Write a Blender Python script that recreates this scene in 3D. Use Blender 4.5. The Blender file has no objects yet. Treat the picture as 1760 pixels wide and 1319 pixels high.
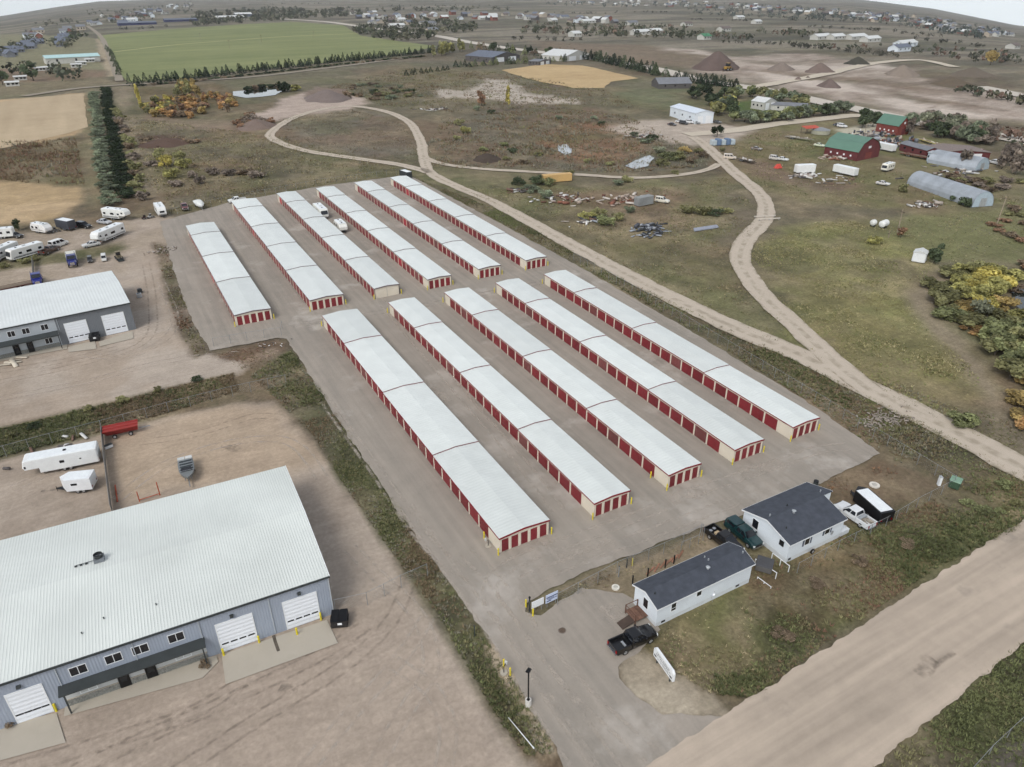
import bpy, math, random
import numpy as np
from mathutils import Vector, Matrix
from mathutils.geometry import tessellate_polygon
import bmesh
random.seed(7); np.random.seed(7)
R = math.radians
scene = bpy.context.scene
col = scene.collection

# ---------------------------------------------------------------- camera
FPX, PITCH, ROLL, YAW, CAMH = 1244.9, R(28.7299), R(-0.3618), R(28.9686), 65.97
def cam_basis():
    cy, sy, cp, sp = math.cos(YAW), math.sin(YAW), math.cos(PITCH), math.sin(PITCH)
    fwd = Vector((sy*cp, cy*cp, -sp)); right = Vector((cy, -sy, 0)); up = right.cross(fwd)
    cr, sr = math.cos(ROLL), math.sin(ROLL)
    return cr*right+sr*up, -sr*right+cr*up, fwd
RT, UP, FW = cam_basis()
cd = bpy.data.cameras.new('camera'); cam = bpy.data.objects.new('camera', cd); col.objects.link(cam)
cd.sensor_width = 36; cd.lens = 36*FPX/1760; cd.clip_start = 0.5; cd.clip_end = 30000
m = Matrix((RT, UP, -FW)).transposed().to_4x4(); m.translation = (0, 0, CAMH); cam.matrix_world = m
scene.camera = cam

# ---------------------------------------------------------------- world, sun, exposure
SUN_EL, SUN_AZ = R(48), R(236)
w = bpy.data.worlds.new('World'); scene.world = w; w.use_nodes = True
nt = w.node_tree; nt.nodes.clear()
sky = nt.nodes.new('ShaderNodeTexSky'); sky.sky_type = 'NISHITA'; sky.sun_disc = False
sky.sun_elevation = SUN_EL; sky.sun_rotation = SUN_AZ; sky.air_density = 1.0; sky.dust_density = 1.0; sky.ozone_density = 1.0
hs = nt.nodes.new('ShaderNodeHueSaturation'); hs.inputs['Saturation'].default_value = 0.32
bg = nt.nodes.new('ShaderNodeBackground'); bg.inputs['Strength'].default_value = 0.15
wo = nt.nodes.new('ShaderNodeOutputWorld')
_tc = nt.nodes.new('ShaderNodeTexCoord'); _sp = nt.nodes.new('ShaderNodeSeparateXYZ'); _mx = nt.nodes.new('ShaderNodeMath'); _mx.operation = 'MAXIMUM'; _mx.inputs[1].default_value = .085
_cb = nt.nodes.new('ShaderNodeCombineXYZ')   # the low sky goes on below eye level, where the far ground falls away
nt.links.new(_tc.outputs['Generated'], _sp.inputs[0]); nt.links.new(_sp.outputs[0], _cb.inputs[0]); nt.links.new(_sp.outputs[1], _cb.inputs[1]); nt.links.new(_sp.outputs[2], _mx.inputs[0]); nt.links.new(_mx.outputs[0], _cb.inputs[2]); nt.links.new(_cb.outputs[0], sky.inputs[0])
nt.links.new(sky.outputs[0], hs.inputs['Color']); nt.links.new(hs.outputs[0], bg.inputs['Color']); nt.links.new(bg.outputs[0], wo.inputs[0])
sd = bpy.data.lights.new('sun', 'SUN'); sd.energy = 1.3; sd.angle = R(22); sd.color = (1.0, 0.97, 0.93)
so = bpy.data.objects.new('sun', sd); col.objects.link(so)
sdir = Vector((math.sin(SUN_AZ)*math.cos(SUN_EL), math.cos(SUN_AZ)*math.cos(SUN_EL), math.sin(SUN_EL)))
so.rotation_euler = sdir.to_track_quat('Z', 'Y').to_euler(); so.location = (0, 0, 200)
vs = scene.view_settings; vs.view_transform = 'Standard'; vs.look = 'None'; vs.gamma = 1; vs.use_curve_mapping = False
vs.exposure = 0.32
scene.cycles.max_bounces = 4; scene.cycles.diffuse_bounces = 2; scene.cycles.use_adaptive_sampling = True; scene.cycles.adaptive_threshold = .03; scene.cycles.transparent_max_bounces = 8

# ---------------------------------------------------------------- terrain height and pixel-to-ground survey
DA = [-180, -60, -40, -31.9, -28.9, -26.6, -15, 0, 12, 22.2, 27.5, 32, 40, 60, 180]
DS = [.0, .04, .035, .0195, .0112, .006, .001, 0, .001, .0086, .0202, .036, .055, .06, .0]
def drop_s(deg):
    for i in range(len(DA)-1):
        if deg <= DA[i+1]:
            t = (deg-DA[i])/(DA[i+1]-DA[i]); return DS[i]+(DS[i+1]-DS[i])*t
    return 0.0
def hs_(x, y):
    if y < 300: z = 0.02*(max(y, -400)-60)
    else:
        t = min(y-300, 300); z = 4.8+0.02*(t-t*t/600)
    r = math.hypot(x, y)
    if r > 600:
        d = math.degrees(math.atan2(x, y)-YAW); d = (d+180) % 360-180
        q = r-600; z -= drop_s(d)*q*q/(q+400)
    return z
def H(x, y):
    x = np.asarray(x, float); y = np.asarray(y, float)
    t = np.clip(y-300, 0, 300)
    z = np.where(y < 300, 0.02*(np.maximum(y, -400)-60), 4.8+0.02*(t-t*t/600))
    q = np.clip(np.hypot(x, y)-600, 0, None)
    d = np.degrees(np.arctan2(x, y)-YAW); d = (d+180) % 360-180
    return z-np.interp(d, DA, DS)*q*q/(q+400)
def G(px, py, dz=0.0):
    d = RT*((px-880)/FPX)+UP*((659.5-py)/FPX)+FW; d.normalize()
    lo, t = 10.0, 20.0
    while t < 12000:
        if CAMH+d.z*t < hs_(d.x*t, d.y*t)+dz: break
        lo = t; t *= 1.05
    hi = t
    for _ in range(34):
        mid = (lo+hi)/2
        if CAMH+d.z*mid < hs_(d.x*mid, d.y*mid)+dz: hi = mid
        else: lo = mid
    return Vector((d.x*hi, d.y*hi, CAMH+d.z*hi))
def GP(pts, dz=0.0): return [G(x, y, dz) for x, y in pts]
def PL(px, py, axis, val):
    "point of the line of sight on the vertical plane x = val or y = val"
    d = RT*((px-880)/FPX)+UP*((659.5-py)/FPX)+FW; t = val/d[axis]
    return Vector((d.x*t, d.y*t, CAMH+d.z*t))
def PR(p):
    v = Vector(p)-Vector((0, 0, CAMH)); z = v.dot(FW)
    return 880+FPX*v.dot(RT)/z, 659.5-FPX*v.dot(UP)/z

# ---------------------------------------------------------------- noise in numpy
def _hash(i, j, s):
    n = (i.astype(np.int64)*374761393+j.astype(np.int64)*668265263+s*1442695041) & 0x7fffffff
    n = ((n ^ (n >> 13))*1274126177) & 0x7fffffff
    return ((n ^ (n >> 16)) & 0xffff)/65535.0
def vnoise(x, y, s=0):
    i, j = np.floor(x), np.floor(y); fx, fy = x-i, y-j
    fx = fx*fx*(3-2*fx); fy = fy*fy*(3-2*fy)
    a, b, c, d = _hash(i, j, s), _hash(i+1, j, s), _hash(i, j+1, s), _hash(i+1, j+1, s)
    return (a*(1-fx)+b*fx)*(1-fy)+(c*(1-fx)+d*fx)*fy
def fbm(x, y, scale, oct=4, s=0):
    x = np.asarray(x, float)/scale; y = np.asarray(y, float)/scale
    t = 0; a = 0.5
    for k in range(oct):
        t = t+a*vnoise(x+17.3*k, y-9.1*k, s+k); x = x*2; y = y*2; a *= .5
    return t/(1-0.5**oct)

# ---------------------------------------------------------------- materials
def lin(c, g=1.0):
    return tuple((((v/255+0.055)/1.055)**2.4 if v > 10 else v/255/12.92)*g for v in c)
MATS = {}
def mat(name, c, rough=.8, var=.12, scale=1.5, metal=0.0, bump=0.0, spec=0.3, rnd=0.0, coat=0.0):
    """painted / weathered surface: albedo with two scales of noise, optional per-object tint"""
    if name in MATS: return MATS[name]
    M = bpy.data.materials.new(name); M.use_nodes = True; t = M.node_tree; b = t.nodes['Principled BSDF']
    L = lin(c)
    tc = t.nodes.new('ShaderNodeTexCoord')
    n1 = t.nodes.new('ShaderNodeTexNoise'); n1.inputs['Scale'].default_value = scale; n1.inputs['Detail'].default_value = 5
    t.links.new(tc.outputs['Object'], n1.inputs['Vector'])
    mr = t.nodes.new('ShaderNodeMapRange'); mr.inputs[1].default_value = .3; mr.inputs[2].default_value = .7
    mr.inputs[3].default_value = 1-var; mr.inputs[4].default_value = 1+var
    t.links.new(n1.outputs['Fac'], mr.inputs[0])
    mx = t.nodes.new('ShaderNodeMix'); mx.data_type = 'RGBA'; mx.blend_type = 'MULTIPLY'; mx.inputs['Factor'].default_value = 1
    mx.inputs[6].default_value = (*L, 1); fac = mr.outputs[0]
    if rnd:
        oi = t.nodes.new('ShaderNodeObjectInfo'); r2 = t.nodes.new('ShaderNodeMapRange')
        r2.inputs[3].default_value = 1-rnd; r2.inputs[4].default_value = 1+rnd
        t.links.new(oi.outputs['Random'], r2.inputs[0])
        mu = t.nodes.new('ShaderNodeMath'); mu.operation = 'MULTIPLY'
        t.links.new(fac, mu.inputs[0]); t.links.new(r2.outputs[0], mu.inputs[1]); fac = mu.outputs[0]
    t.links.new(fac, mx.inputs[7]); t.links.new(mx.outputs[2], b.inputs['Base Color'])
    b.inputs['Roughness'].default_value = rough; b.inputs['Metallic'].default_value = metal
    b.inputs['Specular IOR Level'].default_value = spec
    if coat: b.inputs['Coat Weight'].default_value = coat; b.inputs['Coat Roughness'].default_value = .08
    if bump:
        bp = t.nodes.new('ShaderNodeBump'); bp.inputs['Strength'].default_value = bump; bp.inputs['Distance'].default_value = .05
        t.links.new(n1.outputs['Fac'], bp.inputs['Height']); t.links.new(bp.outputs[0], b.inputs['Normal'])
    MATS[name] = M; return M

def attr_mat(name, attr, n_small=3.0, n_big=.25, amp=.35, tint=None, rough=.95, bump=.5, rnd=0.0, streaks=0.0):
    """surface whose albedo sits in a colour attribute, broken up by three scales of noise"""
    M = bpy.data.materials.new(name); M.use_nodes = True; t = M.node_tree; b = t.nodes['Principled BSDF']
    at = t.nodes.new('ShaderNodeAttribute'); at.attribute_name = attr
    ge = t.nodes.new('ShaderNodeNewGeometry')
    outs = []
    for sc, de in ((n_small, 8), (n_big, 8), (n_big*.16, 4)):
        n = t.nodes.new('ShaderNodeTexNoise'); n.inputs['Scale'].default_value = sc; n.inputs['Detail'].default_value = de; n.inputs['Roughness'].default_value = .7
        t.links.new(ge.outputs['Position'], n.inputs['Vector']); outs.append(n)
    va = t.nodes.new('ShaderNodeAttribute'); va.attribute_name = 'veg'
    ssum = None
    for n, wgt in zip(outs, (2.0, 1.7, .7)):
        mr = t.nodes.new('ShaderNodeMath'); mr.operation = 'MULTIPLY_ADD'; mr.inputs[1].default_value = wgt; mr.inputs[2].default_value = -wgt*.5
        t.links.new(n.outputs['Fac'], mr.inputs[0])
        if ssum is None: ssum = mr
        else:
            ad = t.nodes.new('ShaderNodeMath'); ad.operation = 'ADD'; t.links.new(ssum.outputs[0], ad.inputs[0]); t.links.new(mr.outputs[0], ad.inputs[1]); ssum = ad
    if streaks:   # curving wheel wear, only where nothing grows
        dn = t.nodes.new('ShaderNodeTexNoise'); dn.inputs['Scale'].default_value = .045; dn.inputs['Detail'].default_value = 2; t.links.new(ge.outputs['Position'], dn.inputs['Vector'])
        vsx = t.nodes.new('ShaderNodeVectorMath'); vsx.operation = 'MULTIPLY_ADD'; vsx.inputs[1].default_value = (9, 9, 0); t.links.new(dn.outputs['Color'], vsx.inputs[0]); t.links.new(ge.outputs['Position'], vsx.inputs[2])
        sm = t.nodes.new('ShaderNodeMapping'); sm.inputs['Rotation'].default_value = (0, 0, R(-18)); sm.inputs['Scale'].default_value = (.06, 1.3, 1); t.links.new(vsx.outputs[0], sm.inputs[0])
        sn = t.nodes.new('ShaderNodeTexNoise'); sn.inputs['Scale'].default_value = 1; sn.inputs['Detail'].default_value = 5; sn.inputs['Roughness'].default_value = .6; t.links.new(sm.outputs[0], sn.inputs['Vector'])
        iv = t.nodes.new('ShaderNodeMath'); iv.operation = 'SUBTRACT'; iv.inputs[0].default_value = 1.0; iv.use_clamp = True; t.links.new(va.outputs['Fac'], iv.inputs[1])
        sa = t.nodes.new('ShaderNodeMath'); sa.operation = 'MULTIPLY_ADD'; sa.inputs[1].default_value = 4*streaks; sa.inputs[2].default_value = -2*streaks; t.links.new(sn.outputs['Fac'], sa.inputs[0])
        sb = t.nodes.new('ShaderNodeMath'); sb.operation = 'MULTIPLY'; t.links.new(sa.outputs[0], sb.inputs[0]); t.links.new(iv.outputs[0], sb.inputs[1])
        ad = t.nodes.new('ShaderNodeMath'); ad.operation = 'ADD'; t.links.new(ssum.outputs[0], ad.inputs[0]); t.links.new(sb.outputs[0], ad.inputs[1]); ssum = ad
    vm = t.nodes.new('ShaderNodeMath'); vm.operation = 'MULTIPLY_ADD'; vm.inputs[1].default_value = amp*1.2; vm.inputs[2].default_value = amp*.4
    t.links.new(va.outputs['Fac'], vm.inputs[0])
    mm = t.nodes.new('ShaderNodeMath'); mm.operation = 'MULTIPLY'; t.links.new(ssum.outputs[0], mm.inputs[0]); t.links.new(vm.outputs[0], mm.inputs[1])
    ex = t.nodes.new('ShaderNodeMath'); ex.operation = 'POWER'; ex.inputs[0].default_value = 3.2; t.links.new(mm.outputs[0], ex.inputs[1])
    mx = t.nodes.new('ShaderNodeMix'); mx.data_type = 'RGBA'; mx.blend_type = 'MULTIPLY'; mx.inputs['Factor'].default_value = 1
    t.links.new(at.outputs['Color'], mx.inputs[6]); t.links.new(ex.outputs[0], mx.inputs[7])
    last = mx.outputs[2]
    if tint:
        m2 = t.nodes.new('ShaderNodeMix'); m2.data_type = 'RGBA'; m2.inputs[7].default_value = (*tint, 1)
        rp = t.nodes.new('ShaderNodeMapRange'); rp.inputs[1].default_value = .52; rp.inputs[2].default_value = .72; rp.inputs[4].default_value = .55
        n = t.nodes.new('ShaderNodeTexNoise'); n.inputs['Scale'].default_value = n_big*1.7; n.inputs['Detail'].default_value = 7; n.inputs['Roughness'].default_value = .7
        mp = t.nodes.new('ShaderNodeMapping'); mp.inputs['Location'].default_value = (40, 11, 3); t.links.new(ge.outputs['Position'], mp.inputs[0]); t.links.new(mp.outputs[0], n.inputs['Vector'])
        t.links.new(n.outputs['Fac'], rp.inputs[0]); mv = t.nodes.new('ShaderNodeMath'); mv.operation = 'MULTIPLY'
        t.links.new(rp.outputs[0], mv.inputs[0]); t.links.new(va.outputs['Fac'], mv.inputs[1]); t.links.new(mv.outputs[0], m2.inputs['Factor'])
        t.links.new(last, m2.inputs[6]); last = m2.outputs[2]
    t.links.new(last, b.inputs['Base Color'])
    b.inputs['Roughness'].default_value = rough; b.inputs['Specular IOR Level'].default_value = .12
    if bump:
        bp = t.nodes.new('ShaderNodeBump'); bp.inputs['Strength'].default_value = bump; bp.inputs['Distance'].default_value = .12
        t.links.new(outs[0].outputs['Fac'], bp.inputs['Height']); t.links.new(bp.outputs[0], b.inputs['Normal'])
    MATS[name] = M; return M

def earth_mat(name, c, c2, rough=.95, sc=(.06, .5, 4.0), amp=.5, streak=None, bump=.3, patch=None):
    """gravel / dirt sheet: two earth tones mixed by noise, stretched streaks along a direction (wheel wear)"""
    if name in MATS: return MATS[name]
    M = bpy.data.materials.new(name); M.use_nodes = True; t = M.node_tree; b = t.nodes['Principled BSDF']
    ge = t.nodes.new('ShaderNodeNewGeometry'); fac = None
    for s, wgt in zip(sc, (.9, .7, .5)):
        n = t.nodes.new('ShaderNodeTexNoise'); n.inputs['Scale'].default_value = s; n.inputs['Detail'].default_value = 6; n.inputs['Roughness'].default_value = .6
        t.links.new(ge.outputs['Position'], n.inputs['Vector'])
        mr = t.nodes.new('ShaderNodeMath'); mr.operation = 'MULTIPLY_ADD'; mr.inputs[1].default_value = wgt*2*amp; mr.inputs[2].default_value = -wgt*amp
        t.links.new(n.outputs['Fac'], mr.inputs[0])
        if fac is None: fac = mr
        else:
            ad = t.nodes.new('ShaderNodeMath'); ad.operation = 'ADD'; t.links.new(fac.outputs[0], ad.inputs[0]); t.links.new(mr.outputs[0], ad.inputs[1]); fac = ad
    last_n = n
    if streak:
        ang, ax, ay, wgt = streak
        mp = t.nodes.new('ShaderNodeMapping'); mp.inputs['Rotation'].default_value = (0, 0, ang); mp.inputs['Scale'].default_value = (ax, ay, 1)
        t.links.new(ge.outputs['Position'], mp.inputs[0])
        n = t.nodes.new('ShaderNodeTexNoise'); n.inputs['Scale'].default_value = 1; n.inputs['Detail'].default_value = 4
        t.links.new(mp.outputs[0], n.inputs['Vector'])
        mr = t.nodes.new('ShaderNodeMath'); mr.operation = 'MULTIPLY_ADD'; mr.inputs[1].default_value = wgt*2; mr.inputs[2].default_value = -wgt
        t.links.new(n.outputs['Fac'], mr.inputs[0])
        ad = t.nodes.new('ShaderNodeMath'); ad.operation = 'ADD'; t.links.new(fac.outputs[0], ad.inputs[0]); t.links.new(mr.outputs[0], ad.inputs[1]); fac = ad
    off = t.nodes.new('ShaderNodeMath'); off.operation = 'ADD'; off.inputs[1].default_value = .5; off.use_clamp = True; t.links.new(fac.outputs[0], off.inputs[0])
    mx = t.nodes.new('ShaderNodeMix'); mx.data_type = 'RGBA'; mx.inputs[6].default_value = (*lin(c, 1.1), 1); mx.inputs[7].default_value = (*lin(c2, 1.1), 1)
    t.links.new(off.outputs[0], mx.inputs['Factor']); last = mx.outputs[2]
    if patch:
        c3, psc, lo, hi, pf = patch
        n = t.nodes.new('ShaderNodeTexNoise'); n.inputs['Scale'].default_value = psc; n.inputs['Detail'].default_value = 8; n.inputs['Roughness'].default_value = .65
        mp = t.nodes.new('ShaderNodeMapping'); mp.inputs['Location'].default_value = (5, 71, 3); t.links.new(ge.outputs['Position'], mp.inputs[0]); t.links.new(mp.outputs[0], n.inputs['Vector'])
        rp = t.nodes.new('ShaderNodeMapRange'); rp.inputs[1].default_value = lo; rp.inputs[2].default_value = hi; rp.inputs[4].default_value = pf
        t.links.new(n.outputs['Fac'], rp.inputs[0])
        m2 = t.nodes.new('ShaderNodeMix'); m2.data_type = 'RGBA'; m2.inputs[7].default_value = (*lin(c3), 1); t.links.new(rp.outputs[0], m2.inputs['Factor']); t.links.new(last, m2.inputs[6]); last = m2.outputs[2]
    t.links.new(last, b.inputs['Base Color']); b.inputs['Roughness'].default_value = rough; b.inputs['Specular IOR Level'].default_value = .15
    if bump:
        bp = t.nodes.new('ShaderNodeBump'); bp.inputs['Strength'].default_value = bump; bp.inputs['Distance'].default_value = .06
        t.links.new(last_n.outputs['Fac'], bp.inputs['Height']); t.links.new(bp.outputs[0], b.inputs['Normal'])
    MATS[name] = M; return M

def ribbed(name, c, axis, pitch, depth=.6, rough=.5, var=.06, metal=0.0, rnd=0.0, spec=.35):
    """sheet metal with fine ribs as relief (object space) and slight panel-to-panel tone"""
    if name in MATS: return MATS[name]
    M = mat(name, c, rough, var, .35, metal, 0, spec, rnd); t = M.node_tree; b = t.nodes['Principled BSDF']
    tc = t.nodes.new('ShaderNodeTexCoord'); sx = t.nodes.new('ShaderNodeSeparateXYZ'); t.links.new(tc.outputs['Object'], sx.inputs[0])
    m1 = t.nodes.new('ShaderNodeMath'); m1.operation = 'MULTIPLY'; m1.inputs[1].default_value = 2*math.pi/pitch; t.links.new(sx.outputs[axis], m1.inputs[0])
    m2 = t.nodes.new('ShaderNodeMath'); m2.operation = 'SINE'; t.links.new(m1.outputs[0], m2.inputs[0])
    bp = t.nodes.new('ShaderNodeBump'); bp.inputs['Strength'].default_value = depth; bp.inputs['Distance'].default_value = .03
    t.links.new(m2.outputs[0], bp.inputs['Height']); t.links.new(bp.outputs[0], b.inputs['Normal'])
    return M

# ---------------------------------------------------------------- object helpers
def tag(o, label=None, cat=None, group=None, kind=None):
    if label: o['label'] = label
    if cat: o['category'] = cat
    if group: o['group'] = group
    if kind: o['kind'] = kind
    return o
def thing(name, label, cat, loc=(0, 0, 0), rz=0, group=None, scale=1.0):
    o = bpy.data.objects.new(name, None); col.objects.link(o); o.empty_display_size = .2
    o.location = loc; o.rotation_euler = (0, 0, rz); o.scale = (scale,)*3
    return tag(o, label, cat, group)
def link(name, me, parent=None, loc=None, rz=None, scale=None):
    o = bpy.data.objects.new(name, me); col.objects.link(o)
    if parent: o.parent = parent
    if loc is not None: o.location = loc
    if rz is not None: o.rotation_euler = (0, 0, rz)
    if scale is not None: o.scale = scale if hasattr(scale, '__len__') else (scale,)*3
    return o
def dup(root, loc, rz, label=None, group=None, scale=None):
    r = root.copy(); col.objects.link(r); r.location = loc; r.rotation_euler = (0, 0, rz)
    if scale: r.scale = (scale,)*3
    if label: r['label'] = label
    if group: r['group'] = group
    for ch in list(root.children):
        c = ch.copy(); col.objects.link(c); c.parent = r
        for g in list(ch.children):
            d = g.copy(); col.objects.link(d); d.parent = c
    return r
class MB:
    def __init__(s): s.v, s.f = [], []
    def add(s, vs, fs):
        n = len(s.v); s.v += [tuple(p) for p in vs]; s.f += [tuple(i+n for i in f) for f in fs]; return s
    def box(s, x0, x1, y0, y1, z0, z1):
        return s.add([(x0, y0, z0), (x1, y0, z0), (x1, y1, z0), (x0, y1, z0), (x0, y0, z1), (x1, y0, z1), (x1, y1, z1), (x0, y1, z1)],
                     [(3, 2, 1, 0), (4, 5, 6, 7), (0, 1, 5, 4), (1, 2, 6, 5), (2, 3, 7, 6), (3, 0, 4, 7)])
    def cbox(s, x0, x1, y0, y1, z0, z1, c):
        "box with chamfered edges"
        rings = []
        for z, i in ((z0, c), (z0+c, 0), (z1-c, 0), (z1, c)):
            a, b, d, e = x0+i, x1-i, y0+i, y1-i; k = c
            rings.append([(a+k, d, z), (b-k, d, z), (b, d+k, z), (b, e-k, z), (b-k, e, z), (a+k, e, z), (a, e-k, z), (a, d+k, z)])
        return s.loft(rings)
    def loft(s, rings, caps=True, closed=True):
        n = len(rings[0]); vs = [p for r in rings for p in r]; fs = []
        for k in range(len(rings)-1):
            for i in range(n if closed else n-1):
                j = (i+1) % n; fs.append((k*n+i, k*n+j, (k+1)*n+j, (k+1)*n+i))
        if caps: fs.append(tuple(range(n-1, -1, -1))); fs.append(tuple(range((len(rings)-1)*n, len(rings)*n)))
        return s.add(vs, fs)
    def prism(s, poly, axis, a, b):
        "2-D outline extruded along an axis (0 x, 1 y, 2 z); poly is in the other two axes in order"
        def P(u, v, t): return {0: (t, u, v), 1: (u, t, v), 2: (u, v, t)}[axis]
        return s.loft([[P(u, v, a) for u, v in poly], [P(u, v, b) for u, v in poly]])
    def cyl(s, p0, p1, r0, r1=None, n=10, caps=True):
        p0, p1 = Vector(p0), Vector(p1); r1 = r0 if r1 is None else r1
        d = (p1-p0).normalized(); a = d.orthogonal().normalized(); b = d.cross(a)
        return s.loft([[tuple(p+r*(math.cos(2*math.pi*i/n)*a+math.sin(2*math.pi*i/n)*b)) for i in range(n)] for p, r in ((p0, r0), (p1, r1))], caps)
    def tf(s, M):
        s.v = [tuple(M @ Vector(p)) for p in s.v]; return s
    def quad(s, a, b, c, d): return s.add([a, b, c, d], [(0, 1, 2, 3)])
    def mesh(s, name, M=None, smooth=False):
        me = bpy.data.meshes.new(name); me.from_pydata(s.v, [], s.f)
        if M: me.materials.append(M)
        bm = bmesh.new(); bm.from_mesh(me); bmesh.ops.recalc_face_normals(bm, faces=bm.faces); bm.to_mesh(me); bm.free()
        if smooth: me.polygons.foreach_set('use_smooth', [True]*len(me.polygons))
        return me
    def build(s, name, M, parent=None, loc=None, rz=None, smooth=False):
        return link(name, s.mesh(name, M, smooth), parent, loc, rz)
def B(name, M, parent, *boxes):
    mb = MB()
    for b in boxes: mb.box(*b)
    return mb.build(name, M, parent)
def heading(a, b): return math.atan2(b.y-a.y, b.x-a.x)
def arr_mesh(name, V, F, M=None, attrs=None):
    "fast mesh from numpy arrays; F is (n,3) or (n,4)"
    me = bpy.data.meshes.new(name); n = F.shape[1]
    me.vertices.add(len(V)); me.vertices.foreach_set('co', np.ascontiguousarray(V, dtype=np.float32).ravel())
    me.loops.add(F.size); me.loops.foreach_set('vertex_index', np.ascontiguousarray(F, dtype=np.int32).ravel())
    me.polygons.add(len(F)); me.polygons.foreach_set('loop_start', np.arange(0, F.size, n, dtype=np.int32))
    me.update(calc_edges=True)
    for k, (typ, data) in (attrs or {}).items():
        a = me.attributes.new(k, typ, 'POINT')
        a.data.foreach_set('color' if typ == 'FLOAT_COLOR' else 'value', np.ascontiguousarray(data, dtype=np.float32).ravel())
    if M: me.materials.append(M)
    me.validate()
    return me
# ================================================================ THE GROUND
def sdf(P, X, Y):
    "signed distance (negative inside) from points to a polygon"
    P = np.asarray(P)[:, :2]; d2 = np.full(X.shape, 1e18); ins = np.zeros(X.shape, bool)
    n = len(P)
    for i in range(n):
        ax, ay = P[i]; bx, by = P[(i+1) % n]; ex, ey = bx-ax, by-ay
        t = np.clip(((X-ax)*ex+(Y-ay)*ey)/(ex*ex+ey*ey+1e-12), 0, 1)
        d2 = np.minimum(d2, (X-ax-t*ex)**2+(Y-ay-t*ey)**2)
        c = ((ay > Y) != (by > Y)) & (X < (bx-ax)*(Y-ay)/(by-ay+1e-18)+ax)
        ins ^= c
    d = np.sqrt(d2); return np.where(ins, -d, d)
def grow(a, step, f, end, mx=160):
    o = []; s = step
    while a < end: s = min(s*f, mx); a += s; o.append(a)
    return np.array(o)
_x = np.arange(-46, 136, .85); _y = np.arange(14, 150, .85)
GX = np.concatenate([-grow(46, .85, 1.03, 5200)[::-1], _x, grow(_x[-1], .85, 1.028, 9000)])
GY = np.concatenate([-grow(-14, .85, 1.16, 3000, 400)[::-1], _y, grow(_y[-1], .85, 1.02, 9000)])
XX, YY = np.meshgrid(GX, GY); X, Y = XX.ravel(), YY.ravel(); DIST = np.hypot(X, Y)
def mixc(C, c, wgt): return C*(1-wgt[:, None])+np.asarray(c)[None, :]*wgt[:, None]
# open prairie: grey brown with olive and straw drifts; farther off larger, duller parcels
n1, n2, n3 = fbm(X, Y, 60, 5, 1), fbm(X, Y, 14, 4, 2), fbm(X, Y*1.0, 220, 4, 3)
C = np.tile(np.array(lin((112, 105, 86))), (len(X), 1))
S = lambda v, a, b: np.clip((v-a)/(b-a), 0, 1)
C = mixc(C, lin((104, 102, 74)), S(n1, .45, .65)*.8)
C = mixc(C, lin((136, 122, 98)), S(n2, .55, .75)*.6)
C = mixc(C, lin((98, 84, 72)), S(fbm(X, Y, 30, 5, 8), .55, .7)*.6)
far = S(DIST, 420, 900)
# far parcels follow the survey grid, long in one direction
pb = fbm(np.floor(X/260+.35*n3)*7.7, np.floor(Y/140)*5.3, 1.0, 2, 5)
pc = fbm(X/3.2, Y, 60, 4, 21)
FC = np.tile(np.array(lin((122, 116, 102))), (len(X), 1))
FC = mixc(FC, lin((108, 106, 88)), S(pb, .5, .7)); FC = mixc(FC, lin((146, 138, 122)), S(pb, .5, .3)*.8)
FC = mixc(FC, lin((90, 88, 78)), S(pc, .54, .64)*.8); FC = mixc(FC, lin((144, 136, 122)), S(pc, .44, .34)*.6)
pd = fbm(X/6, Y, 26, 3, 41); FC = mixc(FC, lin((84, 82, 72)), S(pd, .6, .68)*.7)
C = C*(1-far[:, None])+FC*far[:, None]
VEG = .75+.0*X
EARTH = np.array([1.09, 1.1, 1.06])
GW = fbm(X, Y, 5, 4, 31)-.5; GW2 = fbm(X, Y, 22, 4, 32)-.5
def zone(pts, c, soft=2.0, veg=.7, rag=2.5, rag2=4.0, strength=1.0, world=False, c2=None):
    global C, VEG
    P = np.array([(p[0], p[1]) for p in (pts if world else GP(pts))])
    mrg = soft+rag+rag2+2
    k = np.where((X > P[:, 0].min()-mrg) & (X < P[:, 0].max()+mrg) & (Y > P[:, 1].min()-mrg) & (Y < P[:, 1].max()+mrg))[0]
    if not len(k): return
    d = sdf(P, X[k], Y[k])+GW[k]*rag*2+GW2[k]*rag2*2
    wgt = S(-d, -soft*.5, soft*.5)*strength
    cc = np.tile(np.array(lin(c)), (len(k), 1))
    if c2 is not None: cc = mixc(cc, lin(c2), S(fbm(X[k], Y[k], 9, 4, 77), .42, .62))
    cc = cc*EARTH; C[k] = C[k]*(1-wgt[:, None])+cc*wgt[:, None]; VEG[k] = VEG[k]*(1-wgt)+veg*wgt

# --- middle distance, right of the storage yard
zone([(760, 312), (1000, 318), (1180, 312), (1250, 300), (1310, 360), (1280, 420), (1270, 470), (1420, 630), (1340, 600), (1100, 480), (900, 385)], (110, 107, 78), 14, .75, 6, 14, c2=(124, 116, 90))
zone([(930, 330), (1180, 325), (1190, 390), (1060, 400), (960, 380)], (124, 106, 88), 10, .8, 4, 10)
zone([(1300, 395), (1440, 372), (1560, 392), (1605, 440), (1590, 480), (1560, 510), (1575, 545), (1660, 620), (1700, 665), (1650, 722), (1560, 700), (1470, 635), (1380, 560), (1310, 500), (1282, 450)], (128, 125, 84), 8, .75, 4, 6, c2=(150, 141, 102))
zone([(1330, 520), (1480, 500), (1600, 590), (1640, 660), (1560, 690), (1450, 610)], (112, 114, 74), 16, .55, 5, 12, .5)
zone([(1240, 330), (1330, 330), (1330, 400), (1290, 440), (1340, 540), (1300, 520), (1255, 440)], (110, 100, 86), 8, .7, 4, 8)
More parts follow.
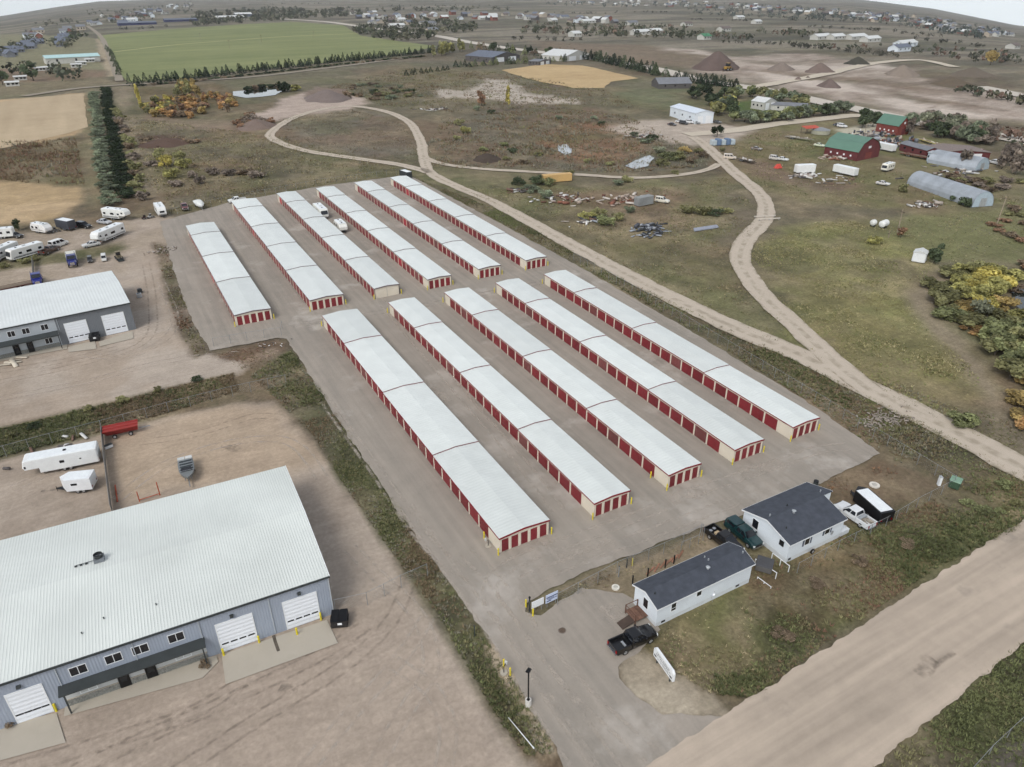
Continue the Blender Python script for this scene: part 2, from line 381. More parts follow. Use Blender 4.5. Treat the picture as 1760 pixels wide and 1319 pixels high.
zone([(1555, 505), (1610, 470), (1640, 480), (1600, 530), (1690, 620), (1730, 690), (1720, 740), (1690, 680), (1640, 610), (1580, 545)], (134, 122, 104), 4, .4, 2, 2)
zone([(1640, 745), (1720, 690), (1760, 720), (1850, 800), (1760, 790)], (118, 108, 94), 5, .8, 3, 3)
zone([(1470, 380), (1760, 350), (1900, 420), (1760, 460), (1620, 450)], (112, 111, 78), 10, .55, 5, 8)
zone([(1240, 250), (1320, 215), (1450, 205), (1560, 225), (1700, 262), (1760, 300), (1760, 345), (1560, 360), (1400, 350), (1320, 330), (1280, 300)], (110, 106, 76), 10, .6, 5, 8, c2=(120, 109, 86))
zone([(1330, 245), (1420, 232), (1440, 262), (1360, 275)], (104, 108, 70), 6, .8, 3, 5, .8)
zone([(1270, 275), (1330, 280), (1400, 310), (1480, 318), (1440, 330), (1330, 310)], (112, 96, 84), 6, .6, 3, 6)
# scrub basin in the middle with reddish weeds and pale banks
zone([(760, 205), (870, 190), (960, 185), (1080, 200), (1130, 240), (1220, 270), (1225, 292), (1060, 300), (880, 290), (770, 282), (735, 250)], (112, 102, 88), 10, .9, 5, 12, c2=(100, 96, 84))
zone([(930, 225), (1010, 205), (1075, 215), (1110, 250), (1080, 282), (1000, 288), (940, 260)], (128, 100, 80), 10, .9, 4, 10)
zone([(840, 185), (960, 175), (1040, 185), (1100, 215), (1020, 210), (880, 200)], (104, 92, 80), 8, .9, 4, 8)
zone([(725, 150), (800, 156), (830, 134), (885, 138), (905, 160), (985, 170), (1000, 178), (900, 178), (830, 168), (760, 168)], (168, 157, 147), 5, .4, 3, 6)
zone([(560, 150), (660, 140), (760, 150), (720, 168), (640, 172), (590, 170)], (98, 92, 74), 8, .9, 4, 8)
zone([(600, 130), (700, 110), (760, 118), (860, 122), (800, 140), (700, 150)], (116, 106, 86), 8, .8, 4, 8)
zone([(478, 205), (520, 196), (600, 185), (670, 195), (700, 220), (715, 250), (718, 285), (640, 272), (550, 262), (490, 248), (475, 232)], (108, 100, 90), 5, .8, 3, 8, c2=(118, 110, 96))
zone([(420, 200), (480, 180), (490, 168), (545, 150), (590, 160), (640, 175), (600, 190), (520, 195), (470, 212)], (166, 150, 140), 5, .3, 3, 6)
zone([(520, 158), (545, 150), (600, 152), (590, 170), (530, 172)], (122, 106, 98), 4, .5, 3, 5)
# between hedgerow and the loop
zone([(215, 200), (480, 230), (500, 255), (700, 295), (560, 318), (400, 345), (270, 365), (230, 300)], (118, 110, 86), 10, .9, 5, 12, c2=(108, 100, 84))
zone([(190, 140), (235, 150), (225, 200), (250, 260), (285, 360), (255, 350), (215, 250)], (132, 120, 102), 5, .6, 3, 5)
zone([(235, 233), (300, 230), (335, 240), (330, 248), (245, 250)], (92, 74, 64), 4, .8, 2, 4)
zone([(240, 195), (330, 205), (440, 205), (475, 215), (440, 225), (300, 222)], (128, 112, 98), 6, .6, 3, 5)
zone([(230, 150), (390, 145), (400, 180), (320, 205), (245, 195)], (104, 92, 70), 8, .9, 3, 6)
zone([(380, 142), (500, 128), (620, 118), (600, 135), (500, 150), (400, 152)], (108, 102, 84), 6, .8, 3, 5)
zone([(440, 320), (560, 300), (690, 296), (560, 320), (400, 348), (300, 362)], (104, 98, 72), 5, .9, 3, 6)
# left fields
zone([(-300, 185), (60, 168), (148, 159), (153, 222), (120, 234), (0, 262), (-300, 300)], (178, 155, 126), 3, .25, 1, 2, c2=(168, 144, 114))
zone([(-200, 260), (60, 244), (140, 238), (150, 320), (60, 318), (-200, 305)], (104, 86, 70), 6, .9, 3, 5, c2=(112, 98, 76))
zone([(-200, 298), (40, 312), (100, 320), (142, 322), (146, 345), (95, 372), (0, 400), (-200, 420)], (172, 149, 120), 4, .3, 2, 3, c2=(160, 138, 108))
zone([(145, 160), (160, 150), (185, 360), (150, 365), (146, 300)], (128, 118, 94), 4, .7, 2, 3)
zone([(-200, 150), (80, 135), (190, 130), (188, 150), (80, 162), (-200, 180)], (122, 112, 92), 5, .7, 3, 6)
zone([(-100, 110), (100, 108), (185, 118), (180, 132), (60, 140), (-100, 150)], (126, 108, 92), 5, .7, 3, 6)
zone([(-200, 60), (120, 62), (168, 66), (185, 120), (90, 115), (-200, 125)], (128, 124, 100), 10, .6, 4, 15)
zone([(165, 66), (188, 78), (205, 128), (190, 132), (172, 100)], (160, 146, 126), 4, .4, 2, 3)
# --- lots on the near left
zone([(-400, 395), (0, 400), (150, 392), (262, 372), (288, 372), (300, 440), (280, 462), (215, 470), (-400, 560)], (160, 146, 134), 4, .3, 2, 3, c2=(152, 138, 124))
zone([(-300, 440), (90, 438), (160, 424), (205, 418), (218, 426), (190, 438), (90, 452), (-300, 500)], (86, 86, 62), 3, .9, 1.2, 1.5)
zone([(-200, 395), (0, 388), (110, 380), (180, 366), (262, 352), (270, 368), (190, 378), (60, 396), (-200, 420)], (112, 100, 80), 3, .8, 1.5, 2)
zone([(-600, 560), (215, 470), (262, 412), (300, 470), (352, 606), (430, 604), (420, 640), (300, 672), (0, 735), (-600, 900)], (166, 153, 142), 2.5, .12, 1.2, 1.5, c2=(158, 143, 130))
zone([(-600, 780), (0, 792), (180, 742), (410, 692), (470, 690), (560, 790), (650, 905), (735, 1040), (830, 1190), (930, 1340), (1000, 1500), (600, 1900), (-900, 1900)], (164, 150, 138), 2, .12, 1.0, 1.2, c2=(152, 138, 126))
zone([(180, 745), (400, 695), (475, 700), (560, 790), (500, 810), (300, 840), (190, 870)], (168, 148, 128), 4, .2, 1.5, 2, .7)
zone([(-100, 1260), (300, 1180), (560, 1090), (700, 1050), (830, 1210), (900, 1400), (-100, 1400)], (158, 143, 131), 4, .2, 2, 3, .7)
zone([(-600, 760), (0, 735), (200, 688), (330, 655), (400, 640), (415, 672), (300, 708), (180, 742), (0, 788), (-600, 900)], (84, 86, 60), 1.6, 1.0, .7, .8, c2=(104, 98, 76))
zone([(262, 416), (288, 424), (300, 468), (325, 540), (356, 606), (338, 612), (318, 590), (300, 545), (285, 490)], (98, 84, 72), 1.8, .9, 1.0, 1.2, c2=(120, 106, 94))
zone([(356, 606), (480, 582), (492, 600), (470, 615), (420, 625), (370, 612)], (108, 92, 78), 1.5, .9, .8, .9, c2=(140, 126, 112))
zone([(420, 640), (500, 600), (560, 680), (640, 800), (720, 925), (790, 1030), (850, 1120), (890, 1180), (940, 1260), (955, 1296), (900, 1298), (860, 1240), (800, 1140), (740, 1040), (660, 930), (590, 830), (540, 750), (480, 690)], (90, 88, 68), 1.4, 1.0, .7, .6, c2=(110, 102, 84))
zone([(825, 1090), (855, 1105), (905, 1190), (960, 1290), (935, 1292), (900, 1240), (860, 1180), (835, 1130)], (172, 157, 138), .8, .3, .4, .3, c2=(150, 134, 116))
# --- verge on the near right
zone([(705, 302), (850, 376), (1000, 457), (1200, 572), (1405, 697), (1515, 778), (1640, 830), (1790, 900), (1850, 860), (1760, 812), (1640, 748), (1530, 692), (1380, 618), (1100, 488), (850, 352)], (88, 84, 66), 1.5, 1.0, .8, .6, c2=(104, 94, 76))
zone([(1405, 830), (1510, 784), (1628, 830), (1640, 838), (1500, 900), (1440, 900)], (134, 118, 98), 1.5, .6, .8, .6, c2=(108, 92, 76))
zone([(1090, 1110), (1130, 1078), (1290, 978), (1440, 912), (1640, 838), (1780, 800), (1900, 830), (1800, 880), (1600, 978), (1450, 1078), (1330, 1168), (1290, 1198), (1220, 1192), (1150, 1150)], (90, 94, 62), 1.2, 1.0, .6, .5, c2=(124, 112, 84))
zone([(1130, 1078), (1290, 990), (1345, 1000), (1270, 1060), (1320, 1160), (1290, 1196), (1220, 1190), (1150, 1150), (1110, 1120)], (130, 117, 92), 1.6, .8, .8, .6, c2=(104, 102, 70))
zone([(1230, 1155), (1310, 1150), (1330, 1168), (1290, 1198), (1225, 1192)], (84, 82, 58), 1.5, 1, .6, .5)
zone([(1290, 1000), (1470, 930), (1600, 900), (1640, 930), (1480, 1040), (1330, 1120), (1290, 1060)], (82, 76, 56), 2.5, 1, 1.0, 1.5, .8, c2=(98, 84, 58))
zone([(1210, 908), (1290, 985), (1080, 1085), (1075, 1035), (1000, 1005), (905, 1060), (900, 1040), (1000, 985), (1120, 945)], (132, 118, 100), 1.2, .5, .6, .4, c2=(146, 130, 112))
zone([(1050, 1090), (1130, 1130), (1230, 1200), (1260, 1235), (1140, 1240), (1080, 1200), (1060, 1160)], (166, 154, 138), 1.0, .3, .5, .4, c2=(152, 140, 124))
zone([(1480, 1335), (1600, 1250), (1770, 1095), (2000, 940), (2100, 1400), (1500, 1600)], (72, 78, 50), 1.0, 1.0, .5, .5, c2=(86, 86, 60))
zone([(1690, 1319), (1780, 1230), (1900, 1300), (1760, 1500)], (96, 88, 84), 2, .5, .8, 1)
# --- farm and gravel pit beyond
zone([(1040, 222), (1100, 205), (1220, 208), (1290, 222), (1260, 245), (1190, 250), (1120, 238)], (166, 153, 142), 6, .3, 3, 5)
zone([(1235, 178), (1330, 168), (1420, 182), (1350, 200), (1262, 200)], (74, 96, 52), 5, .6, 2, 4)
zone([(1110, 150), (1180, 150), (1180, 185), (1110, 180), (1050, 160)], (104, 106, 82), 10, .6, 4, 8)
zone([(1445, 222), (1500, 212), (1540, 216), (1520, 245), (1440, 240)], (176, 168, 152), 4, .3, 2, 3)
zone([(1520, 232), (1640, 240), (1700, 270), (1640, 275), (1540, 262)], (108, 108, 74), 5, .8, 2, 4)
PIT = [(1100, 82), (1180, 84), (1260, 96), (1400, 92), (1520, 112), (1640, 128), (1780, 170), (1900, 240), (1780, 215), (1640, 206), (1560, 205), (1470, 185), (1330, 152), (1230, 128), (1160, 112)]
zone(PIT, (168, 154, 144), 14, .5, 8, 20, c2=(144, 130, 120))
for poly in ([(1110, 80), (1200, 88), (1260, 100), (1200, 104), (1130, 94)], [(1280, 112), (1400, 114), (1500, 108), (1560, 118), (1420, 124)], [(1480, 165), (1580, 172), (1700, 200), (1640, 200), (1540, 186)], [(1300, 124), (1420, 138), (1500, 158), (1420, 154), (1330, 138)]):
    zone(poly, (186, 173, 163), 12, .3, 6, 14, .9)
zone([(1560, 120), (1680, 128), (1760, 150), (1700, 158), (1600, 148)], (104, 92, 80), 14, .8, 8, 20)
for poly in ([(1290, 118), (1400, 128), (1480, 142), (1400, 138)], [(1420, 128), (1560, 142), (1640, 158), (1520, 152)], [(1250, 104), (1330, 106), (1420, 104), (1330, 112)], [(1500, 150), (1620, 172), (1700, 184), (1600, 180)]): zone(poly, (118, 104, 92), 8, .7, 6, 14, .85)
zone([(1150, 128), (1300, 150), (1480, 190), (1440, 196), (1300, 162), (1160, 140)], (116, 106, 90), 8, .7, 4, 8)
zone([(910, 70), (1100, 78), (1250, 102), (1200, 118), (1060, 104), (930, 86)], (120, 106, 92), 16, .6, 8, 20)

# last, the mottling of wild growth: rust, straw and olive drifts wherever the ground is not worn
_wv = np.clip(VEG-.35, 0, .6)/.6*(1-.6*far)
for sc_, sd_, c_, lo_, hi_, k_ in ((34, 61, (128, 104, 84), .55, .66, .6), (26, 62, (100, 102, 70), .55, .66, .65), (18, 63, (146, 132, 108), .57, .68, .6), (11, 64, (84, 78, 66), .58, .68, .6), (7, 65, (132, 122, 98), .58, .68, .5)):
    C = mixc(C, lin(c_), S(fbm(X, Y, sc_, 5, sd_), lo_, hi_)*k_*_wv)
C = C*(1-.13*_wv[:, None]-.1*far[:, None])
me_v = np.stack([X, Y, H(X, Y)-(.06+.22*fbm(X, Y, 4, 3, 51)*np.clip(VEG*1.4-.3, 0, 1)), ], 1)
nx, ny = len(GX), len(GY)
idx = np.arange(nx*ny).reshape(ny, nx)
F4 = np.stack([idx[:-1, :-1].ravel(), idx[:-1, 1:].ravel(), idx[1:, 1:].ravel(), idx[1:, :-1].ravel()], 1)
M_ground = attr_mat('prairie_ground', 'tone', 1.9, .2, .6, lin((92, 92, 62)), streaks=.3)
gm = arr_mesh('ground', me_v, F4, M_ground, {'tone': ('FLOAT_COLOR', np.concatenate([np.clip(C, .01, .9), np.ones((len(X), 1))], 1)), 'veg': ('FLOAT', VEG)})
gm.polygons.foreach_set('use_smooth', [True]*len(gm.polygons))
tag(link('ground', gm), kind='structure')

# ---------------------------------------------------------------- sheets laid on the ground
def ragged(P, step, amp, seed):
    out = []; n = len(P)
    for i in range(n):
        a, b = Vector(P[i][:2]), Vector(P[(i+1) % n][:2]); L = (b-a).length; k = max(1, int(L/step))
        nrm = Vector((-(b-a).y, (b-a).x)).normalized() if L > 0 else Vector((0, 0))
        for j in range(k):
            p = a+(b-a)*(j/k)
            w_ = 0 if k == 1 else amp*2.4*(float(fbm(np.array([p.x]), np.array([p.y]), step*5, 4, seed)[0])-.5)
            out.append(p+nrm*w_)
    return out
def sheet(name, P, off, M, step=1.0, amp=.0, cut=None, seed=3, kind='structure'):
    pts = ragged(P, step, amp, seed) if amp else [Vector(p[:2]) for p in P]
    bm = bmesh.new(); vs = [bm.verts.new((p.x, p.y, 0)) for p in pts]
    for t in tessellate_polygon([[Vector((p.x, p.y, 0)) for p in pts]]):
        try: bm.faces.new([vs[i] for i in t])
        except ValueError: pass
    if cut:
        for ax in (0, 1):
            lo, hi = min(p[ax] for p in pts), max(p[ax] for p in pts); c = math.ceil(lo/cut)*cut
            while c < hi:
                no = Vector((1, 0, 0)) if ax == 0 else Vector((0, 1, 0)); co = no*c
                bmesh.ops.bisect_plane(bm, geom=bm.verts[:]+bm.edges[:]+bm.faces[:], plane_co=co, plane_no=no); c += cut
    for v in bm.verts: v.co.z = hs_(v.co.x, v.co.y)+off
    bmesh.ops.recalc_face_normals(bm, faces=bm.faces)
    me = bpy.data.meshes.new(name); bm.to_mesh(me); bm.free()
    if me.polygons and me.polygons[0].normal.z < 0: me.flip_normals()
    me.materials.append(M); o = link(name, me)
    if kind: tag(o, kind=kind)
    return o
def smooth_line(P, step):
    out = []
    for i in range(len(P)-1):
        p0, p1, p2, p3 = P[max(i-1, 0)], P[i], P[i+1], P[min(i+2, len(P)-1)]
        k = max(2, int((p2-p1).length/step))
        for j in range(k):
            t = j/k
            out.append(.5*((2*p1)+(-p0+p2)*t+(2*p0-5*p1+4*p2-p3)*t*t+(-p0+3*p1-3*p2+p3)*t**3))
    out.append(P[-1]); return out
def strip(name, pts, wid, off, M, step=2.5, rag=.5, world=False, seed=5):
    P = [Vector((p[0], p[1])) for p in (pts if world else GP(pts))]
    L = smooth_line(P, step); V = []; F = []; U = [-1, -.8, -.4, 0, .4, .8, 1]
    for i, p in enumerate(L):
        d = (L[min(i+1, len(L)-1)]-L[max(i-1, 0)]).normalized(); nrm = Vector((-d.y, d.x))
        f = i/(len(L)-1); w_ = wid(f) if callable(wid) else wid
        for u in U:
            r_ = rag*2*(float(fbm(np.array([p.x+u*9]), np.array([p.y]), 4.5, 3, seed)[0])-.5) if abs(u) == 1 else 0
            q = p+nrm*(u*(w_*.5)+(r_ if u > 0 else -r_)); V.append((q.x, q.y, hs_(q.x, q.y)+off))
    k = len(U)
    for i in range(len(L)-1):
        for j in range(k-1): F.append((i*k+j, i*k+j+1, (i+1)*k+j+1, (i+1)*k+j))
    u_ = np.tile(np.array(U), len(L))
    me = arr_mesh(name, np.array(V), np.array(F), M, {'across': ('FLOAT', u_)})
    if me.polygons[0].normal.z < 0: me.flip_normals()
    return tag(link(name, me), kind='structure')
def track_mat(name, c, c2, cv):
    "dirt track: pale wheel ruts, weedy crown and edges"
    M = earth_mat(name, c, c2, sc=(.12, .8, 5), amp=.5, bump=.25); t = M.node_tree; b = t.nodes['Principled BSDF']
    src = b.inputs['Base Color'].links[0].from_socket
    a = t.nodes.new('ShaderNodeAttribute'); a.attribute_name = 'across'
    ab = t.nodes.new('ShaderNodeMath'); ab.operation = 'ABSOLUTE'; t.links.new(a.outputs['Fac'], ab.inputs[0])
    rp = t.nodes.new('ShaderNodeValToRGB'); e = rp.color_ramp.elements
    e[0].position = 0; e[0].color = (.5, .5, .5, 1); e[1].position = 1; e[1].color = (1, 1, 1, 1)
    for p, v in ((.18, .42), (.3, 0), (.72, .0), (.86, .3)): el = e.new(p); el.color = (v, v, v, 1)
    t.links.new(ab.outputs[0], rp.inputs[0])
    ge = t.nodes.new('ShaderNodeNewGeometry'); n = t.nodes.new('ShaderNodeTexNoise'); n.inputs['Scale'].default_value = .5; n.inputs['Detail'].default_value = 7; t.links.new(ge.outputs['Position'], n.inputs['Vector'])
    mr = t.nodes.new('ShaderNodeMapRange'); mr.inputs[1].default_value = .4; mr.inputs[2].default_value = .62; t.links.new(n.outputs['Fac'], mr.inputs[0])
    mu = t.nodes.new('ShaderNodeMath'); mu.operation = 'MULTIPLY'; t.links.new(rp.outputs[0], mu.inputs[0]); t.links.new(mr.outputs[0], mu.inputs[1])
    m2 = t.nodes.new('ShaderNodeMix'); m2.data_type = 'RGBA'; m2.inputs[7].default_value = (*lin(cv), 1); t.links.new(mu.outputs[0], m2.inputs['Factor']); t.links.new(src, m2.inputs[6])
    t.links.new(m2.outputs[2], b.inputs['Base Color']); return M

M_yard = earth_mat('yard_millings', (129, 123, 114), (160, 150, 138), sc=(.045, .3, 3.5), amp=.5, streak=(0, 1.1, .04, .55), patch=((184, 176, 166), .1, .55, .68, .7))
M_road = earth_mat('county_gravel', (150, 138, 124), (182, 167, 150), sc=(.08, .6, 6), amp=.45, streak=(R(-3), .03, .7, 1.0), patch=((140, 131, 120), .15, .6, .7, .6))
M_track = track_mat('track_dirt', (186, 174, 158), (168, 156, 140), (122, 112, 92))
M_conc = earth_mat('concrete', (176, 168, 154), (160, 152, 138), sc=(.15, 1.0, 7), amp=.4, bump=.1)
yard = [(275, 381), (300, 470), (325, 540), (360, 604), (478, 581), (492, 583), (560, 690), (640, 812), (720, 930), (780, 1012), (815, 1066), (850, 1110), (884, 1165), (908, 1215), (936, 1252), (958, 1285), (966, 1319), (975, 1400),
        (1150, 1400), (1255, 1232), (1140, 1228), (1092, 1197), (1066, 1166), (1062, 1146), (1095, 1122), (1138, 1082), (1095, 1035), (1070, 1020), (1000, 1010), (930, 1055), (905, 1052), (905, 1035), (1000, 985), (1110, 945), (1206, 908), (1250, 893), (1300, 880), (1400, 838), (1428, 822), (1512, 780), (1405, 702), (1200, 577), (1000, 461), (850, 379), (703, 301), (560, 319), (395, 348)]
sheet('storage_yard_pavement', GP(yard), .02, M_yard, .45, .4, cut=40)
# county road along the bottom right
ra, rb = [G(1225, 1242), G(1760, 893)], [G(1500, 1319), G(1760, 1106)]
def ext(a, b, x):
    t = (x-a.x)/(b.x-a.x); return Vector((x, a.y+(b.y-a.y)*t, 0))
sheet('gravel_road', [ext(rb[0], rb[1], -70), ext(rb[0], rb[1], 260), ext(ra[0], ra[1], 260), ext(ra[0], ra[1], -70)], .035, M_road, .3, .34, cut=40)
strip('dirt_track', [(1900, 880), (1760, 806), (1640, 742), (1530, 686), (1480, 662), (1380, 612), (1250, 558), (1100, 484), (960, 409), (850, 349), (745, 301), (728, 268), (722, 240), (700, 208), (655, 190), (600, 183), (545, 190), (500, 205), (468, 226), (470, 240), (520, 258), (600, 271), (690, 284), (738, 297)], lambda f: 7.2-2.6*min(1, f*3), .05, M_track, 2.5, .6)
strip('dirt_track', [(1496, 672), (1440, 628), (1380, 572), (1318, 515), (1282, 470), (1272, 440), (1284, 410), (1312, 380), (1316, 352), (1300, 328), (1262, 296), (1232, 268), (1206, 245), (1190, 235)], lambda f: 5.6, .07, M_track, 2.5, .5)
strip('dirt_track', [(731, 272), (760, 282), (820, 290), (900, 295), (1000, 301), (1090, 306), (1170, 301), (1215, 292), (1236, 282)], 3.4, .09, M_track, 3, .6)
strip('farm_road', [(1180, 232), (1250, 226), (1330, 214), (1400, 206), (1470, 199), (1530, 202), (1590, 210)], 9, .14, earth_mat('farm_gravel', (176, 165, 148), (190, 180, 162), amp=.3), 6, .8)
M_hwy = earth_mat('pale_highway', (190, 182, 170), (176, 168, 156), amp=.3, bump=0)
strip('highway', [(480, 33), (560, 38), (640, 49), (740, 61), (800, 72), (870, 83), (960, 94), (1040, 105), (1130, 120), (1200, 138), (1280, 150), (1340, 160), (1420, 178), (1490, 192), (1580, 212), (1700, 232), (1900, 270)], 16, .35, M_hwy, 12, .4)
strip('gravel_road', [(1300, 150), (1420, 128), (1500, 110), (1580, 104), (1640, 116)], 10, .4, MATS['farm_gravel'], 12, 1.5)
strip('gravel_road', [(1680, 150), (1760, 166), (1900, 195)], 14, .45, MATS['pale_highway'], 12, 1.5)
strip('gravel_road', [(206, 140), (188, 95), (172, 62), (150, 45)], 6, .35, earth_mat('grey_track', (134, 126, 112), (146, 136, 122), amp=.4), 12, 1)
strip('farm_track', [(40, 166), (140, 152), (240, 145), (330, 140), (440, 132), (560, 118), (700, 100)], 7, .25, earth_mat('grey_track', (134, 126, 112), (146, 136, 122), amp=.4), 8, 1)
# fields
M_crop = earth_mat('crop_green', (100, 108, 70), (132, 135, 92), sc=(.006, .05, .8), amp=.5, streak=(R(4), .0015, .03, .7), bump=.2)
FIELD = [(168, 62), (300, 50), (420, 42), (500, 38), (590, 44), (620, 62), (690, 72), (752, 80), (700, 92), (560, 108), (400, 124), (300, 136), (222, 142), (205, 128), (182, 88)]
sheet('green_crop_field', GP(FIELD), .16, M_crop, 8, 1.2, cut=30)
strip('field_track', [(196, 90), (300, 78), (400, 70), (500, 63), (620, 58)], 5, .34, earth_mat('straw_track', (170, 166, 124), (160, 156, 112), amp=.3), 8, .6)
M_gold = earth_mat('stubble_gold', (188, 164, 124), (162, 138, 102), sc=(.02, .12, .9), amp=.7, streak=(R(20), .004, .08, .5), bump=.2)
sheet('golden_stubble_field', GP([(862, 121), (935, 111), (1000, 113), (1060, 126), (1098, 135), (1052, 141), (1040, 152), (985, 152), (920, 139)]),   .08, M_gold, 5, 3.0, cut=30)
M_stub = earth_mat('stubble_tan', (182, 164, 136), (158, 140, 114), sc=(.02, .12, .9), amp=.5, streak=(R(0), .12, .006, .6), bump=.2)
sheet('tan_stubble_field', GP([(-260, 190), (0, 176), (60, 168), (143, 161), (149, 219), (118, 229), (0, 256), (-260, 290)]),   .05, M_stub, 3, 1.2, cut=30)
# water
Mw = bpy.data.materials.new('pond_water'); Mw.use_nodes = True; b_ = Mw.node_tree.nodes['Principled BSDF']
b_.inputs['Base Color'].default_value = (.02, .025, .02, 1); b_.inputs['Roughness'].default_value = .04; b_.inputs['Specular IOR Level'].default_value = .6
_n = Mw.node_tree.nodes.new('ShaderNodeTexNoise'); _n.inputs['Scale'].default_value = 2.0; _bp = Mw.node_tree.nodes.new('ShaderNodeBump'); _bp.inputs['Strength'].default_value = .03
Mw.node_tree.links.new(_n.outputs['Fac'], _bp.inputs['Height']); Mw.node_tree.links.new(_bp.outputs[0], b_.inputs['Normal'])
sheet('pond', GP([(400, 158), (440, 155), (482, 151), (491, 156), (474, 164), (450, 167), (424, 169), (402, 165)]), .18, Mw, 5, 1.0)
Mw2 = Mw.copy(); Mw2.name = 'sky_painted_water'; Mw2.node_tree.nodes['Principled BSDF'].inputs['Base Color'].default_value = (.34, .36, .36, 1)  # bright sky reflection of the two small ponds painted in as a pale base colour
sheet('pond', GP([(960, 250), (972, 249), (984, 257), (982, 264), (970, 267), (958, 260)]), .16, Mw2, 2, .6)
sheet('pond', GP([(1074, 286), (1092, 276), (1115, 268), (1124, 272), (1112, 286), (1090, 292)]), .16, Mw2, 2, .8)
sheet('pond', GP([(1738, 500), (1760, 490), (1800, 500), (1800, 560), (1770, 545), (1745, 525)]), .12, Mw, 2, .5)

# worn wheel marks and damp stains: thin soft-edged films on the ground
def film_mat(name, c, k, sc=.5):
    M = bpy.data.materials.new(name); M.use_nodes = True; t = M.node_tree; b = t.nodes['Principled BSDF']; b.inputs['Base Color'].default_value = (*lin(c), 1); b.inputs['Roughness'].default_value = .95; b.inputs['Specular IOR Level'].default_value = .1
    a = t.nodes.new('ShaderNodeAttribute'); a.attribute_name = 'across'; ab = t.nodes.new('ShaderNodeMath'); ab.operation = 'ABSOLUTE'; t.links.new(a.outputs['Fac'], ab.inputs[0])
    mr = t.nodes.new('ShaderNodeMapRange'); mr.inputs[1].default_value = 1; mr.inputs[2].default_value = .35; t.links.new(ab.outputs[0], mr.inputs[0])
    ge = t.nodes.new('ShaderNodeNewGeometry'); n = t.nodes.new('ShaderNodeTexNoise'); n.inputs['Scale'].default_value = sc; n.inputs['Detail'].default_value = 6; t.links.new(ge.outputs['Position'], n.inputs['Vector'])
    m2 = t.nodes.new('ShaderNodeMapRange'); m2.inputs[1].default_value = .38; m2.inputs[2].default_value = .62; m2.inputs[4].default_value = k; t.links.new(n.outputs['Fac'], m2.inputs[0])
    mu = t.nodes.new('ShaderNodeMath'); mu.operation = 'MULTIPLY'; t.links.new(mr.outputs[0], mu.inputs[0]); t.links.new(m2.outputs[0], mu.inputs[1])
    tr = t.nodes.new('ShaderNodeBsdfTransparent'); ms = t.nodes.new('ShaderNodeMixShader'); t.links.new(mu.outputs[0], ms.inputs[0]); t.links.new(tr.outputs[0], ms.inputs[1]); t.links.new(b.outputs[0], ms.inputs[2]); t.links.new(ms.outputs[0], t.nodes['Material Output'].inputs[0]); MATS[name] = M; return M
F_dark, F_pale, F_damp = film_mat('wheel_mark_dark', (124, 112, 100), .3, 1.1), film_mat('wheel_mark_pale', (194, 183, 169), .5, .8), film_mat('damp_film', (124, 115, 104), .4, .9)
def ruts(pts, M, off, gap=1.7, wd=.5):
    P = [Vector((p.x, p.y)) for p in GP(pts)]; L = smooth_line(P, 2.0)
    for s_ in (-1, 1):
        Q = []
        for i, p in enumerate(L):
            d = (L[min(i+1, len(L)-1)]-L[max(i-1, 0)]).normalized(); Q.append(p+Vector((-d.y, d.x))*s_*gap/2)
        strip('wheel_mark', Q[::2], wd, off, M, 1.2, .08, True)
for k, pts in enumerate(([(300, 1330), (460, 1225), (610, 1130), (690, 1040), (700, 985)], [(520, 1330), (600, 1230), (690, 1130), (735, 1060)], [(120, 1330), (260, 1262), (400, 1200), (560, 1120), (650, 1060)], [(640, 1330), (690, 1230), (740, 1150), (720, 1060), (660, 1000), (600, 940)], [(0, 1330), (180, 1275), (330, 1225), (420, 1170)], [(760, 1330), (770, 1250), (720, 1160), (640, 1130)])): ruts(pts, F_dark if k % 2 == 0 else F_pale, -.045+.004*(k % 3))
for k, pts in enumerate(([(-20, 690), (150, 655), (290, 620), (420, 606)], [(-20, 660), (140, 625), (250, 585), (262, 520), (250, 450)], [(150, 610), (230, 610), (300, 560), (275, 480)], [(-20, 640), (100, 622), (200, 598)], [(200, 860), (280, 800), (400, 760), (500, 760), (560, 830)], [(240, 760), (340, 745), (440, 715), (500, 720)], [(20, 840), (110, 800), (180, 760)], [(0, 425), (100, 408), (200, 398), (270, 390)])): ruts(pts, F_dark if k % 2 else F_pale, -.045+.004*(k % 3))
for k, pts in enumerate(([(1010, 1335), (930, 1215), (845, 1080), (760, 960), (690, 860)], [(1060, 1335), (980, 1220), (890, 1090), (840, 1010), (900, 960), (1010, 920), (1140, 870)], [(1120, 1300), (1010, 1200), (930, 1110), (860, 1010), (800, 950)], [(560, 690), (640, 800), (740, 940), (830, 1000)], [(1180, 850), (1300, 810), (1420, 770), (1480, 770)], [(900, 1000), (1000, 960), (1150, 905), (1280, 855)], [(500, 560), (700, 530), (860, 500), (960, 480)], [(640, 500), (760, 640), (900, 800), (960, 880)])): ruts(pts, F_pale, .026+.003*(k % 3), 1.8, .7)
for k, pts in enumerate(([(860, 940), (905, 925), (950, 935)], [(700, 650), (730, 660), (770, 690)], [(1270, 815), (1310, 805), (1350, 800)], [(1040, 1040), (1060, 1060), (1090, 1065)], [(1150, 860), (1185, 850), (1215, 850)], [(960, 960), (1000, 950), (1050, 930)])): strip('pale_patch', pts, 3.2, .036+.002*k, F_pale, .8, .8)
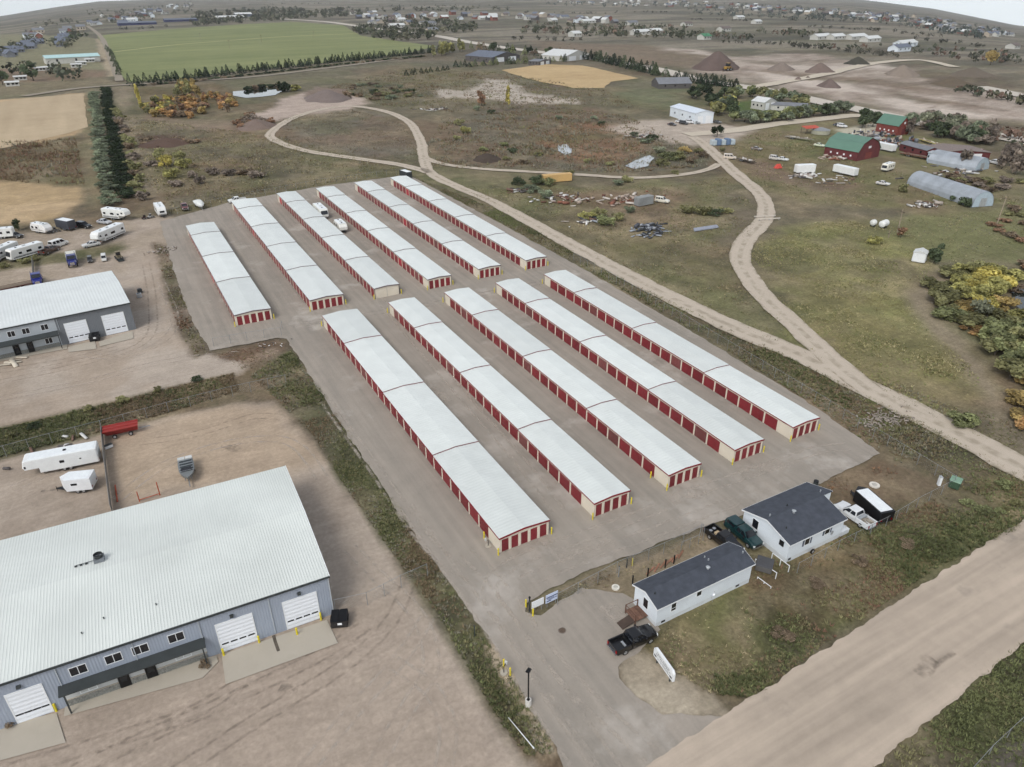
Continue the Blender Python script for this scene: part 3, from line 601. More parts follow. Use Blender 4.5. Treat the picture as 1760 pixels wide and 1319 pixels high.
for k, (pts, wd) in enumerate((([(1572, 1156), (1590, 1143), (1606, 1134)], 2.2), ([(1596, 1162), (1612, 1140), (1640, 1122)], .8), ([(380, 770), (395, 768), (410, 775)], 2.0), ([(270, 1238), (282, 1240), (296, 1246)], 1.4), ([(480, 1182), (495, 1184), (512, 1182)], 1.6), ([(70, 845), (110, 838), (150, 826)], .8))): strip('damp_stain', pts, wd, (.042 if pts[0][0] > 1000 else -.04), F_damp, .5, .4)
# ================================================================ STORAGE BUILDINGS
M_cream = ribbed('cream_steel', (214, 204, 186), 0, .3, .25, .55, .06)
M_roofw = ribbed('white_standing_seam', (213, 217, 212), 1, .6, .3, .34, .045, rnd=.07, spec=.5)
M_redtrim = mat('maroon_trim', (128, 30, 40), .5, .12)
M_dark = mat('dark_steel', (40, 40, 44), .5, .1)
M_yel = mat('bollard_yellow', (214, 196, 52), .5, .15, 3)
def door_mat(name, c):
    return ribbed(name, c, 2, .16, .7, .45, .1, rnd=.16)
M_door = door_mat('maroon_rollup', (126, 39, 45)); M_door2 = door_mat('bright_red_rollup', (170, 30, 48)); M_door3 = door_mat('faded_rollup', (120, 66, 64))
def ground_ref(y): return 0.02*(y-60)
ORD = {1: 'first', 2: 'second', 3: 'third', 4: 'fourth', 5: 'fifth', 6: 'sixth'}
def storage_building(x, w, y0, y1, steps, pitch, end_doors, row, k, panel_near=3.0, panel_far=2.6, eave=2.5, blank_end=False):
    lab = {'F': 'white-roofed storage building with maroon doors, %s from the left in the front block' % ORD[k],
           'B': 'long white-roofed storage building, %s from the left in the rear block' % ORD[k]}[row]
    t = thing('storage_building', lab, 'storage building', (x, y0, ground_ref(y0)), 0, 'rows of self storage buildings')
    secs = sorted([y0]+[s for s in steps if y0 < s < y1]+[y1])
    L = y1-y0; cap = .06
    # door bays on the left side, section by section (each section sits on its own floor level)
    wall, jamb = MB(), MB(); doors = []
    for i in range(len(secs)-1):
        a, b = secs[i]-y0, secs[i+1]-y0
        g0 = ground_ref(secs[i])-ground_ref(y0); sh = .0145   # floor and roof follow the fall of the yard, with a small step at each section
        zt = g0+eave; nw, nj = len(wall.v), len(jamb.v)
        SH = Matrix(((1, 0, 0, 0), (0, 1, 0, 0), (0, sh, 1, -sh*a), (0, 0, 0, 1)))
        wall.box(.12, w-.12, a+(.12 if i == 0 else 0), b-(.12 if i == len(secs)-2 else 0), g0-1.2, zt-.02)   # body
        jamb.box(0, .119, a, b, zt-.36, zt-.03); jamb.box(w-.119, w, a, b, g0-1.2, zt-.03)
        d0, d1 = a, b
        if i == 0:
            d0 = a+panel_near; jamb.box(0, .119, a, d0, g0-1.2, zt-.36)
        if i == len(secs)-2:
            d1 = b-panel_far; jamb.box(0, .119, d1, b, g0-1.2, zt-.36)
        n = max(1, round((d1-d0)/pitch)); p = (d1-d0)/n; jw = .3
        for q in range(n):
            c0, c1 = d0+q*p, d0+(q+1)*p
            jamb.box(0, .119, c0, c0+jw/2, g0-1.2, zt-.36); jamb.box(0, .119, c1-jw/2, c1, g0-1.2, zt-.36)
            doors.append((c0+jw/2, c1-jw/2, g0+sh*(c0-a), g0+sh*(c0-a)+eave-.36))
        # roof section: low gable, ridge along the building
        r = MB(); ov = .1; e0 = a-(ov if i == 0 else -.01); e1 = b+(ov if i == len(secs)-2 else .01); rh = .24*w/6.1
        prof = [(-ov, zt), (w/2, zt+rh), (w+ov, zt), (w+ov, zt+.07), (w/2, zt+rh+.07), (-ov, zt+.07)]
        r.prism(prof, 1, e0, e1)
        ro = r.tf(SH).build('roof_section', M_roofw, t)
        # rake trim on the end that faces the gate, and eave trim
        tr = MB(); tb = .17 if i == 0 else .05; tp = [(-ov-.02, zt-tb), (w/2, zt+rh-tb), (w+ov+.02, zt-tb), (w+ov+.02, zt+.085), (w/2, zt+rh+.085), (-ov-.02, zt+.085)]
        tr.prism(tp, 1, e0-.05, e0-.004); tr.tf(SH).build('rake_trim', (M_redtrim if i == 0 else M_trimm) if row == 'F' else M_trimb, t)
        g_ = MB(); g_.box(-ov-.07, -ov-.004, e0, e1, zt-.05, zt+.075); g_.tf(SH).build('eave_trim', M_redtrim if row == 'F' else M_trimb, t)
        for mb_, n_ in ((wall, nw), (jamb, nj)):
            for q in range(n_, len(mb_.v)): mb_.v[q] = tuple(SH @ Vector(mb_.v[q]))
        if i:   # gable infill above the lower section
            gb = MB(); gb.prism([(.0, zt-.4), (w, zt-.4), (w, zt-.02), (w/2, zt+rh-.02), (0, zt-.02)], 1, a+.0, a+.1); gb.build('step_wall', M_cream, t)
    # near end wall with narrow doors
    zt = eave; nd = end_doors; jw = .42
    rh = .24*w/6.1
    if blank_end:
        jamb.prism([(0, -1.2), (w, -1.2), (w, zt-.03), (w/2, zt+rh-.03), (0, zt-.03)], 1, 0, .119)
        st = MB(); st.box(w/2-.06, w/2+.06, -.012, -.001, 0, zt+.1); st.build('seam', mat('seam_grey', (178, 172, 160), .6), t)
    else:
        jamb.prism([(.12, zt-.42), (w-.12, zt-.42), (w-.12, zt-.03), (w/2, zt+rh-.03), (.12, zt-.03)], 1, 0, .119)
        p = (w-.24)/nd
        for q in range(nd):
            c0, c1 = .12+q*p, .12+(q+1)*p
            jamb.box(c0, c0+jw/2, 0, .119, -1.2, zt-.42); jamb.box(c1-jw/2, c1, 0, .119, -1.2, zt-.42)
            dm = MB(); dm.box(c0+jw/2, c1-jw/2, .05, .118, 0, zt-.42); dm.build('door', M_door if (q*7+k*3) % 5 else M_door, t)
    # far end
    ze = ground_ref(secs[-2])-ground_ref(y0)+eave+.0145*(secs[-1]-secs[-2])
    jamb.prism([(0, ze-4), (w, ze-4), (w, ze-.03), (w/2, ze+rh-.03), (0, ze-.03)], 1, L-.119, L)
    wall.build('wall_core', M_cream, t); jamb.build('wall', M_cream, t)
    share = {}
    for j, (c0, c1, z0, z1) in enumerate(doors):
        key = (round(c1-c0, 2), round(z1-z0, 2), 2 if (j*13+k*5) % 37 == 11 and row == 'B' else (3 if (j*5+k) % 9 == 0 else 1))
        if key not in share:
            mb = MB(); mb.box(.05, .118, 0, key[0], 0, key[1]); mb.box(.02, .049, .05, key[0]-.05, .0, .09)
            share[key] = mb.mesh('door', {1: M_door, 2: M_door2, 3: M_door3}[key[2]])
        link('door', share[key], t, (0, c0, z0))
    return t
M_trimb = mat('grey_brown_trim', (112, 100, 102), .5, .12); M_trimm = mat('dull_maroon_trim', (112, 62, 66), .5, .12)
SF, SB = [86.5, 108.2, 130.1], [176, 196.3, 215.8, 236]
FB = [(34.0, 7.6, 65.1, 145.2, 5), (49.0, 6.1, 65.0, 145.1, 4), (62.4, 6.1, 65.1, 144.5, 4), (75.6, 6.1, 65.2, 144.0, 4), (88.6, 6.1, 65.4, 143.3, 4)]
BB = [(17.5, 7.6, 154.4, 225.6, 5), (33.9, 7.6, 154.6, 246.0, 5), (48.9, 6.1, 154.3, 248.3, 4), (62.1, 6.1, 153.6, 248.5, 4), (76.0, 6.1, 154.0, 249.7, 4), (89.5, 6.1, 153.8, 250.5, 4)]
for k, (x, w_, a, b, n) in enumerate(FB): storage_building(x, w_, a, b, SF, 3.08, n, 'F', k+1)
for k, (x, w_, a, b, n) in enumerate(BB): storage_building(x, w_, a, b, SB, 2.85, n, 'B', k+1, panel_near=1.0 if k < 2 else (.25 if k == 2 else 3.0), panel_far=2.6, blank_end=(k == 2))
def bollard(x, y, label, group='yellow bollards', h=1.15, r=.1):
    z = hs_(x, y); t = thing('bollard', label, 'bollard', (x, y, z), 0, group)
    m1 = MB(); m1.cyl((0, 0, -.2), (0, 0, h), r, n=10); m1.cyl((0, 0, h), (0, 0, h+.06), r, r*.4, n=10); m1.build('post', M_yel, t)
    return t
for row, lst, nm in (('F', FB, 'front'), ('B', BB, 'rear')):
    for k, (x, w_, a, b, n) in enumerate(lst):
        bollard(x-.35, a-.3, 'yellow bollard at the near left corner of the %s %s storage building' % (ORD[k+1], nm))
        bollard(x+w_+.4, a-.15, 'yellow bollard at the near right corner of the %s %s storage building' % (ORD[k+1], nm))
        if row == 'F': bollard(x-.4, b+.3, 'yellow bollard at the far left corner of the %s front storage building' % ORD[k+1])
bollard(33.5, 68.6, 'yellow bollard by the keypad on the side of the first front storage building')
bollard(61.9, 68.4, 'yellow bollard on the left side of the third front storage building')
# keypad pedestal at the first building
def pedestal(x, y, label, rz=0):
    t = thing('keypad_pedestal', label, 'keypad post', (x, y, hs_(x, y)), rz)
    p = MB(); p.cyl((0, 0, .12), (0, 0, 1.0), .05, n=8); p.cyl((0, 0, 1.0), (.35, 0, 1.25), .045, n=8); p.build('post', M_dark, t)
    k_ = MB(); k_.box(.3, .48, -.16, .16, 1.15, 1.5); k_.build('keypad', mat('keypad_grey', (190, 190, 186), .5), t)
    b = MB(); b.cyl((0, 0, -.1), (0, 0, .12), .42, n=14); b.build('base', M_conc, t); return t
pedestal(33.3, 67.0, 'dark keypad post on a round concrete base beside the first front storage building', math.pi)

# ================================================================ WAREHOUSES
M_wallblue = ribbed('blue_grey_steel', (150, 158, 170), 0, .3, .3, .5, .05)
M_walldark = ribbed('dark_grey_steel', (112, 116, 120), 0, .3, .3, .5, .05)
M_walllight = ribbed('light_grey_steel', (168, 174, 178), 0, .3, .3, .5, .05)
M_roofrib = mat('white_ribbed_roof', (210, 214, 208), .4, .08, .12)
M_roofflat = ribbed('white_roof_panels', (214, 218, 215), 0, .6, .3, .36, .05, spec=.5)
M_whitedoor = ribbed('white_sectional_door', (228, 232, 236), 2, .55, .5, .45, .03)
M_whitetrim = mat('white_trim', (226, 228, 228), .5, .04)
M_black = mat('black_paint', (24, 24, 26), .35, .1)
M_charcoal = mat('charcoal_metal', (58, 62, 62), .45, .12)
M_stone = mat('grey_stone', (132, 132, 126), .9, .35, 6, bump=.6)
def glass_mat():
    M = bpy.data.materials.new('window_glass'); M.use_nodes = True; b = M.node_tree.nodes['Principled BSDF']
    b.inputs['Base Color'].default_value = (.012, .014, .018, 1); b.inputs['Roughness'].default_value = .06; b.inputs['Specular IOR Level'].default_value = .55
    n = M.node_tree.nodes.new('ShaderNodeTexNoise'); n.inputs['Scale'].default_value = .7; bp = M.node_tree.nodes.new('ShaderNodeBump'); bp.inputs['Strength'].default_value = .04
    M.node_tree.links.new(n.outputs['Fac'], bp.inputs['Height']); M.node_tree.links.new(bp.outputs[0], b.inputs['Normal']); return M
M_glass = glass_mat()
def window(parent, x0, x1, z0, z1, y, mull=1, fm=None, fw=.07, shutters=None, name='window', tf=None):
    "window standing on a wall whose outside faces -y at y"
    f = MB(); fm = fm or M_whitetrim
    f.box(x0-fw, x1+fw, y-.05, y+.02, z0-fw, z0); f.box(x0-fw, x1+fw, y-.05, y+.02, z1, z1+fw)
    f.box(x0-fw, x0, y-.05, y+.02, z0, z1); f.box(x1, x1+fw, y-.05, y+.02, z0, z1)
    for k in range(mull):
        c = x0+(x1-x0)*(k+1)/(mull+1); f.box(c-.03, c+.03, y-.045, y+.02, z0, z1)
    T = tf or Matrix()
    o = f.tf(T).build(name, fm, parent)
    g = MB(); g.box(x0, x1, y-.02, y+.015, z0, z1); g.tf(T).build('pane', M_glass, o)
    if shutters:
        for a, b in ((x0-fw-.34, x0-fw-.02), (x1+fw+.02, x1+fw+.34)):
            s = MB(); s.box(a, b, y-.04, y-.002, z0-.05, z1+.05); s.tf(T).build('shutter', shutters, parent)
    return o
def overhead_door(parent, x0, x1, h, y, z=0):
    d = MB(); n = 6; ph = h/n
    for k in range(n): d.box(x0, x1, y-.05, y-.003, z+k*ph+.012, z+(k+1)*ph)
    o = d.build('overhead_door', M_whitedoor, parent)
    fr = MB(); fr.box(x0-.12, x0-.001, y-.07, y-.002, z, z+h+.12); fr.box(x1+.001, x1+.12, y-.07, y-.002, z, z+h+.12); fr.box(x0, x1, y-.07, y-.002, z+h+.001, z+h+.12); fr.build('door_frame', M_whitetrim, o)
    w_ = (x1-x0)
    for k in range(4):
        c = x0+w_*(k+.5)/4; p = MB(); p.box(c-.36, c+.36, y-.062, y-.052, z+ph*1.55, z+ph*1.85); p.build('door_window', M_glass, o)
    return o
def warehouse(name, label, origin, rz, length, depth, eave, ridge, wallm, roof, ribs):
    t = thing(name, label, 'warehouse', origin, rz)
    # x runs to the left (negative), front face at y = 0
    wl = MB(); wl.prism([(0, -.6), (depth, -.6), (depth, eave), (depth/2, ridge-.05), (0, eave)], 0, -length, 0); wl.build('wall', wallm, t)
    r = MB(); ov = .15
    if ribs:
        n = int(length/.31); prof = []
        for i in range(n+1):
            x = -length-ov+i*(length+2*ov)/n; s = (length+2*ov)/n
            prof += [(x, 0), (x+s*.25, .0), (x+s*.38, .02), (x+s*.62, .02), (x+s*.75, 0)] if i < n else [(x, 0)]
        rows = [(-ov, eave+.02), (depth/2, ridge), (depth+ov, eave+.02)]
        r.loft([[(x, yy, zz+dz) for x, dz in prof] for yy, zz in rows], caps=False, closed=False)
    else:
        r.prism([(-ov, eave+.01), (depth/2, ridge+.0), (depth+ov, eave+.01), (depth+ov, eave+.12), (depth/2, ridge+.12), (-ov, eave+.12)], 0, -length-ov, ov)
    r.build('roof', roof, t)
    g = MB(); g.box(-length-ov, ov+.02, -ov-.14, -ov-.004, eave-.16, eave+.06); g.build('gutter', M_charcoal, t)
    for yy0, yy1, z0, z1 in ((-ov, depth/2, eave, ridge), (depth/2, depth+ov, ridge, eave)):
        rk = MB(); rk.prism([(yy0, z0-.2), (yy1, z1-.2), (yy1, z1+.1), (yy0, z0+.1)], 0, ov+.002, ov+.06); rk.build('rake_trim', M_whitetrim if ribs else M_walldark, t)
    return t
# --- the near one, bottom left
Z1 = hs_(11.7, 65.6)
W1 = warehouse('warehouse', 'large blue-grey metal warehouse with white ribbed roof and three overhead doors, bottom left', (11.7, 65.6, Z1), R(-2.3), 46, 24.5, 6.0, 6.85, M_wallblue, M_roofrib, True)
def w1x(px, py, z=0):   # local x of a point seen on the front wall plane
    p = G(px, py, z); q = Vector((p.x-11.7, p.y-65.6)); c, s = math.cos(R(2.3)), math.sin(R(2.3)); return c*q.x-s*q.y
D1 = [(w1x(495, 1080), w1x(549.5, 1061)), (w1x(383, 1119), w1x(442, 1098)), (w1x(34, 1234), w1x(92, 1213))]
for a, b in D1: overhead_door(W1, a, b, 4.2, 0)
win_up = [(302.5, 1094), (241, 1114), (195, 1130), (134.5, 1150)]
for px, py in win_up:
    c = w1x(px, py, 4.4); window(W1, c-.75, c+.75, 3.85, 4.95, 0)
for px, py in ((315, 1130), (151, 1185)):
    c = w1x(px, py, 1.7); window(W1, c-.75, c+.75, 1.2, 2.2, 0)
ca, cb = w1x(102, 1180, 3.0), w1x(350, 1102, 3.0)
lw = MB(); lw.box(ca, cb, -.03, -.002, .9, 2.95); lw.build('entry_wall', mat('pale_entry_panel', (184, 186, 184), .7, .06), W1)
st = MB(); random.seed(3)
for i in range(60):
    for j in range(4):
        if i*.3 > cb-ca-.3: break
        x = ca+i*.3+(j % 2)*.15; st.box(x+.01, x+.28, -.1-random.random()*.05, -.031, .02+j*.22, .22+j*.22)
so_ = st.build('stone_wainscot', M_stone, W1); so_['kind'] = 'stuff'
sl = MB(); sl.box(ca, cb, -.13, -.031, .9, .98); sl.build('wainscot_cap', M_conc, W1)
cn = MB(); cn.prism([(-1.25, 2.72), (-.032, 3.0), (-.032, 3.15), (-1.25, 2.87)], 0, ca-.1, cb+.1); cn.build('canopy', M_charcoal, W1)
for x in (ca+.35, cb-.25):
    p = MB(); p.box(x-.07, x+.07, -1.2, -1.06, 0, 2.74); p.build('canopy_post', M_charcoal, W1)
for px, py in ((213, 1165), (259, 1150)):
    x = w1x(px, py, 1.2); d = MB(); d.box(x-.55, x+.55, -.17, -.131, .02, 2.2); dd = d.build('entry_door', M_black, W1)
    p = MB(); p.box(x-.33, x+.33, -.185, -.171, .9, 1.95); p.build('door_pane', M_glass, dd)
for px in ((452, 1000), (224, 1075), (335, 1040), (95, 1113)):
    x = w1x(*px, 5.6); p = MB(); p.box(x-.05, x+.05, -.1, -.002, .2 if px[0] == 452 else 3.1, 5.85); p.build('downspout', M_walllight, W1)
for px, py in ((512, 1015), (397, 1055), (32, 1174)):
    x = w1x(px, py, 4.9); p = MB(); p.prism([(-.3, 4.75), (-.002, 4.7), (-.002, 5.05), (-.22, 5.02)], 0, x-.2, x+.2); p.build('wall_light', M_charcoal, W1)
cornr = MB(); cornr.box(-.12, .03, -.03, .12, -.3, 5.98); cornr.build('corner_trim', M_walllight, W1)
def on_w1(px, py, roofz=6.6):
    p = G(px, py, roofz); q = Vector((p.x-11.7, p.y-65.6)); c, s = math.cos(R(2.3)), math.sin(R(2.3)); return c*q.x-s*q.y, s*q.x+c*q.y
def roof_z(y, eave=6.0, ridge=6.85, depth=24.5): return eave+(ridge-eave)*(1-abs(y-depth/2)/(depth/2))
fx, fy = on_w1(169, 957, 7.0); fz = roof_z(fy)
fan = MB(); fan.box(fx-.55, fx+.55, fy-.55, fy+.55, fz-.1, fz+.55); fan.build('roof_fan_curb', mat('grey_unit', (116, 120, 124), .5), W1)
fan = MB(); fan.cyl((fx, fy, fz+.56), (fx, fy, fz+.95), .5, n=14, caps=False); fan.cyl((fx, fy, fz+.6), (fx, fy, fz+.7), .12, n=8); fan.box(fx-.48, fx+.48, fy-.04, fy+.04, fz+.64, fz+.66); fan.box(fx-.04, fx+.04, fy-.48, fy+.48, fz+.67, fz+.69); fan.build('roof_fan', M_charcoal, W1)
pp = MB(); pp.cyl((fx-.56, fy, fz+.22), (fx-2.6, fy, fz+.2), .04, n=6)
for k in range(3): pp.box(fx-2.6+k*.55, fx-2.35+k*.55, fy-.12, fy+.12, fz+.05, fz+.16)
pp.build('gas_pipe', M_charcoal, W1)
for px, py in ((268, 1038), (140, 1087), (178, 1062)):
    x, y = on_w1(px, py, 6.4); z = roof_z(y); v_ = MB(); v_.cyl((x, y, z-.05), (x, y, z+.22), .06, n=8); v_.cyl((x, y, z+.22), (x, y, z+.26), .09, n=8); v_.build('roof_vent', M_charcoal, W1)
for i, px in enumerate(((511, 1091), (552, 1065), (385, 1127), (446, 1105), (30, 1240), (97, 1222))):
    p = G(*px); bollard(p.x, p.y, 'yellow bollard %s the %s overhead door of the near warehouse' % ('left of' if i % 2 == 0 else 'right of', ['rightmost', 'middle', 'leftmost'][i//2]), 'warehouse bollards', 1.05, .12)
# aprons and entry walk
def slab(name, pts, off=.05): return sheet(name, GP(pts), off, M_conc, 3, .0)
slab('concrete_apron', [(381, 1126), (562, 1066), (581, 1106), (388, 1177)])
slab('concrete_apron', [(-60, 1262), (97, 1226), (113, 1277), (-40, 1319)])
slab('concrete_walk', [(110, 1232), (112, 1212), (345, 1132), (372, 1128), (375, 1138), (348, 1166)], .045)
jt = strip('downspout_runoff', [(470, 1093), (473, 1103), (479, 1120)], .35, .056, mat('wet_stain', (92, 84, 74), .9, .3, 3), .6, .05)
def dumpster(px, py, label, rz, c, group=None, s=1.0):
    p = G(px, py); t = thing('dumpster', label, 'dumpster', p, rz, group, s); Mx = mat('dumpster_'+'_'.join(map(str, c)), c, .5, .2, 2)
    b = MB(); b.prism([(-.75, .12), (.75, .12), (.95, .5), (.85, 1.35), (-.85, 1.15), (-.9, .5)], 1, -.95, .95); b.build('bin', Mx, t)
    for s_ in (-1, 1):
        l = MB(); l.prism([(-.9, 1.17), (.9, 1.37), (.9, 1.43), (-.9, 1.23)], 1, s_*.48-.45, s_*.48+.45); l.build('lid', M_black, t)
        r = MB(); r.box(-.45, .45, s_*.96-.1, s_*.96+.1, .75, .95); r.build('fork_pocket', Mx, t)
    lb = MB(); lb.prism([(-.93, .72), (-.915, .72), (-.895, 1.0), (-.91, 1.0)], 1, -.35, .15); lb.build('placard', M_whitetrim, t)
    for sx in (-.6, .6):
        for sy in (-.75, .75):
            wv = MB(); wv.cyl((sx, sy-.05, .09), (sx, sy+.05, .09), .09, n=8); wv.build('caster', M_black, t)
    return t
dumpster(585, 1072, 'black dumpster at the right corner of the near warehouse', R(68), (44, 42, 42))
bush_spots = [(351, 1146), (15, 1250)]
# --- the far one, mid left
Z2 = hs_(-1.6, 163.2)
W2 = warehouse('warehouse', 'dark grey metal warehouse with white roof and two overhead doors, behind the near warehouse', (-1.6, 163.2, Z2), R(5.2), 48, 23.5, 6.0, 7.0, M_walldark, M_roofflat, False)
def w2x(px, py, z=0):
    p = G(px, py, z); q = Vector((p.x+1.6, p.y-163.2)); c, s = math.cos(R(-5.2)), math.sin(R(-5.2)); return c*q.x-s*q.y
for (a, b) in (((184.5, 577), (220, 569)), ((120, 588), (156, 581))): overhead_door(W2, w2x(*a), w2x(*b), 4.3, 0)
la = w2x(96, 560, 5.8)
lp = MB(); lp.box(-47, la, -.03, -.002, 0, 5.9); lp.build('office_wall', M_walllight, W2)
for px, py in ((76, 561), (44, 568), (19, 573)):
    c = w2x(px, py, 4.6); window(W2, c-.6, c+.6, 4.0, 5.1, -.03)
c = w2x(84, 586, 1.6); window(W2, c-.6, c+.6, 1.0, 2.1, -.03)
cx0, cx1 = -46, w2x(100, 572, 3.2)
cn = MB(); cn.prism([(-1.9, 2.85), (-.032, 3.15), (-.032, 3.35), (-1.9, 3.05)], 0, cx0, cx1); cn.build('canopy', M_charcoal, W2)
p = MB(); p.box(cx1-.25, cx1-.1, -1.8, -1.65, 0, 2.86); p.build('canopy_post', M_charcoal, W2)
st = MB(); random.seed(4)
for i in range(130):
    for j in range(3):
        x = cx0+i*.32+(j % 2)*.15
        if x > cx1-.4: break
        st.box(x+.01, x+.3, -.14-random.random()*.04, -.031, .02+j*.26, .26+j*.26)
so_ = st.build('stone_wainscot', M_stone, W2); so_['kind'] = 'stuff'
for px, py in ((29, 600), (52, 593)):
    x = w2x(px, py, 1.1); d = MB(); d.box(x-.55, x+.55, -.2, -.141, .02, 2.2); dd = d.build('entry_door', M_black, W2)
    p = MB(); p.box(x-.3, x+.3, -.21, -.201, .6, 1.9); p.build('door_pane', M_glass, dd)
for px, py in ((95, 545), (32, 556)):
    x = w2x(px, py, 5.8); p = MB(); p.box(x-.05, x+.05, -.1, -.031, 3.4, 5.85); p.build('downspout', M_walllight, W2)
slab('concrete_apron', [(117, 597), (163, 586), (166, 600), (118, 606)], .05)
slab('concrete_apron', [(170, 588), (228, 570), (230, 582), (172, 596)], .05)
slab('concrete_walk', [(-60, 618), (115, 592), (116, 600), (-60, 632)], .045)
dumpster(164, 585, 'black dumpster between the overhead doors of the far warehouse', R(85), (38, 38, 40))
# ================================================================ VEHICLES
M_tyre = mat('tyre_rubber', (34, 33, 32), .85, .15, 4); M_rim = mat('wheel_rim', (176, 178, 180), .35, .1, metal=.6)
M_chrome = mat('bright_metal', (196, 198, 200), .25, .06, metal=.9); M_plast = mat('black_plastic', (30, 30, 32), .6, .1)
M_lampw = mat('headlight_lens', (214, 216, 214), .15, .05); M_lampr = mat('red_lens', (150, 16, 20), .25, .05)
M_alu = mat('aluminium_sheet', (186, 190, 192), .4, .08, metal=.5); M_galv = mat('galvanised_steel', (150, 152, 152), .5, .12, metal=.4)
def paint(c, rough=.28):
    return mat('paint_%d_%d_%d' % c, c, rough, .05, 1.0, 0, 0, .5, 0, .6)
WHEELS = {}
def wheel(parent, x, y, r=.4, w=.26):
    k = (r, w)
    if k not in WHEELS:
        a = MB(); n = 18
        prof = [(-w/2, r*.62), (-w/2, r*.93), (-w*.36, r), (w*.36, r), (w/2, r*.93), (w/2, r*.62)]
        a.loft([[(rr*math.cos(2*math.pi*i/n), yy, rr*math.sin(2*math.pi*i/n)) for i in range(n)] for yy, rr in prof], caps=True)
        b = MB(); b.cyl((0, -w*.52, 0), (0, w*.52, 0), r*.6, n=14); b.cyl((0, -w*.58, 0), (0, w*.58, 0), r*.2, n=8)
        WHEELS[k] = (a.mesh('tyre', M_tyre, True), b.mesh('rim', M_rim))
    o = link('tyre', WHEELS[k][0], parent, (x, y, r)); link('rim', WHEELS[k][1], o); return o
def seat(px_rear, px_front, dz=0):
    a, b = G(*px_rear), G(*px_front); c = (a+b)/2; c.z = hs_(c.x, c.y); return c, heading(a, b)
def ring(x, zl, zh, wl, wm, wh, zm=None):
    zm = zl+(zh-zl)*.6 if zm is None else zm
    return [(x, -wl, zl), (x, -wm, zm), (x, -wh, zh), (x, wh, zh), (x, wm, zm), (x, wl, zl)]
def greenhouse(t, P, base, top, z0, z1, wb, wt, two=True):
    """roof with pillars and separate glass; base = (rear x, front x) at the belt line, top likewise at the roof"""
    (rb, fb), (rt, ft) = base, top
    mb = MB(); mb.loft([[(rb, -wb, z0), (fb, -wb, z0), (fb, wb, z0), (rb, wb, z0)], [(rt, -wt, z1), (ft, -wt, z1), (ft, wt, z1), (rt, wt, z1)], [(rt+.12, -wt+.1, z1+.06), (ft-.15, -wt+.1, z1+.06), (ft-.15, wt-.1, z1+.06), (rt+.12, wt-.1, z1+.06)]]); mb.build('cab_roof', P, t)
    def pt(f, s, h):   # f 0 rear..1 front, s side -1..1, h 0..1
        x = (rb+(fb-rb)*f)*(1-h)+(rt+(ft-rt)*f)*h; y = s*(wb*(1-h)+wt*h); return Vector((x, y, z0+(z1-z0)*h))
    e = .012
    g = MB(); q = [pt(1, -.9, .08), pt(1, .9, .08), pt(1, .88, .94), pt(1, -.88, .94)]; nrm = Vector((1, 0, .8)).normalized()*e; g.quad(*[p+nrm for p in q]); g.build('windscreen', M_glass, t)
    g = MB(); q = [pt(0, -.85, .15), pt(0, .85, .15), pt(0, .82, .9), pt(0, -.82, .9)]; g.quad(*[p+Vector((-e, 0, e)) for p in q]); g.build('rear_window', M_glass, t)
    spans = ((.07, .45), (.51, .9)) if two else ((.08, .3), (.35, .6), (.65, .92))
    for s in (-1, 1):
        for a, b in spans:
            g = MB(); g.quad(*[p+Vector((0, s*e, 0)) for p in (pt(a, s, .12), pt(b+(.04 if b > .85 else 0), s, .12), pt(b-(.02 if b > .85 else 0), s, .9), pt(a+.02, s, .9))]); g.build('side_window', M_glass, t)
def lamps(t, L, w, zf, zr):
    for s in (-1, 1):
        h = MB(); h.box(L/2-.16, L/2-.0, s*w-.2 if s > 0 else -w-.04, s*w+.04 if s > 0 else -w+.2, zf-.1, zf+.1); h.build('headlight', M_lampw, t)
        h = MB(); h.box(-L/2-.0, -L/2+.12, s*w-.14 if s > 0 else -w-.05, s*w+.05 if s > 0 else -w+.14, zr-.2, zr+.18); h.build('taillight', M_lampr, t)
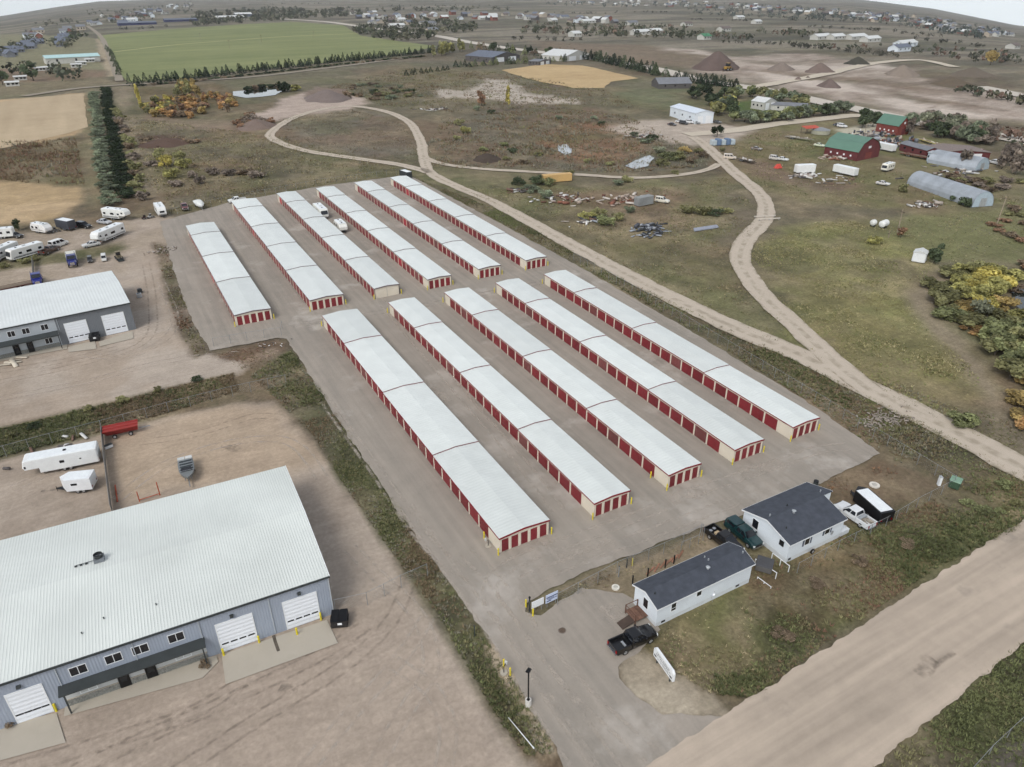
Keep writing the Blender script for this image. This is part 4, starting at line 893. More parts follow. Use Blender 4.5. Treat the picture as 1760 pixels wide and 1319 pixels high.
def pickup(label, a, b, c, load=None, cover=None, group=None, L=5.8, flare=False, at=None):
    loc, rz = at or seat(a, b); t = thing('pickup_truck', label, 'pickup truck', loc, rz, group); P = paint(c); h = L/2
    body = MB(); body.loft([ring(h-.02, .5, .9, .76, .82, .7), ring(h-.18, .42, 1.08, .9, .95, .82), ring(h-.8, .4, 1.16, .94, .99, .88), ring(1.35, .4, 1.2, .95, 1.0, .92), ring(-.72, .4, 1.18, .95, 1.0, .95)]); body.build('body', P, t)
    greenhouse(t, P, (-.72, 1.5), (-.58, .72), 1.17, 1.84, .93, .74)
    bed = MB(); x0, x1 = -h+.06, -.78
    bed.prism([(-1.0, .48), (-.95, 1.18), (-.8, 1.18), (-.8, .74), (.8, .74), (.8, 1.18), (.95, 1.18), (1.0, .48)], 0, x0+.09, x1); bed.box(x1-.08, x1-.001, -.799, .799, .741, 1.2); bed.build('bed', P, t)
    tg = MB(); tg.box(x0, x0+.085, -.94, .94, .55, 1.19); tg.build('tailgate', P, t)
    if not cover and not load:
        li = MB(); li.box(x0+.1, x1-.1, -.78, .78, .742, .755); li.build('bed_liner', M_plast, t)
    if cover == 'topper':
        tp = MB(); tp.loft([[(x0, -.95, 1.19), (x1, -.95, 1.19), (x1, .95, 1.19), (x0, .95, 1.19)], [(x0+.18, -.78, 1.82), (x1+.02, -.76, 1.84), (x1+.02, .76, 1.84), (x0+.18, .78, 1.82)]]); tp.build('bed_topper', P, t)
        for s in (-1, 1):
            g = MB(); g.quad((x0+.3, s*.925, 1.32), (x1-.15, s*.925, 1.32), (x1-.12, s*.835, 1.7), (x0+.4, s*.835, 1.7)); g.build('topper_window', M_glass, t)
    if load == 'tyres':
        for q, (x, y) in enumerate(((x0+.7, .3), (x0+.8, -.4))): o = wheel(t, x, y, .38, .24); o.rotation_euler = (R(90), 0, 0); o.location.z = .9
        lo = MB(); lo.box(x1-.75, x1-.2, -.3, .4, .76, 1.05); lo.build('load', mat('tan_plywood', (186, 166, 134), .8), t)
    if load == 'scrap':
        random.seed(5); lo = MB()
        for q in range(9):
            x, y = random.uniform(x0+.3, x1-.3), random.uniform(-.6, .6); d = random.uniform(.1, .3); lo.box(x-d, x+d, y-d*.6, y+d*.6, .76, .76+random.uniform(.15, .45))
        lo.build('load', mat('scrap_load', (150, 142, 130), .8, .5, 2), t)
        tb = MB(); tb.box(x1-.55, x1-.1, -.78, .78, .9, 1.3); tb.build('tool_box', M_alu, t)
    if load == 'bright':
        lo = MB(); lo.box(-1.5, -1.25, -.5, .25, .76, .9); lo.build('load', M_alu, t)
    bp = MB(); bp.box(h-.1, h+.05, -.9, .9, .45, .68); bp.build('front_bumper', M_chrome, t)
    bp = MB(); bp.box(-h-.1, -h+.05, -.9, .9, .48, .66); bp.build('rear_bumper', M_chrome, t)
    gr = MB(); gr.box(h-.06, h+.012, -.55, .55, .7, .95); gr.build('grille', M_plast, t)
    for s in (-1, 1):
        mr = MB(); mr.box(1.0, 1.15, s*1.12-.11, s*1.12+.11, 1.2, 1.42); mr.build('mirror', M_plast, t)
    lamps(t, L, .86, .86, .92)
    for x in (h-1.05, -h+1.25):
        for s in (-1, 1): wheel(t, x, s*.86)
    return t
def car(label, a, b, c, kind='sedan', group=None, name='car', at=None, s=1.0):
    loc, rz = at or seat(a, b); t = thing(name, label, {'sedan': 'car', 'suv': 'suv', 'van': 'van'}[kind], loc, rz, group, s); P = paint(c)
    L = {'sedan': 4.7, 'suv': 4.9, 'van': 5.1}[kind]; h = L/2; zb = {'sedan': .92, 'suv': 1.1, 'van': 1.12}[kind]; zt = {'sedan': 1.4, 'suv': 1.78, 'van': 2.0}[kind]
    bd = MB(); bd.loft([ring(h-.02, .35, .68, .7, .76, .62), ring(h-.2, .28, zb-.12, .82, .88, .76), ring(h-1.2, .26, zb-.02, .86, .91, .84), ring(-h+.7, .26, zb, .86, .91, .85), ring(-h+.1, .3, zb-.04, .8, .86, .76), ring(-h, .4, zb-.2, .74, .8, .7)]); bd.build('body', P, t)
    if kind == 'sedan': greenhouse(t, P, (-1.75, 1.0), (-.95, .2), zb-.02, zt, .84, .62)
    elif kind == 'suv': greenhouse(t, P, (-2.35, 1.05), (-2.1, .35), zb-.02, zt, .86, .7, False)
    else: greenhouse(t, P, (-2.5, 1.75), (-2.4, .9), zb-.02, zt, .9, .78, False)
    lamps(t, L, .74, .7, .8)
    for x in (h-.9, -h+.95):
        for sd_ in (-1, 1): wheel(t, x, sd_*.78, .34, .22)
    return t
def side_panes(t, W, panes, name='window', M=None, y_out=.012):
    for (x0, x1, z0, z1) in panes:
        for s in (-1, 1):
            g = MB(); y = s*(W/2+y_out*.5); g.box(x0, x1, y-y_out*.5-.004, y+y_out*.5, z0, z1); g.build(name, M or M_glass, t)
def rv(label, a, b, kind='travel', L=8.0, W=2.45, H=3.1, c=(222, 222, 218), stripe=None, group=None, name=None, at=None):
    loc, rz = at or seat(a, b)
    nm = name or {'travel': 'travel_trailer', 'fifth': 'fifth_wheel_trailer', 'motor': 'motorhome', 'cargo': 'enclosed_trailer', 'egg': 'travel_trailer', 'horse': 'horse_trailer'}[kind]
    cat = {'motor': 'motorhome'}.get(kind, 'trailer'); t = thing(nm, label, cat, loc, rz, group); h = L/2; P = mat('gelcoat_%d_%d_%d' % c, c, .4, .05, 1.2, spec=.4)
    prof = {'travel': [(-h, .55), (h-.55, .55), (h, 1.1), (h, 2.1), (h-.3, H-.4), (h-.8, H), (-h+.2, H), (-h, H-.3)],
            'egg': [(-h+.2, .5), (h-.4, .5), (h, .95), (h-.05, 1.7), (h-.7, H-.3), (h-1.4, H), (-h+1.1, H), (-h+.4, H-.3), (-h, 1.6), (-h, .9)],
            'fifth': [(-h, .6), (h-2.6, .6), (h-2.6, 1.5), (h-.3, 1.5), (h, 1.8), (h-.15, H-.6), (h-.9, H), (-h+.15, H), (-h, H-.3)],
            'horse': [(-h, .45), (h-2.1, .45), (h-2.1, 1.35), (h-.2, 1.35), (h, 1.7), (h-.25, H-.15), (h-.5, H), (-h+.1, H), (-h, H-.12)],
            'motor': [(-h, .5), (h-.3, .5), (h, .8), (h-.02, 1.35), (h-.35, H-.35), (h-.6, H), (-h+.1, H), (-h, H-.15)],
            'cargo': [(-h, .5), (h, .5), (h, H-.15), (h-.1, H), (-h, H)]}[kind]
    bd = MB()
    if kind == 'cargo' and W < 2.6:
        bd.loft([[(x, y, z) for x, y in ((-h, -W/2), (h-.9, -W/2), (h, 0), (h-.9, W/2), (-h, W/2))] for z in (.5, H)])
    else:
        i = .14; rings = []
        for y, k in ((-W/2, 1), (-W/2+i, 0), (W/2-i, 0), (W/2, 1)):
            cx, cz = 0, H*.55; f = 1-(.045 if k else 0)
            rings.append([(cx+(x-cx)*(1-(i/h if k else 0)), y, cz+(z-cz)*f) for x, z in prof])
        bd.loft(rings)
    bd.build('body', P, t)
    rf = MB(); rf.box(-h+.35, h-(1.0 if kind != 'cargo' else .9), -W/2+.18, W/2-.18, H+.001, H+.03); rf.build('roof', mat('rv_roof_white', (228, 232, 232), .5, .06), t)
    if kind in ('travel', 'fifth', 'motor', 'egg'):
        ac = MB(); ac.cbox(-.5, .5, -.38, .38, H+.031, H+.32, .07); ac.build('air_conditioner', mat('ac_white', (206, 208, 206), .5), t)
        for x in (-h*.6, h*.45):
            v_ = MB(); v_.box(x-.2, x+.2, -.2, .2, H+.031, H+.13); v_.build('roof_vent', M_plast, t)
        z0, z1 = H*.5, H*.5+.62
        pan = [(-h+.7, -h+1.6, z0, z1), (-h*.25, h*.05, z0, z1)]
        if kind != 'egg': pan.append((h*.32, h*.5, z0+.05, z1-.05))
        if kind == 'fifth': pan.append((h-1.5, h-.8, 2.1, 2.6))
        side_panes(t, W, pan)
        d = MB(); d.box(h*.12, h*.12+.62, -W/2-.012, -W/2-.001, .75, 2.45); d.build('door', mat('rv_door', (204, 204, 200), .5), t)
    if kind == 'horse':
        side_panes(t, W, [(-.5, .15, 1.5, 1.95)]); side_panes(t, W, [(-h*.55, -h*.5, 1.55, 1.75), (h-.5, h-.25, 1.6, 2.0)])
        d = MB(); d.box(h-2.95, h-2.75, -W/2-.012, -W/2-.001, .75, 1.6); d.build('door_handle', M_black, t)
        v_ = MB(); v_.box(-.9, -.5, -.2, .2, H+.031, H+.14); v_.build('roof_vent', M_plast, t)
    if kind == 'cargo' and W < 2.6 and c[0] > 200: side_panes(t, W, [(-.35, .5, 1.45, 1.8)])
    if kind == 'motor':
        ws = MB(); ws.quad((h+.012, -W*.42, 1.4), (h+.012, W*.42, 1.4), (h-.3, W*.4, H-.5), (h-.3, -W*.4, H-.5)); ws.build('windscreen', M_glass, t)
        bpm = MB(); bpm.box(h-.05, h+.1, -W/2+.1, W/2-.1, .45, .75); bpm.build('bumper', M_chrome, t)
    if kind == 'travel':
        g = MB(); g.quad((h+.012, -.7, 1.4), (h+.012, .7, 1.4), (h+.012, .65, 2.0), (h+.012, -.65, 2.0)); g.build('front_window', M_glass, t)
    if stripe:
        S_ = mat('stripe_%d_%d_%d' % stripe, stripe, .5, .08)
        side_panes(t, W, [(-h+.3, h-(2.8 if kind in ('fifth', 'horse') else .7), .85, 1.05), (-h+.5, h-(3.0 if kind in ('fifth', 'horse') else 1.2), 1.15, 1.22)], 'stripe', S_, .01)
    if kind != 'motor':
        tn = MB()
        if kind in ('fifth', 'horse'): tn.box(h-1.3, h-1.0, -.2, .2, .9, 1.52); tn.box(h-2.5, h-2.4, .6, .75, .02, .62); tn.box(h-2.5, h-2.4, -.75, -.6, .02, .62)
        else: tn.prism([(h-.5, -.6), (h+1.0, -.06), (h+1.0, .06), (h-.5, .6)], 2, .45, .56); tn.cyl((h+.9, 0, 0), (h+.9, 0, .9), .04, n=6)
        tn.build('hitch', M_black, t)
        ax = (-.75, .1) if L > 5 else (-.35,) if L < 4.2 else (-.6, .2)
        for x in ax:
            for s in (-1, 1): wheel(t, x-.3, s*(W/2-.12), .34, .2)
        fr = MB(); fr.box(-h+.1, h-(2.7 if kind in ('fifth', 'horse') else .6), -W/2+.3, W/2-.3, .4, .58); fr.build('chassis', M_black, t)
    else:
        for x in (h-1.6, -h+2.2):
            for s in (-1, 1): wheel(t, x, s*(W/2-.15), .42, .26)
        fr = MB(); fr.box(-h+.2, h-.3, -W/2+.3, W/2-.3, .35, .52); fr.build('chassis', M_black, t)
    for s in (-1, 1):
        tl = MB(); tl.box(-h-.015, -h+.03, s*(W/2-.3)-.09, s*(W/2-.3)+.09, .75, 1.05); tl.build('taillight', M_lampr, t)
    return t
def boat(label, a, b, L=7, W=2.4, c=(220, 222, 220), cover=(214, 216, 212), group=None, deck=False):
    loc, rz = seat(a, b); t = thing('boat', label, 'boat', loc, rz, group); h = L/2; P = mat('hull_%d_%d_%d' % c, c, .35, .05)
    hull = MB(); rows = []
    for f, wd, zk in ((-1, .92, .7), (-.4, 1, .62), (.3, .95, .62), (.7, .62, .72), (.93, .22, .95), (1, .04, 1.2)):
        x = f*h; w_ = wd*W/2; rows.append([(x, -w_*.25, zk), (x, -w_*.9, zk+.35), (x, -w_, 1.5+.1*f), (x, w_, 1.5+.1*f), (x, w_*.9, zk+.35), (x, w_*.25, zk)])
    hull.loft(rows); hull.build('hull', P, t)
    cv = MB(); rows = []
    for f, wd, zt in ((-.99, .92, 1.55), (-.6, 1, 2.0), (0, 1, 2.35), (.3, .9, 2.2), (.7, .58, 1.8), (.95, .2, 1.63)):
        x = f*h; w_ = wd*W/2*1.01; rows.append([(x, -w_, 1.46+.1*f), (x, -w_*.55, zt-.08), (x, 0, zt), (x, w_*.55, zt-.08), (x, w_, 1.46+.1*f)])
    if not deck: cv.loft(rows); cv.build('cover', mat('cover_%d_%d_%d' % cover, cover, .8, .08, 2), t)
    else:
        cv.box(-h*.75, h*.4, -W*.38, W*.38, 1.5, 1.62); cv.build('deck', mat('deck_dark', (60, 66, 68), .7, .2), t)
        for k in range(5):
            rb_ = MB(); x = -h*.7+k*h*.27; rb_.box(x, x+.06, -W*.42, W*.42, 1.625, 1.72); rb_.build('deck_rib', M_alu, t)
        wsd = MB(); wsd.quad((h*.42, -W*.35, 1.6), (h*.42, W*.35, 1.6), (h*.3, W*.3, 2.1), (h*.3, -W*.3, 2.1)); wsd.build('windscreen', M_glass, t)
        bx = MB(); bx.box(-h-.1, -h*.77, -W*.45, -.05, .9, 1.75); bx.box(-h-.1, -h*.77, .05, W*.45, .9, 1.75); bx.build('stern_box', mat('pale_box', (196, 198, 194), .5), t)
    tr = MB(); tr.box(-h*.9, h*.7, -.5, -.4, .42, .56); tr.box(-h*.9, h*.7, .4, .5, .42, .56); tr.box(h*.6, h+1.0, -.07, .07, .42, .54); tr.build('boat_trailer', M_galv, t)
    for s in (-1, 1): wheel(t, -h*.3, s*W*.42, .32, .2)
    return t
def flatbed(label, a, b, L=9, W=2.4, c=(70, 52, 46), group=None, load=None):
    loc, rz = seat(a, b); t = thing('flatbed_trailer', label, 'trailer', loc, rz, group); h = L/2
    for k in range(6):
        d = MB(); y0 = -W/2+k*W/6; d.box(-h, h, y0+.015, y0+W/6-.015, .92, .98); d.build('plank', mat('weathered_deck', (126, 112, 96), .9, .2, 2, rnd=.2), t)
    fr = MB(); fr.box(-h, h, -W/2-.05, -W/2+.005, .8, 1.0); fr.box(-h, h, W/2-.005, W/2+.05, .8, 1.0); fr.box(-h, h, -.5, -.35, .6, .915); fr.box(-h, h, .35, .5, .6, .915); fr.box(h, h+1.4, -.08, .08, .6, .75); fr.build('frame', mat('frame_%d_%d_%d' % c, c, .6, .2), t)
    for x in (-h*.5, -h*.5+.95):
        for s in (-1, 1): wheel(t, x, s*(W/2-.2), .38, .22)
    if load:
        lo = MB(); random.seed(len(label))
        for k in range(7):
            x, y = random.uniform(-h*.8, h*.7), random.uniform(-.7, .7); d = random.uniform(.2, .6); lo.box(x-d, x+d, y-d*.5, y+d*.5, .985, .99+random.uniform(.1, .6))
        lo.build('load', mat('load_%d_%d_%d' % load, load, .8, .4, 1), t)
    return t
def tractor_unit(label, a, b, c, box=None, group=None):
    loc, rz = seat(a, b); t = thing('truck', label, 'truck', loc, rz, group); P = paint(c)
    cb = MB(); cb.loft([[(.2, -1.15, 1.0), (1.9, -1.15, 1.0), (1.9, 1.15, 1.0), (.2, 1.15, 1.0)], [(.2, -1.15, 1.9), (1.9, -1.15, 1.9), (1.9, 1.15, 1.9), (.2, 1.15, 1.9)], [(.25, -1.05, 2.9), (1.5, -1.0, 2.85), (1.5, 1.0, 2.85), (.25, 1.05, 2.9)]]); cb.build('cab', P, t)
    hd = MB(); hd.loft([ring(1.9, .75, 1.9, .9, 1.0, .85), ring(3.2, .7, 1.75, .85, .95, .7), ring(3.4, .75, 1.5, .75, .85, .6)]); hd.build('hood', P, t)
    g = MB(); g.quad((1.93, -.95, 1.95), (1.93, .95, 1.95), (1.57, .9, 2.75), (1.57, -.9, 2.75)); g.build('windscreen', M_glass, t)
    for s in (-1, 1):
        g = MB(); g.quad((.9, s*1.165, 1.95), (1.75, s*1.165, 1.95), (1.45, s*1.075, 2.7), (.95, s*1.075, 2.7)); g.build('side_window', M_glass, t)
        st_ = MB(); st_.cyl((.1, s*.95, 1.0), (.1, s*.95, 3.3), .08, n=8); st_.build('exhaust_stack', M_chrome, t)
    fr = MB(); fr.box(-3.2, 3.0, -.45, .45, .65, .95); fr.build('chassis', M_black, t)
    if box:
        bx = MB(); bx.cbox(-3.2, .1, -1.2, 1.2, .96, 2.7, .08); bx.build('cargo_box', mat('box_%d_%d_%d' % box, box, .5, .08), t)
    for x in ((2.5,), (-1.4, -2.5))[0]+((2.5,), (-1.4, -2.5))[1]:
        for s in (-1, 1): wheel(t, x, s*.98, .5, .3)
    gr = MB(); gr.box(3.38, 3.44, -.5, .5, .85, 1.5); gr.build('grille', M_chrome, t)
    return t
# ---- round the office and house
_a, _b = G(1073, 1127), G(1117, 1107); _h = heading(_a, _b); _c = (_a+_b)/2+Vector((-math.sin(_h), math.cos(_h), 0))*.95; _c.z = hs_(_c.x, _c.y)
pickup('black crew cab pickup parked in front of the long white mobile home', None, None, (14, 14, 16), load='bright', at=(_c, _h))
pickup('dark green pickup with bed topper beside the end wall of the white house', (1258, 908), (1296, 941), (20, 52, 54), cover='topper')
pickup('black pickup with tyres in its open bed, left of the dark green pickup', (1222, 918), (1264, 952), (18, 16, 16), load='tyres')
pickup('white pickup with scrap in its bed beside the black trailer', (1492, 909), (1444, 876), (218, 220, 220), load='scrap')
rv('black enclosed trailer with white roof beside the white pickup', (1513, 896), (1476, 862), 'cargo', 6.3, 2.3, 2.2, (22, 22, 24))
# ---- left yard of the near warehouse
rv('long white gooseneck horse trailer at the left edge above the near warehouse', (160, 793), (62, 812), 'horse', 10.2, 2.5, 2.9, (226, 228, 226))
rv('short white enclosed trailer beside the long horse trailer', (164, 838), (112, 843), 'cargo', 4.4, 2.35, 2.45, (228, 230, 230), name='enclosed_trailer')
boat('grey work boat with dark ribbed deck behind the near warehouse', (321, 801), (327, 835), 5.6, 2.3, (120, 124, 124), deck=True)
# ================================================================ OFFICE, HOUSE AND WHAT STANDS ROUND THEM
M_siding = ribbed('white_lap_siding', (216, 222, 226), 2, .2, .35, .6, .05)
M_shingle = mat('charcoal_shingle', (70, 74, 82), .9, .18, 1.2, bump=.4)
M_skirt = mat('white_skirting', (206, 210, 212), .6, .06); M_shut = mat('slate_shutter', (84, 90, 104), .6, .08)
M_deckw = mat('weathered_wood', (112, 84, 70), .9, .25, 3, rnd=.2); M_redwood = mat('red_brown_deck', (142, 104, 84), .9, .25, 3, rnd=.2)
def gable_house(name, label, x0, x1, y0, y1, wall, ridge, x1b=None):
    z = min(hs_(x0, y0), hs_(x0, y1)); t = thing(name, label, 'house', (x0, y0, z), 0); L, D = x1-x0, y1-y0
    Lb = (x1b-x0) if x1b else L; m_ = D/2
    wl = MB(); wl.prism([(0, .55), (m_, .55), (m_, ridge-.05), (0, wall)], 0, 0, L); wl.prism([(m_, .55), (D, .55), (D, wall), (m_, ridge-.05)], 0, 0, Lb); wl.build('wall', M_siding, t)
    sk = MB(); sk.box(-.03, Lb+.0, .03, D+.03, -.4, .549); sk.build('skirting', M_skirt, t)
    ov = .25; th = .12; sl = (ridge-wall)/m_
    for nm, ya, yb, LL in (('front', -ov, m_, L), ('back', D+ov, m_, Lb)):
        za = wall-sl*ov+.02
        r = MB(); r.prism([(ya, za), (yb, ridge+.02), (yb, ridge+.02+th), (ya, za+th)], 0, -ov, LL+ov); r.build('roof_slope', M_shingle, t)
        f = MB(); f.box(-ov, LL+ov, min(ya, ya-.03*(1 if ya > 0 else 1)) if ya < 0 else ya+.002, ya-.002 if ya < 0 else ya+.03, za-.06, za+th); f.build('eave_trim', M_whitetrim, t)
        for xa in (-ov-.03, LL+ov+.002):
            g = MB(); g.prism([(ya, za-.08), (yb, ridge-.06), (yb, ridge+th+.03), (ya, za+th+.01)], 0, xa, xa+.028); g.build('rake_trim', M_whitetrim, t)
    rc = MB(); rc.prism([(m_-.15, ridge+.1), (m_, ridge+.17), (m_+.15, ridge+.1)], 0, -ov, L+ov); rc.build('ridge_cap', M_shingle, t)
    return t, z
ROTX = Matrix.Rotation(R(-90), 4, 'Z')   # wall that faces -x: local (x,y) -> (y,-x)
def end_window(t, y0, y1, z0, z1, fm=None, mull=0, sh=None):
    T = Matrix(((0, 1, 0, 0), (1, 0, 0, 0), (0, 0, 1, 0), (0, 0, 0, 1)))
    return window(t, y0, y1, z0, z1, 0, mull, fm, .07, sh, 'window', T)
OF, zo = gable_house('mobile_home', 'long narrow white mobile home with charcoal gable roof by the entrance', 44.2, 59.2, 45.3, 49.5, 3.0, 3.75)
for px, py in ((1157.8, 1043), (1201.9, 1017.7)):
    p = PL(px, py, 1, 45.3); window(OF, p.x-44.2-.36, p.x-44.2+.36, p.z-zo-.6, p.z-zo+.6, 0, 0)
hm = MB(); hm.box(PL(1157.8, 1043, 1, 45.3).x-44.2-.36, PL(1157.8, 1043, 1, 45.3).x-44.2+.36, -.03, -.0201, 1.75, 1.8)
hm.build('window_rail', M_whitetrim, OF)
p = PL(1110, 1037, 0, 44.2); end_window(OF, p.y-45.3-.4, p.y-45.3+.4, p.z-zo-.7, p.z-zo+.7)
for px, py in ((1140, 1069), (1268, 1006)):
    p = PL(px, py, 1, 45.27); v_ = MB(); v_.box(p.x-44.2-.28, p.x-44.2+.28, -.015, .029, .15, .4); v_.build('skirt_vent', M_black, OF)
for px, py, w_ in ((1126, 1018, 0), (1212, 953, 1), (1218, 961, 1), (1217, 975, 2), (1277, 948, 1)):
    q = G(px, py, 3.9); y = min(max(q.y-45.3, .5), 3.8); x = q.x-44.2; z = 3.0+.75*(1-abs(y-2.1)/2.1)
    v_ = MB(); v_.cyl((x, y, z), (x, y, z+.4), .09 if w_ < 2 else .16, n=8)
    if w_ == 2: v_.cyl((x, y, z+.4), (x, y, z+.52), .28, .1, n=10)
    v_.build('roof_vent', M_charcoal if w_ == 0 else M_alu, OF)
HO, zh = gable_house('house', 'white double-wide house with charcoal roof and dark shutters by the fence', 66.0, 76.4, 45.5, 53.5, 3.0, 4.15, 78.2)
for px, py in ((1387.5, 929.7), (1422.3, 911.3)):
    p = PL(px, py, 1, 45.5); window(HO, p.x-66-.45, p.x-66+.45, p.z-zh-.62, p.z-zh+.62, 0, 0, None, .07, M_shut)
p = PL(1298.5, 901, 0, 66.0); end_window(HO, p.y-45.5-.5, p.y-45.5+.5, p.z-zh-.7, p.z-zh+.7)
p = PL(1343.5, 933.8, 0, 66.0); end_window(HO, p.y-45.5-.3, p.y-45.5+.3, p.z-zh-.35, p.z-zh+.35, M_plast, 1)
for px, py, w_ in ((1410, 845, 1), (1364, 882, 2), (1323, 888, 1), (1353, 869, 0), (1352, 905, 0)):
    q = G(px, py, 4.0); y = min(max(q.y-45.5, .6), 7.4); x = q.x-66; z = 3.0+1.15*(1-abs(y-4)/4)+.1
    v_ = MB(); v_.cyl((x, y, z), (x, y, z+.38), .09 if w_ < 2 else .15, n=8)
    if w_ == 2: v_.cyl((x, y, z+.38), (x, y, z+.5), .3, .1, n=10)
    v_.build('roof_vent', M_charcoal if w_ == 0 else M_alu, HO)
v_ = MB(); v_.box(.35, .8, -.015, .029, .12, .42); v_.build('skirt_vent', M_black, HO)
mt = MB(); mt.box(8.0, 8.4, -.12, -.002, 1.3, 1.9); mt.build('meter_box', M_alu, HO)
# house steps, half round white stair at the right corner
def steps(label, x, y, rz, n=3, w=1.3, M=None, rail=True, name='steps'):
    t = thing(name, label, 'steps', (x, y, hs_(x, y)), rz); M = M or M_whitetrim
    for k in range(n):
        s = MB(); s.box(-w/2, w/2, -k*.28-.28, -k*.28, -.02, (n-k)*.19); s.build('step', M, t)
    if rail:
        for s_ in (-1, 1):
            r = MB(); r.cyl((s_*w/2, -.03, n*.19+.85), (s_*w/2, -n*.28, .95), .03, n=6); r.cyl((s_*w/2, -.03, 0), (s_*w/2, -.03, n*.19+.85), .03, n=6); r.cyl((s_*w/2, -n*.28, 0), (s_*w/2, -n*.28, .95), .03, n=6); r.build('handrail', M, t)
    return t
p = G(1436, 922); steps('pale steps with handrail at the right end of the white house', 77.0, 46.6, R(90), 3, 1.4, mat('pale_stair', (206, 198, 184), .7))
# brown entry deck at the left end of the mobile home
dk = thing('entry_deck', 'brown wooden entry deck with ramp at the left end of the mobile home', 'deck', (43.1, 47.6, hs_(43, 47.6)))
for k in range(6):
    m_ = MB(); m_.box(-.85+k*.32, -.85+k*.32+.3, -.9, 1.1, .45, .5); m_.build('plank', M_deckw, dk)
for x, y in ((-.8, -.85), (-.8, 1.05), (.95, 1.05)):
    m_ = MB(); m_.box(x-.05, x+.05, y-.05, y+.05, -.1, 1.45); m_.build('post', M_deckw, dk)
m_ = MB(); m_.box(-.85, -.79, -.9, 1.1, 1.4, 1.46); m_.box(-.85, -.79, -.9, 1.1, .9, .94); m_.box(-.8, 1.0, 1.02, 1.1, 1.4, 1.46); m_.build('railing', M_deckw, dk)
m_ = MB(); m_.prism([(-2.6, .01), (-.86, .44), (-.86, .5), (-2.6, .07)], 1, -.85, .35); m_.build('ramp', mat('dark_ramp', (74, 62, 54), .9, .2), dk)
# brick-red patio boards and dark stubs behind the mobile home
for k, (px, py) in enumerate(((1150, 965), (1140, 970), (1129, 976), (1118, 981), (1160, 960), (1170, 953))):
    q = G(px, py); o = thing('patio_board', ['short', 'split', 'long', 'leftmost', 'pale', 'rightmost'][k]+' weathered red-brown board on the ground behind the mobile home', 'board', q, R(18+6*(k % 3)), 'patio boards')
    m_ = MB(); m_.box(-.9, .9, -.12, .12, .0, .06); m_.build('board', M_redwood, o)
for k, ((px, py), w_) in enumerate(zip(((1087, 1003), (1113, 990), (1143, 975), (1158, 968)), ('first', 'second', 'third', 'fourth'))):
    q = G(px, py); o = thing('short_post', 'short dark post behind the mobile home, %s from the left' % w_, 'post', q, 0, 'dark posts behind the mobile home')
    m_ = MB(); m_.cyl((0, 0, -.2), (0, 0, 1.25), .09, n=8); m_.build('post', M_black, o); m_ = MB(); m_.cyl((0, 0, 1.25), (0, 0, 1.33), .13, .05, n=8); m_.build('cap', M_black, o)
# ---------------------------------------------------------------- fences
M_wire = mat('chain_link_wire', (156, 158, 156), .5, .1, metal=.3)
def chain_fence(label, P, h=1.8, gap=3.0, mesh_gap=.3, cat='fence', name='chain_link_fence', ribbon=.012, slat=None):
    P = [Vector((p[0], p[1])) for p in P]; o0 = Vector((P[0].x, P[0].y, hs_(P[0].x, P[0].y)))
    t = thing(name, label, cat, o0); L = lambda p, z=0: (p.x-o0.x, p.y-o0.y, hs_(p.x, p.y)-o0.z+z)
    pm = MB(); pm.cyl((0, 0, -.3), (0, 0, h+.05), .04, n=6); pme = pm.mesh('post', M_galv)
    rail, net = MB(), MB()
    for a, b in zip(P[:-1], P[1:]):
        d = b-a; n = max(1, round(d.length/gap))
        for i in range(n+1 if b is P[-1] else n): link('post', pme, t, L(a+d*(i/n)))
        for i in range(n):
            u, v = a+d*(i/n), a+d*((i+1)/n); rail.cyl(L(u, h), L(v, h), .025, n=5)
        u_ = d.normalized(); m = int(d.length/mesh_gap); k = h/1.0
        if slat: 
            for i in range(n):
                u, v = a+d*(i/n), a+d*((i+1)/n); nn = Vector((-u_.y, u_.x))*.02
                q = [L(u+nn, .05), L(v+nn, .05), L(v+nn, h-.05), L(u+nn, h-.05)]; q2 = [L(u-nn, .05), L(v-nn, .05), L(v-nn, h-.05), L(u-nn, h-.05)]
                net.add(q+q2, [(0, 1, 2, 3), (7, 6, 5, 4), (0, 4, 5, 1), (2, 6, 7, 3), (0, 3, 7, 4), (1, 5, 6, 2)])
        else:
            for i in range(m):
                p = a+u_*(i*mesh_gap)
                for s_ in (0, h*.9):
                    q0, q1 = p+u_*s_, p+u_*(h*.9-s_)
                    if (q0-a).length > d.length or (q1-a).length > d.length: continue
                    r_ = ribbon; net.add([L(q0, .05), L(q0+u_*r_, .05), L(q1+u_*r_, h-.03), L(q1, h-.03)], [(0, 1, 2, 3)])
    rail.build('top_rail', M_galv, t)
    if net.v: net.build('slat_infill' if slat else 'wire_mesh', slat or M_wire, t)
    return t
W = lambda *pts: [G(*p) for p in pts]
chain_fence('chain-link fence along the track side of the storage yard', W((986, 447), (1100, 510), (1250, 600), (1400, 690), (1500, 752), (1576, 798), (1638, 836)), 1.9, 3.2, .5)
chain_fence('chain-link fence from the green bin down past the white house', W((1638, 838), (1575, 871), (1522, 904), (1440, 945), (1370, 984)), 1.6, 3.0, .4)
chain_fence('chain-link fence along the front of the yard behind the gate signs', W((958, 1040), (1060, 985), (1140, 952), (1206, 920), (1208, 930)), 1.9, 3.0, .35, ribbon=.02)
chain_fence('chain-link gate fence between the near warehouse and the yard', W((577, 1052), (632, 1040), (690, 1010), (735, 990)), 2.0, 2.6, .3, ribbon=.02)
chain_fence('chain-link fence along the left corner of the storage yard', W((368, 596), (425, 586), (484, 577), (486, 566)), 1.9, 3.2, .45)
chain_fence('chain-link fence through the green weed strip on the left', W((-30, 795), (90, 762), (176, 740), (290, 708), (400, 680), (492, 660)), 1.9, 3.2, .45)
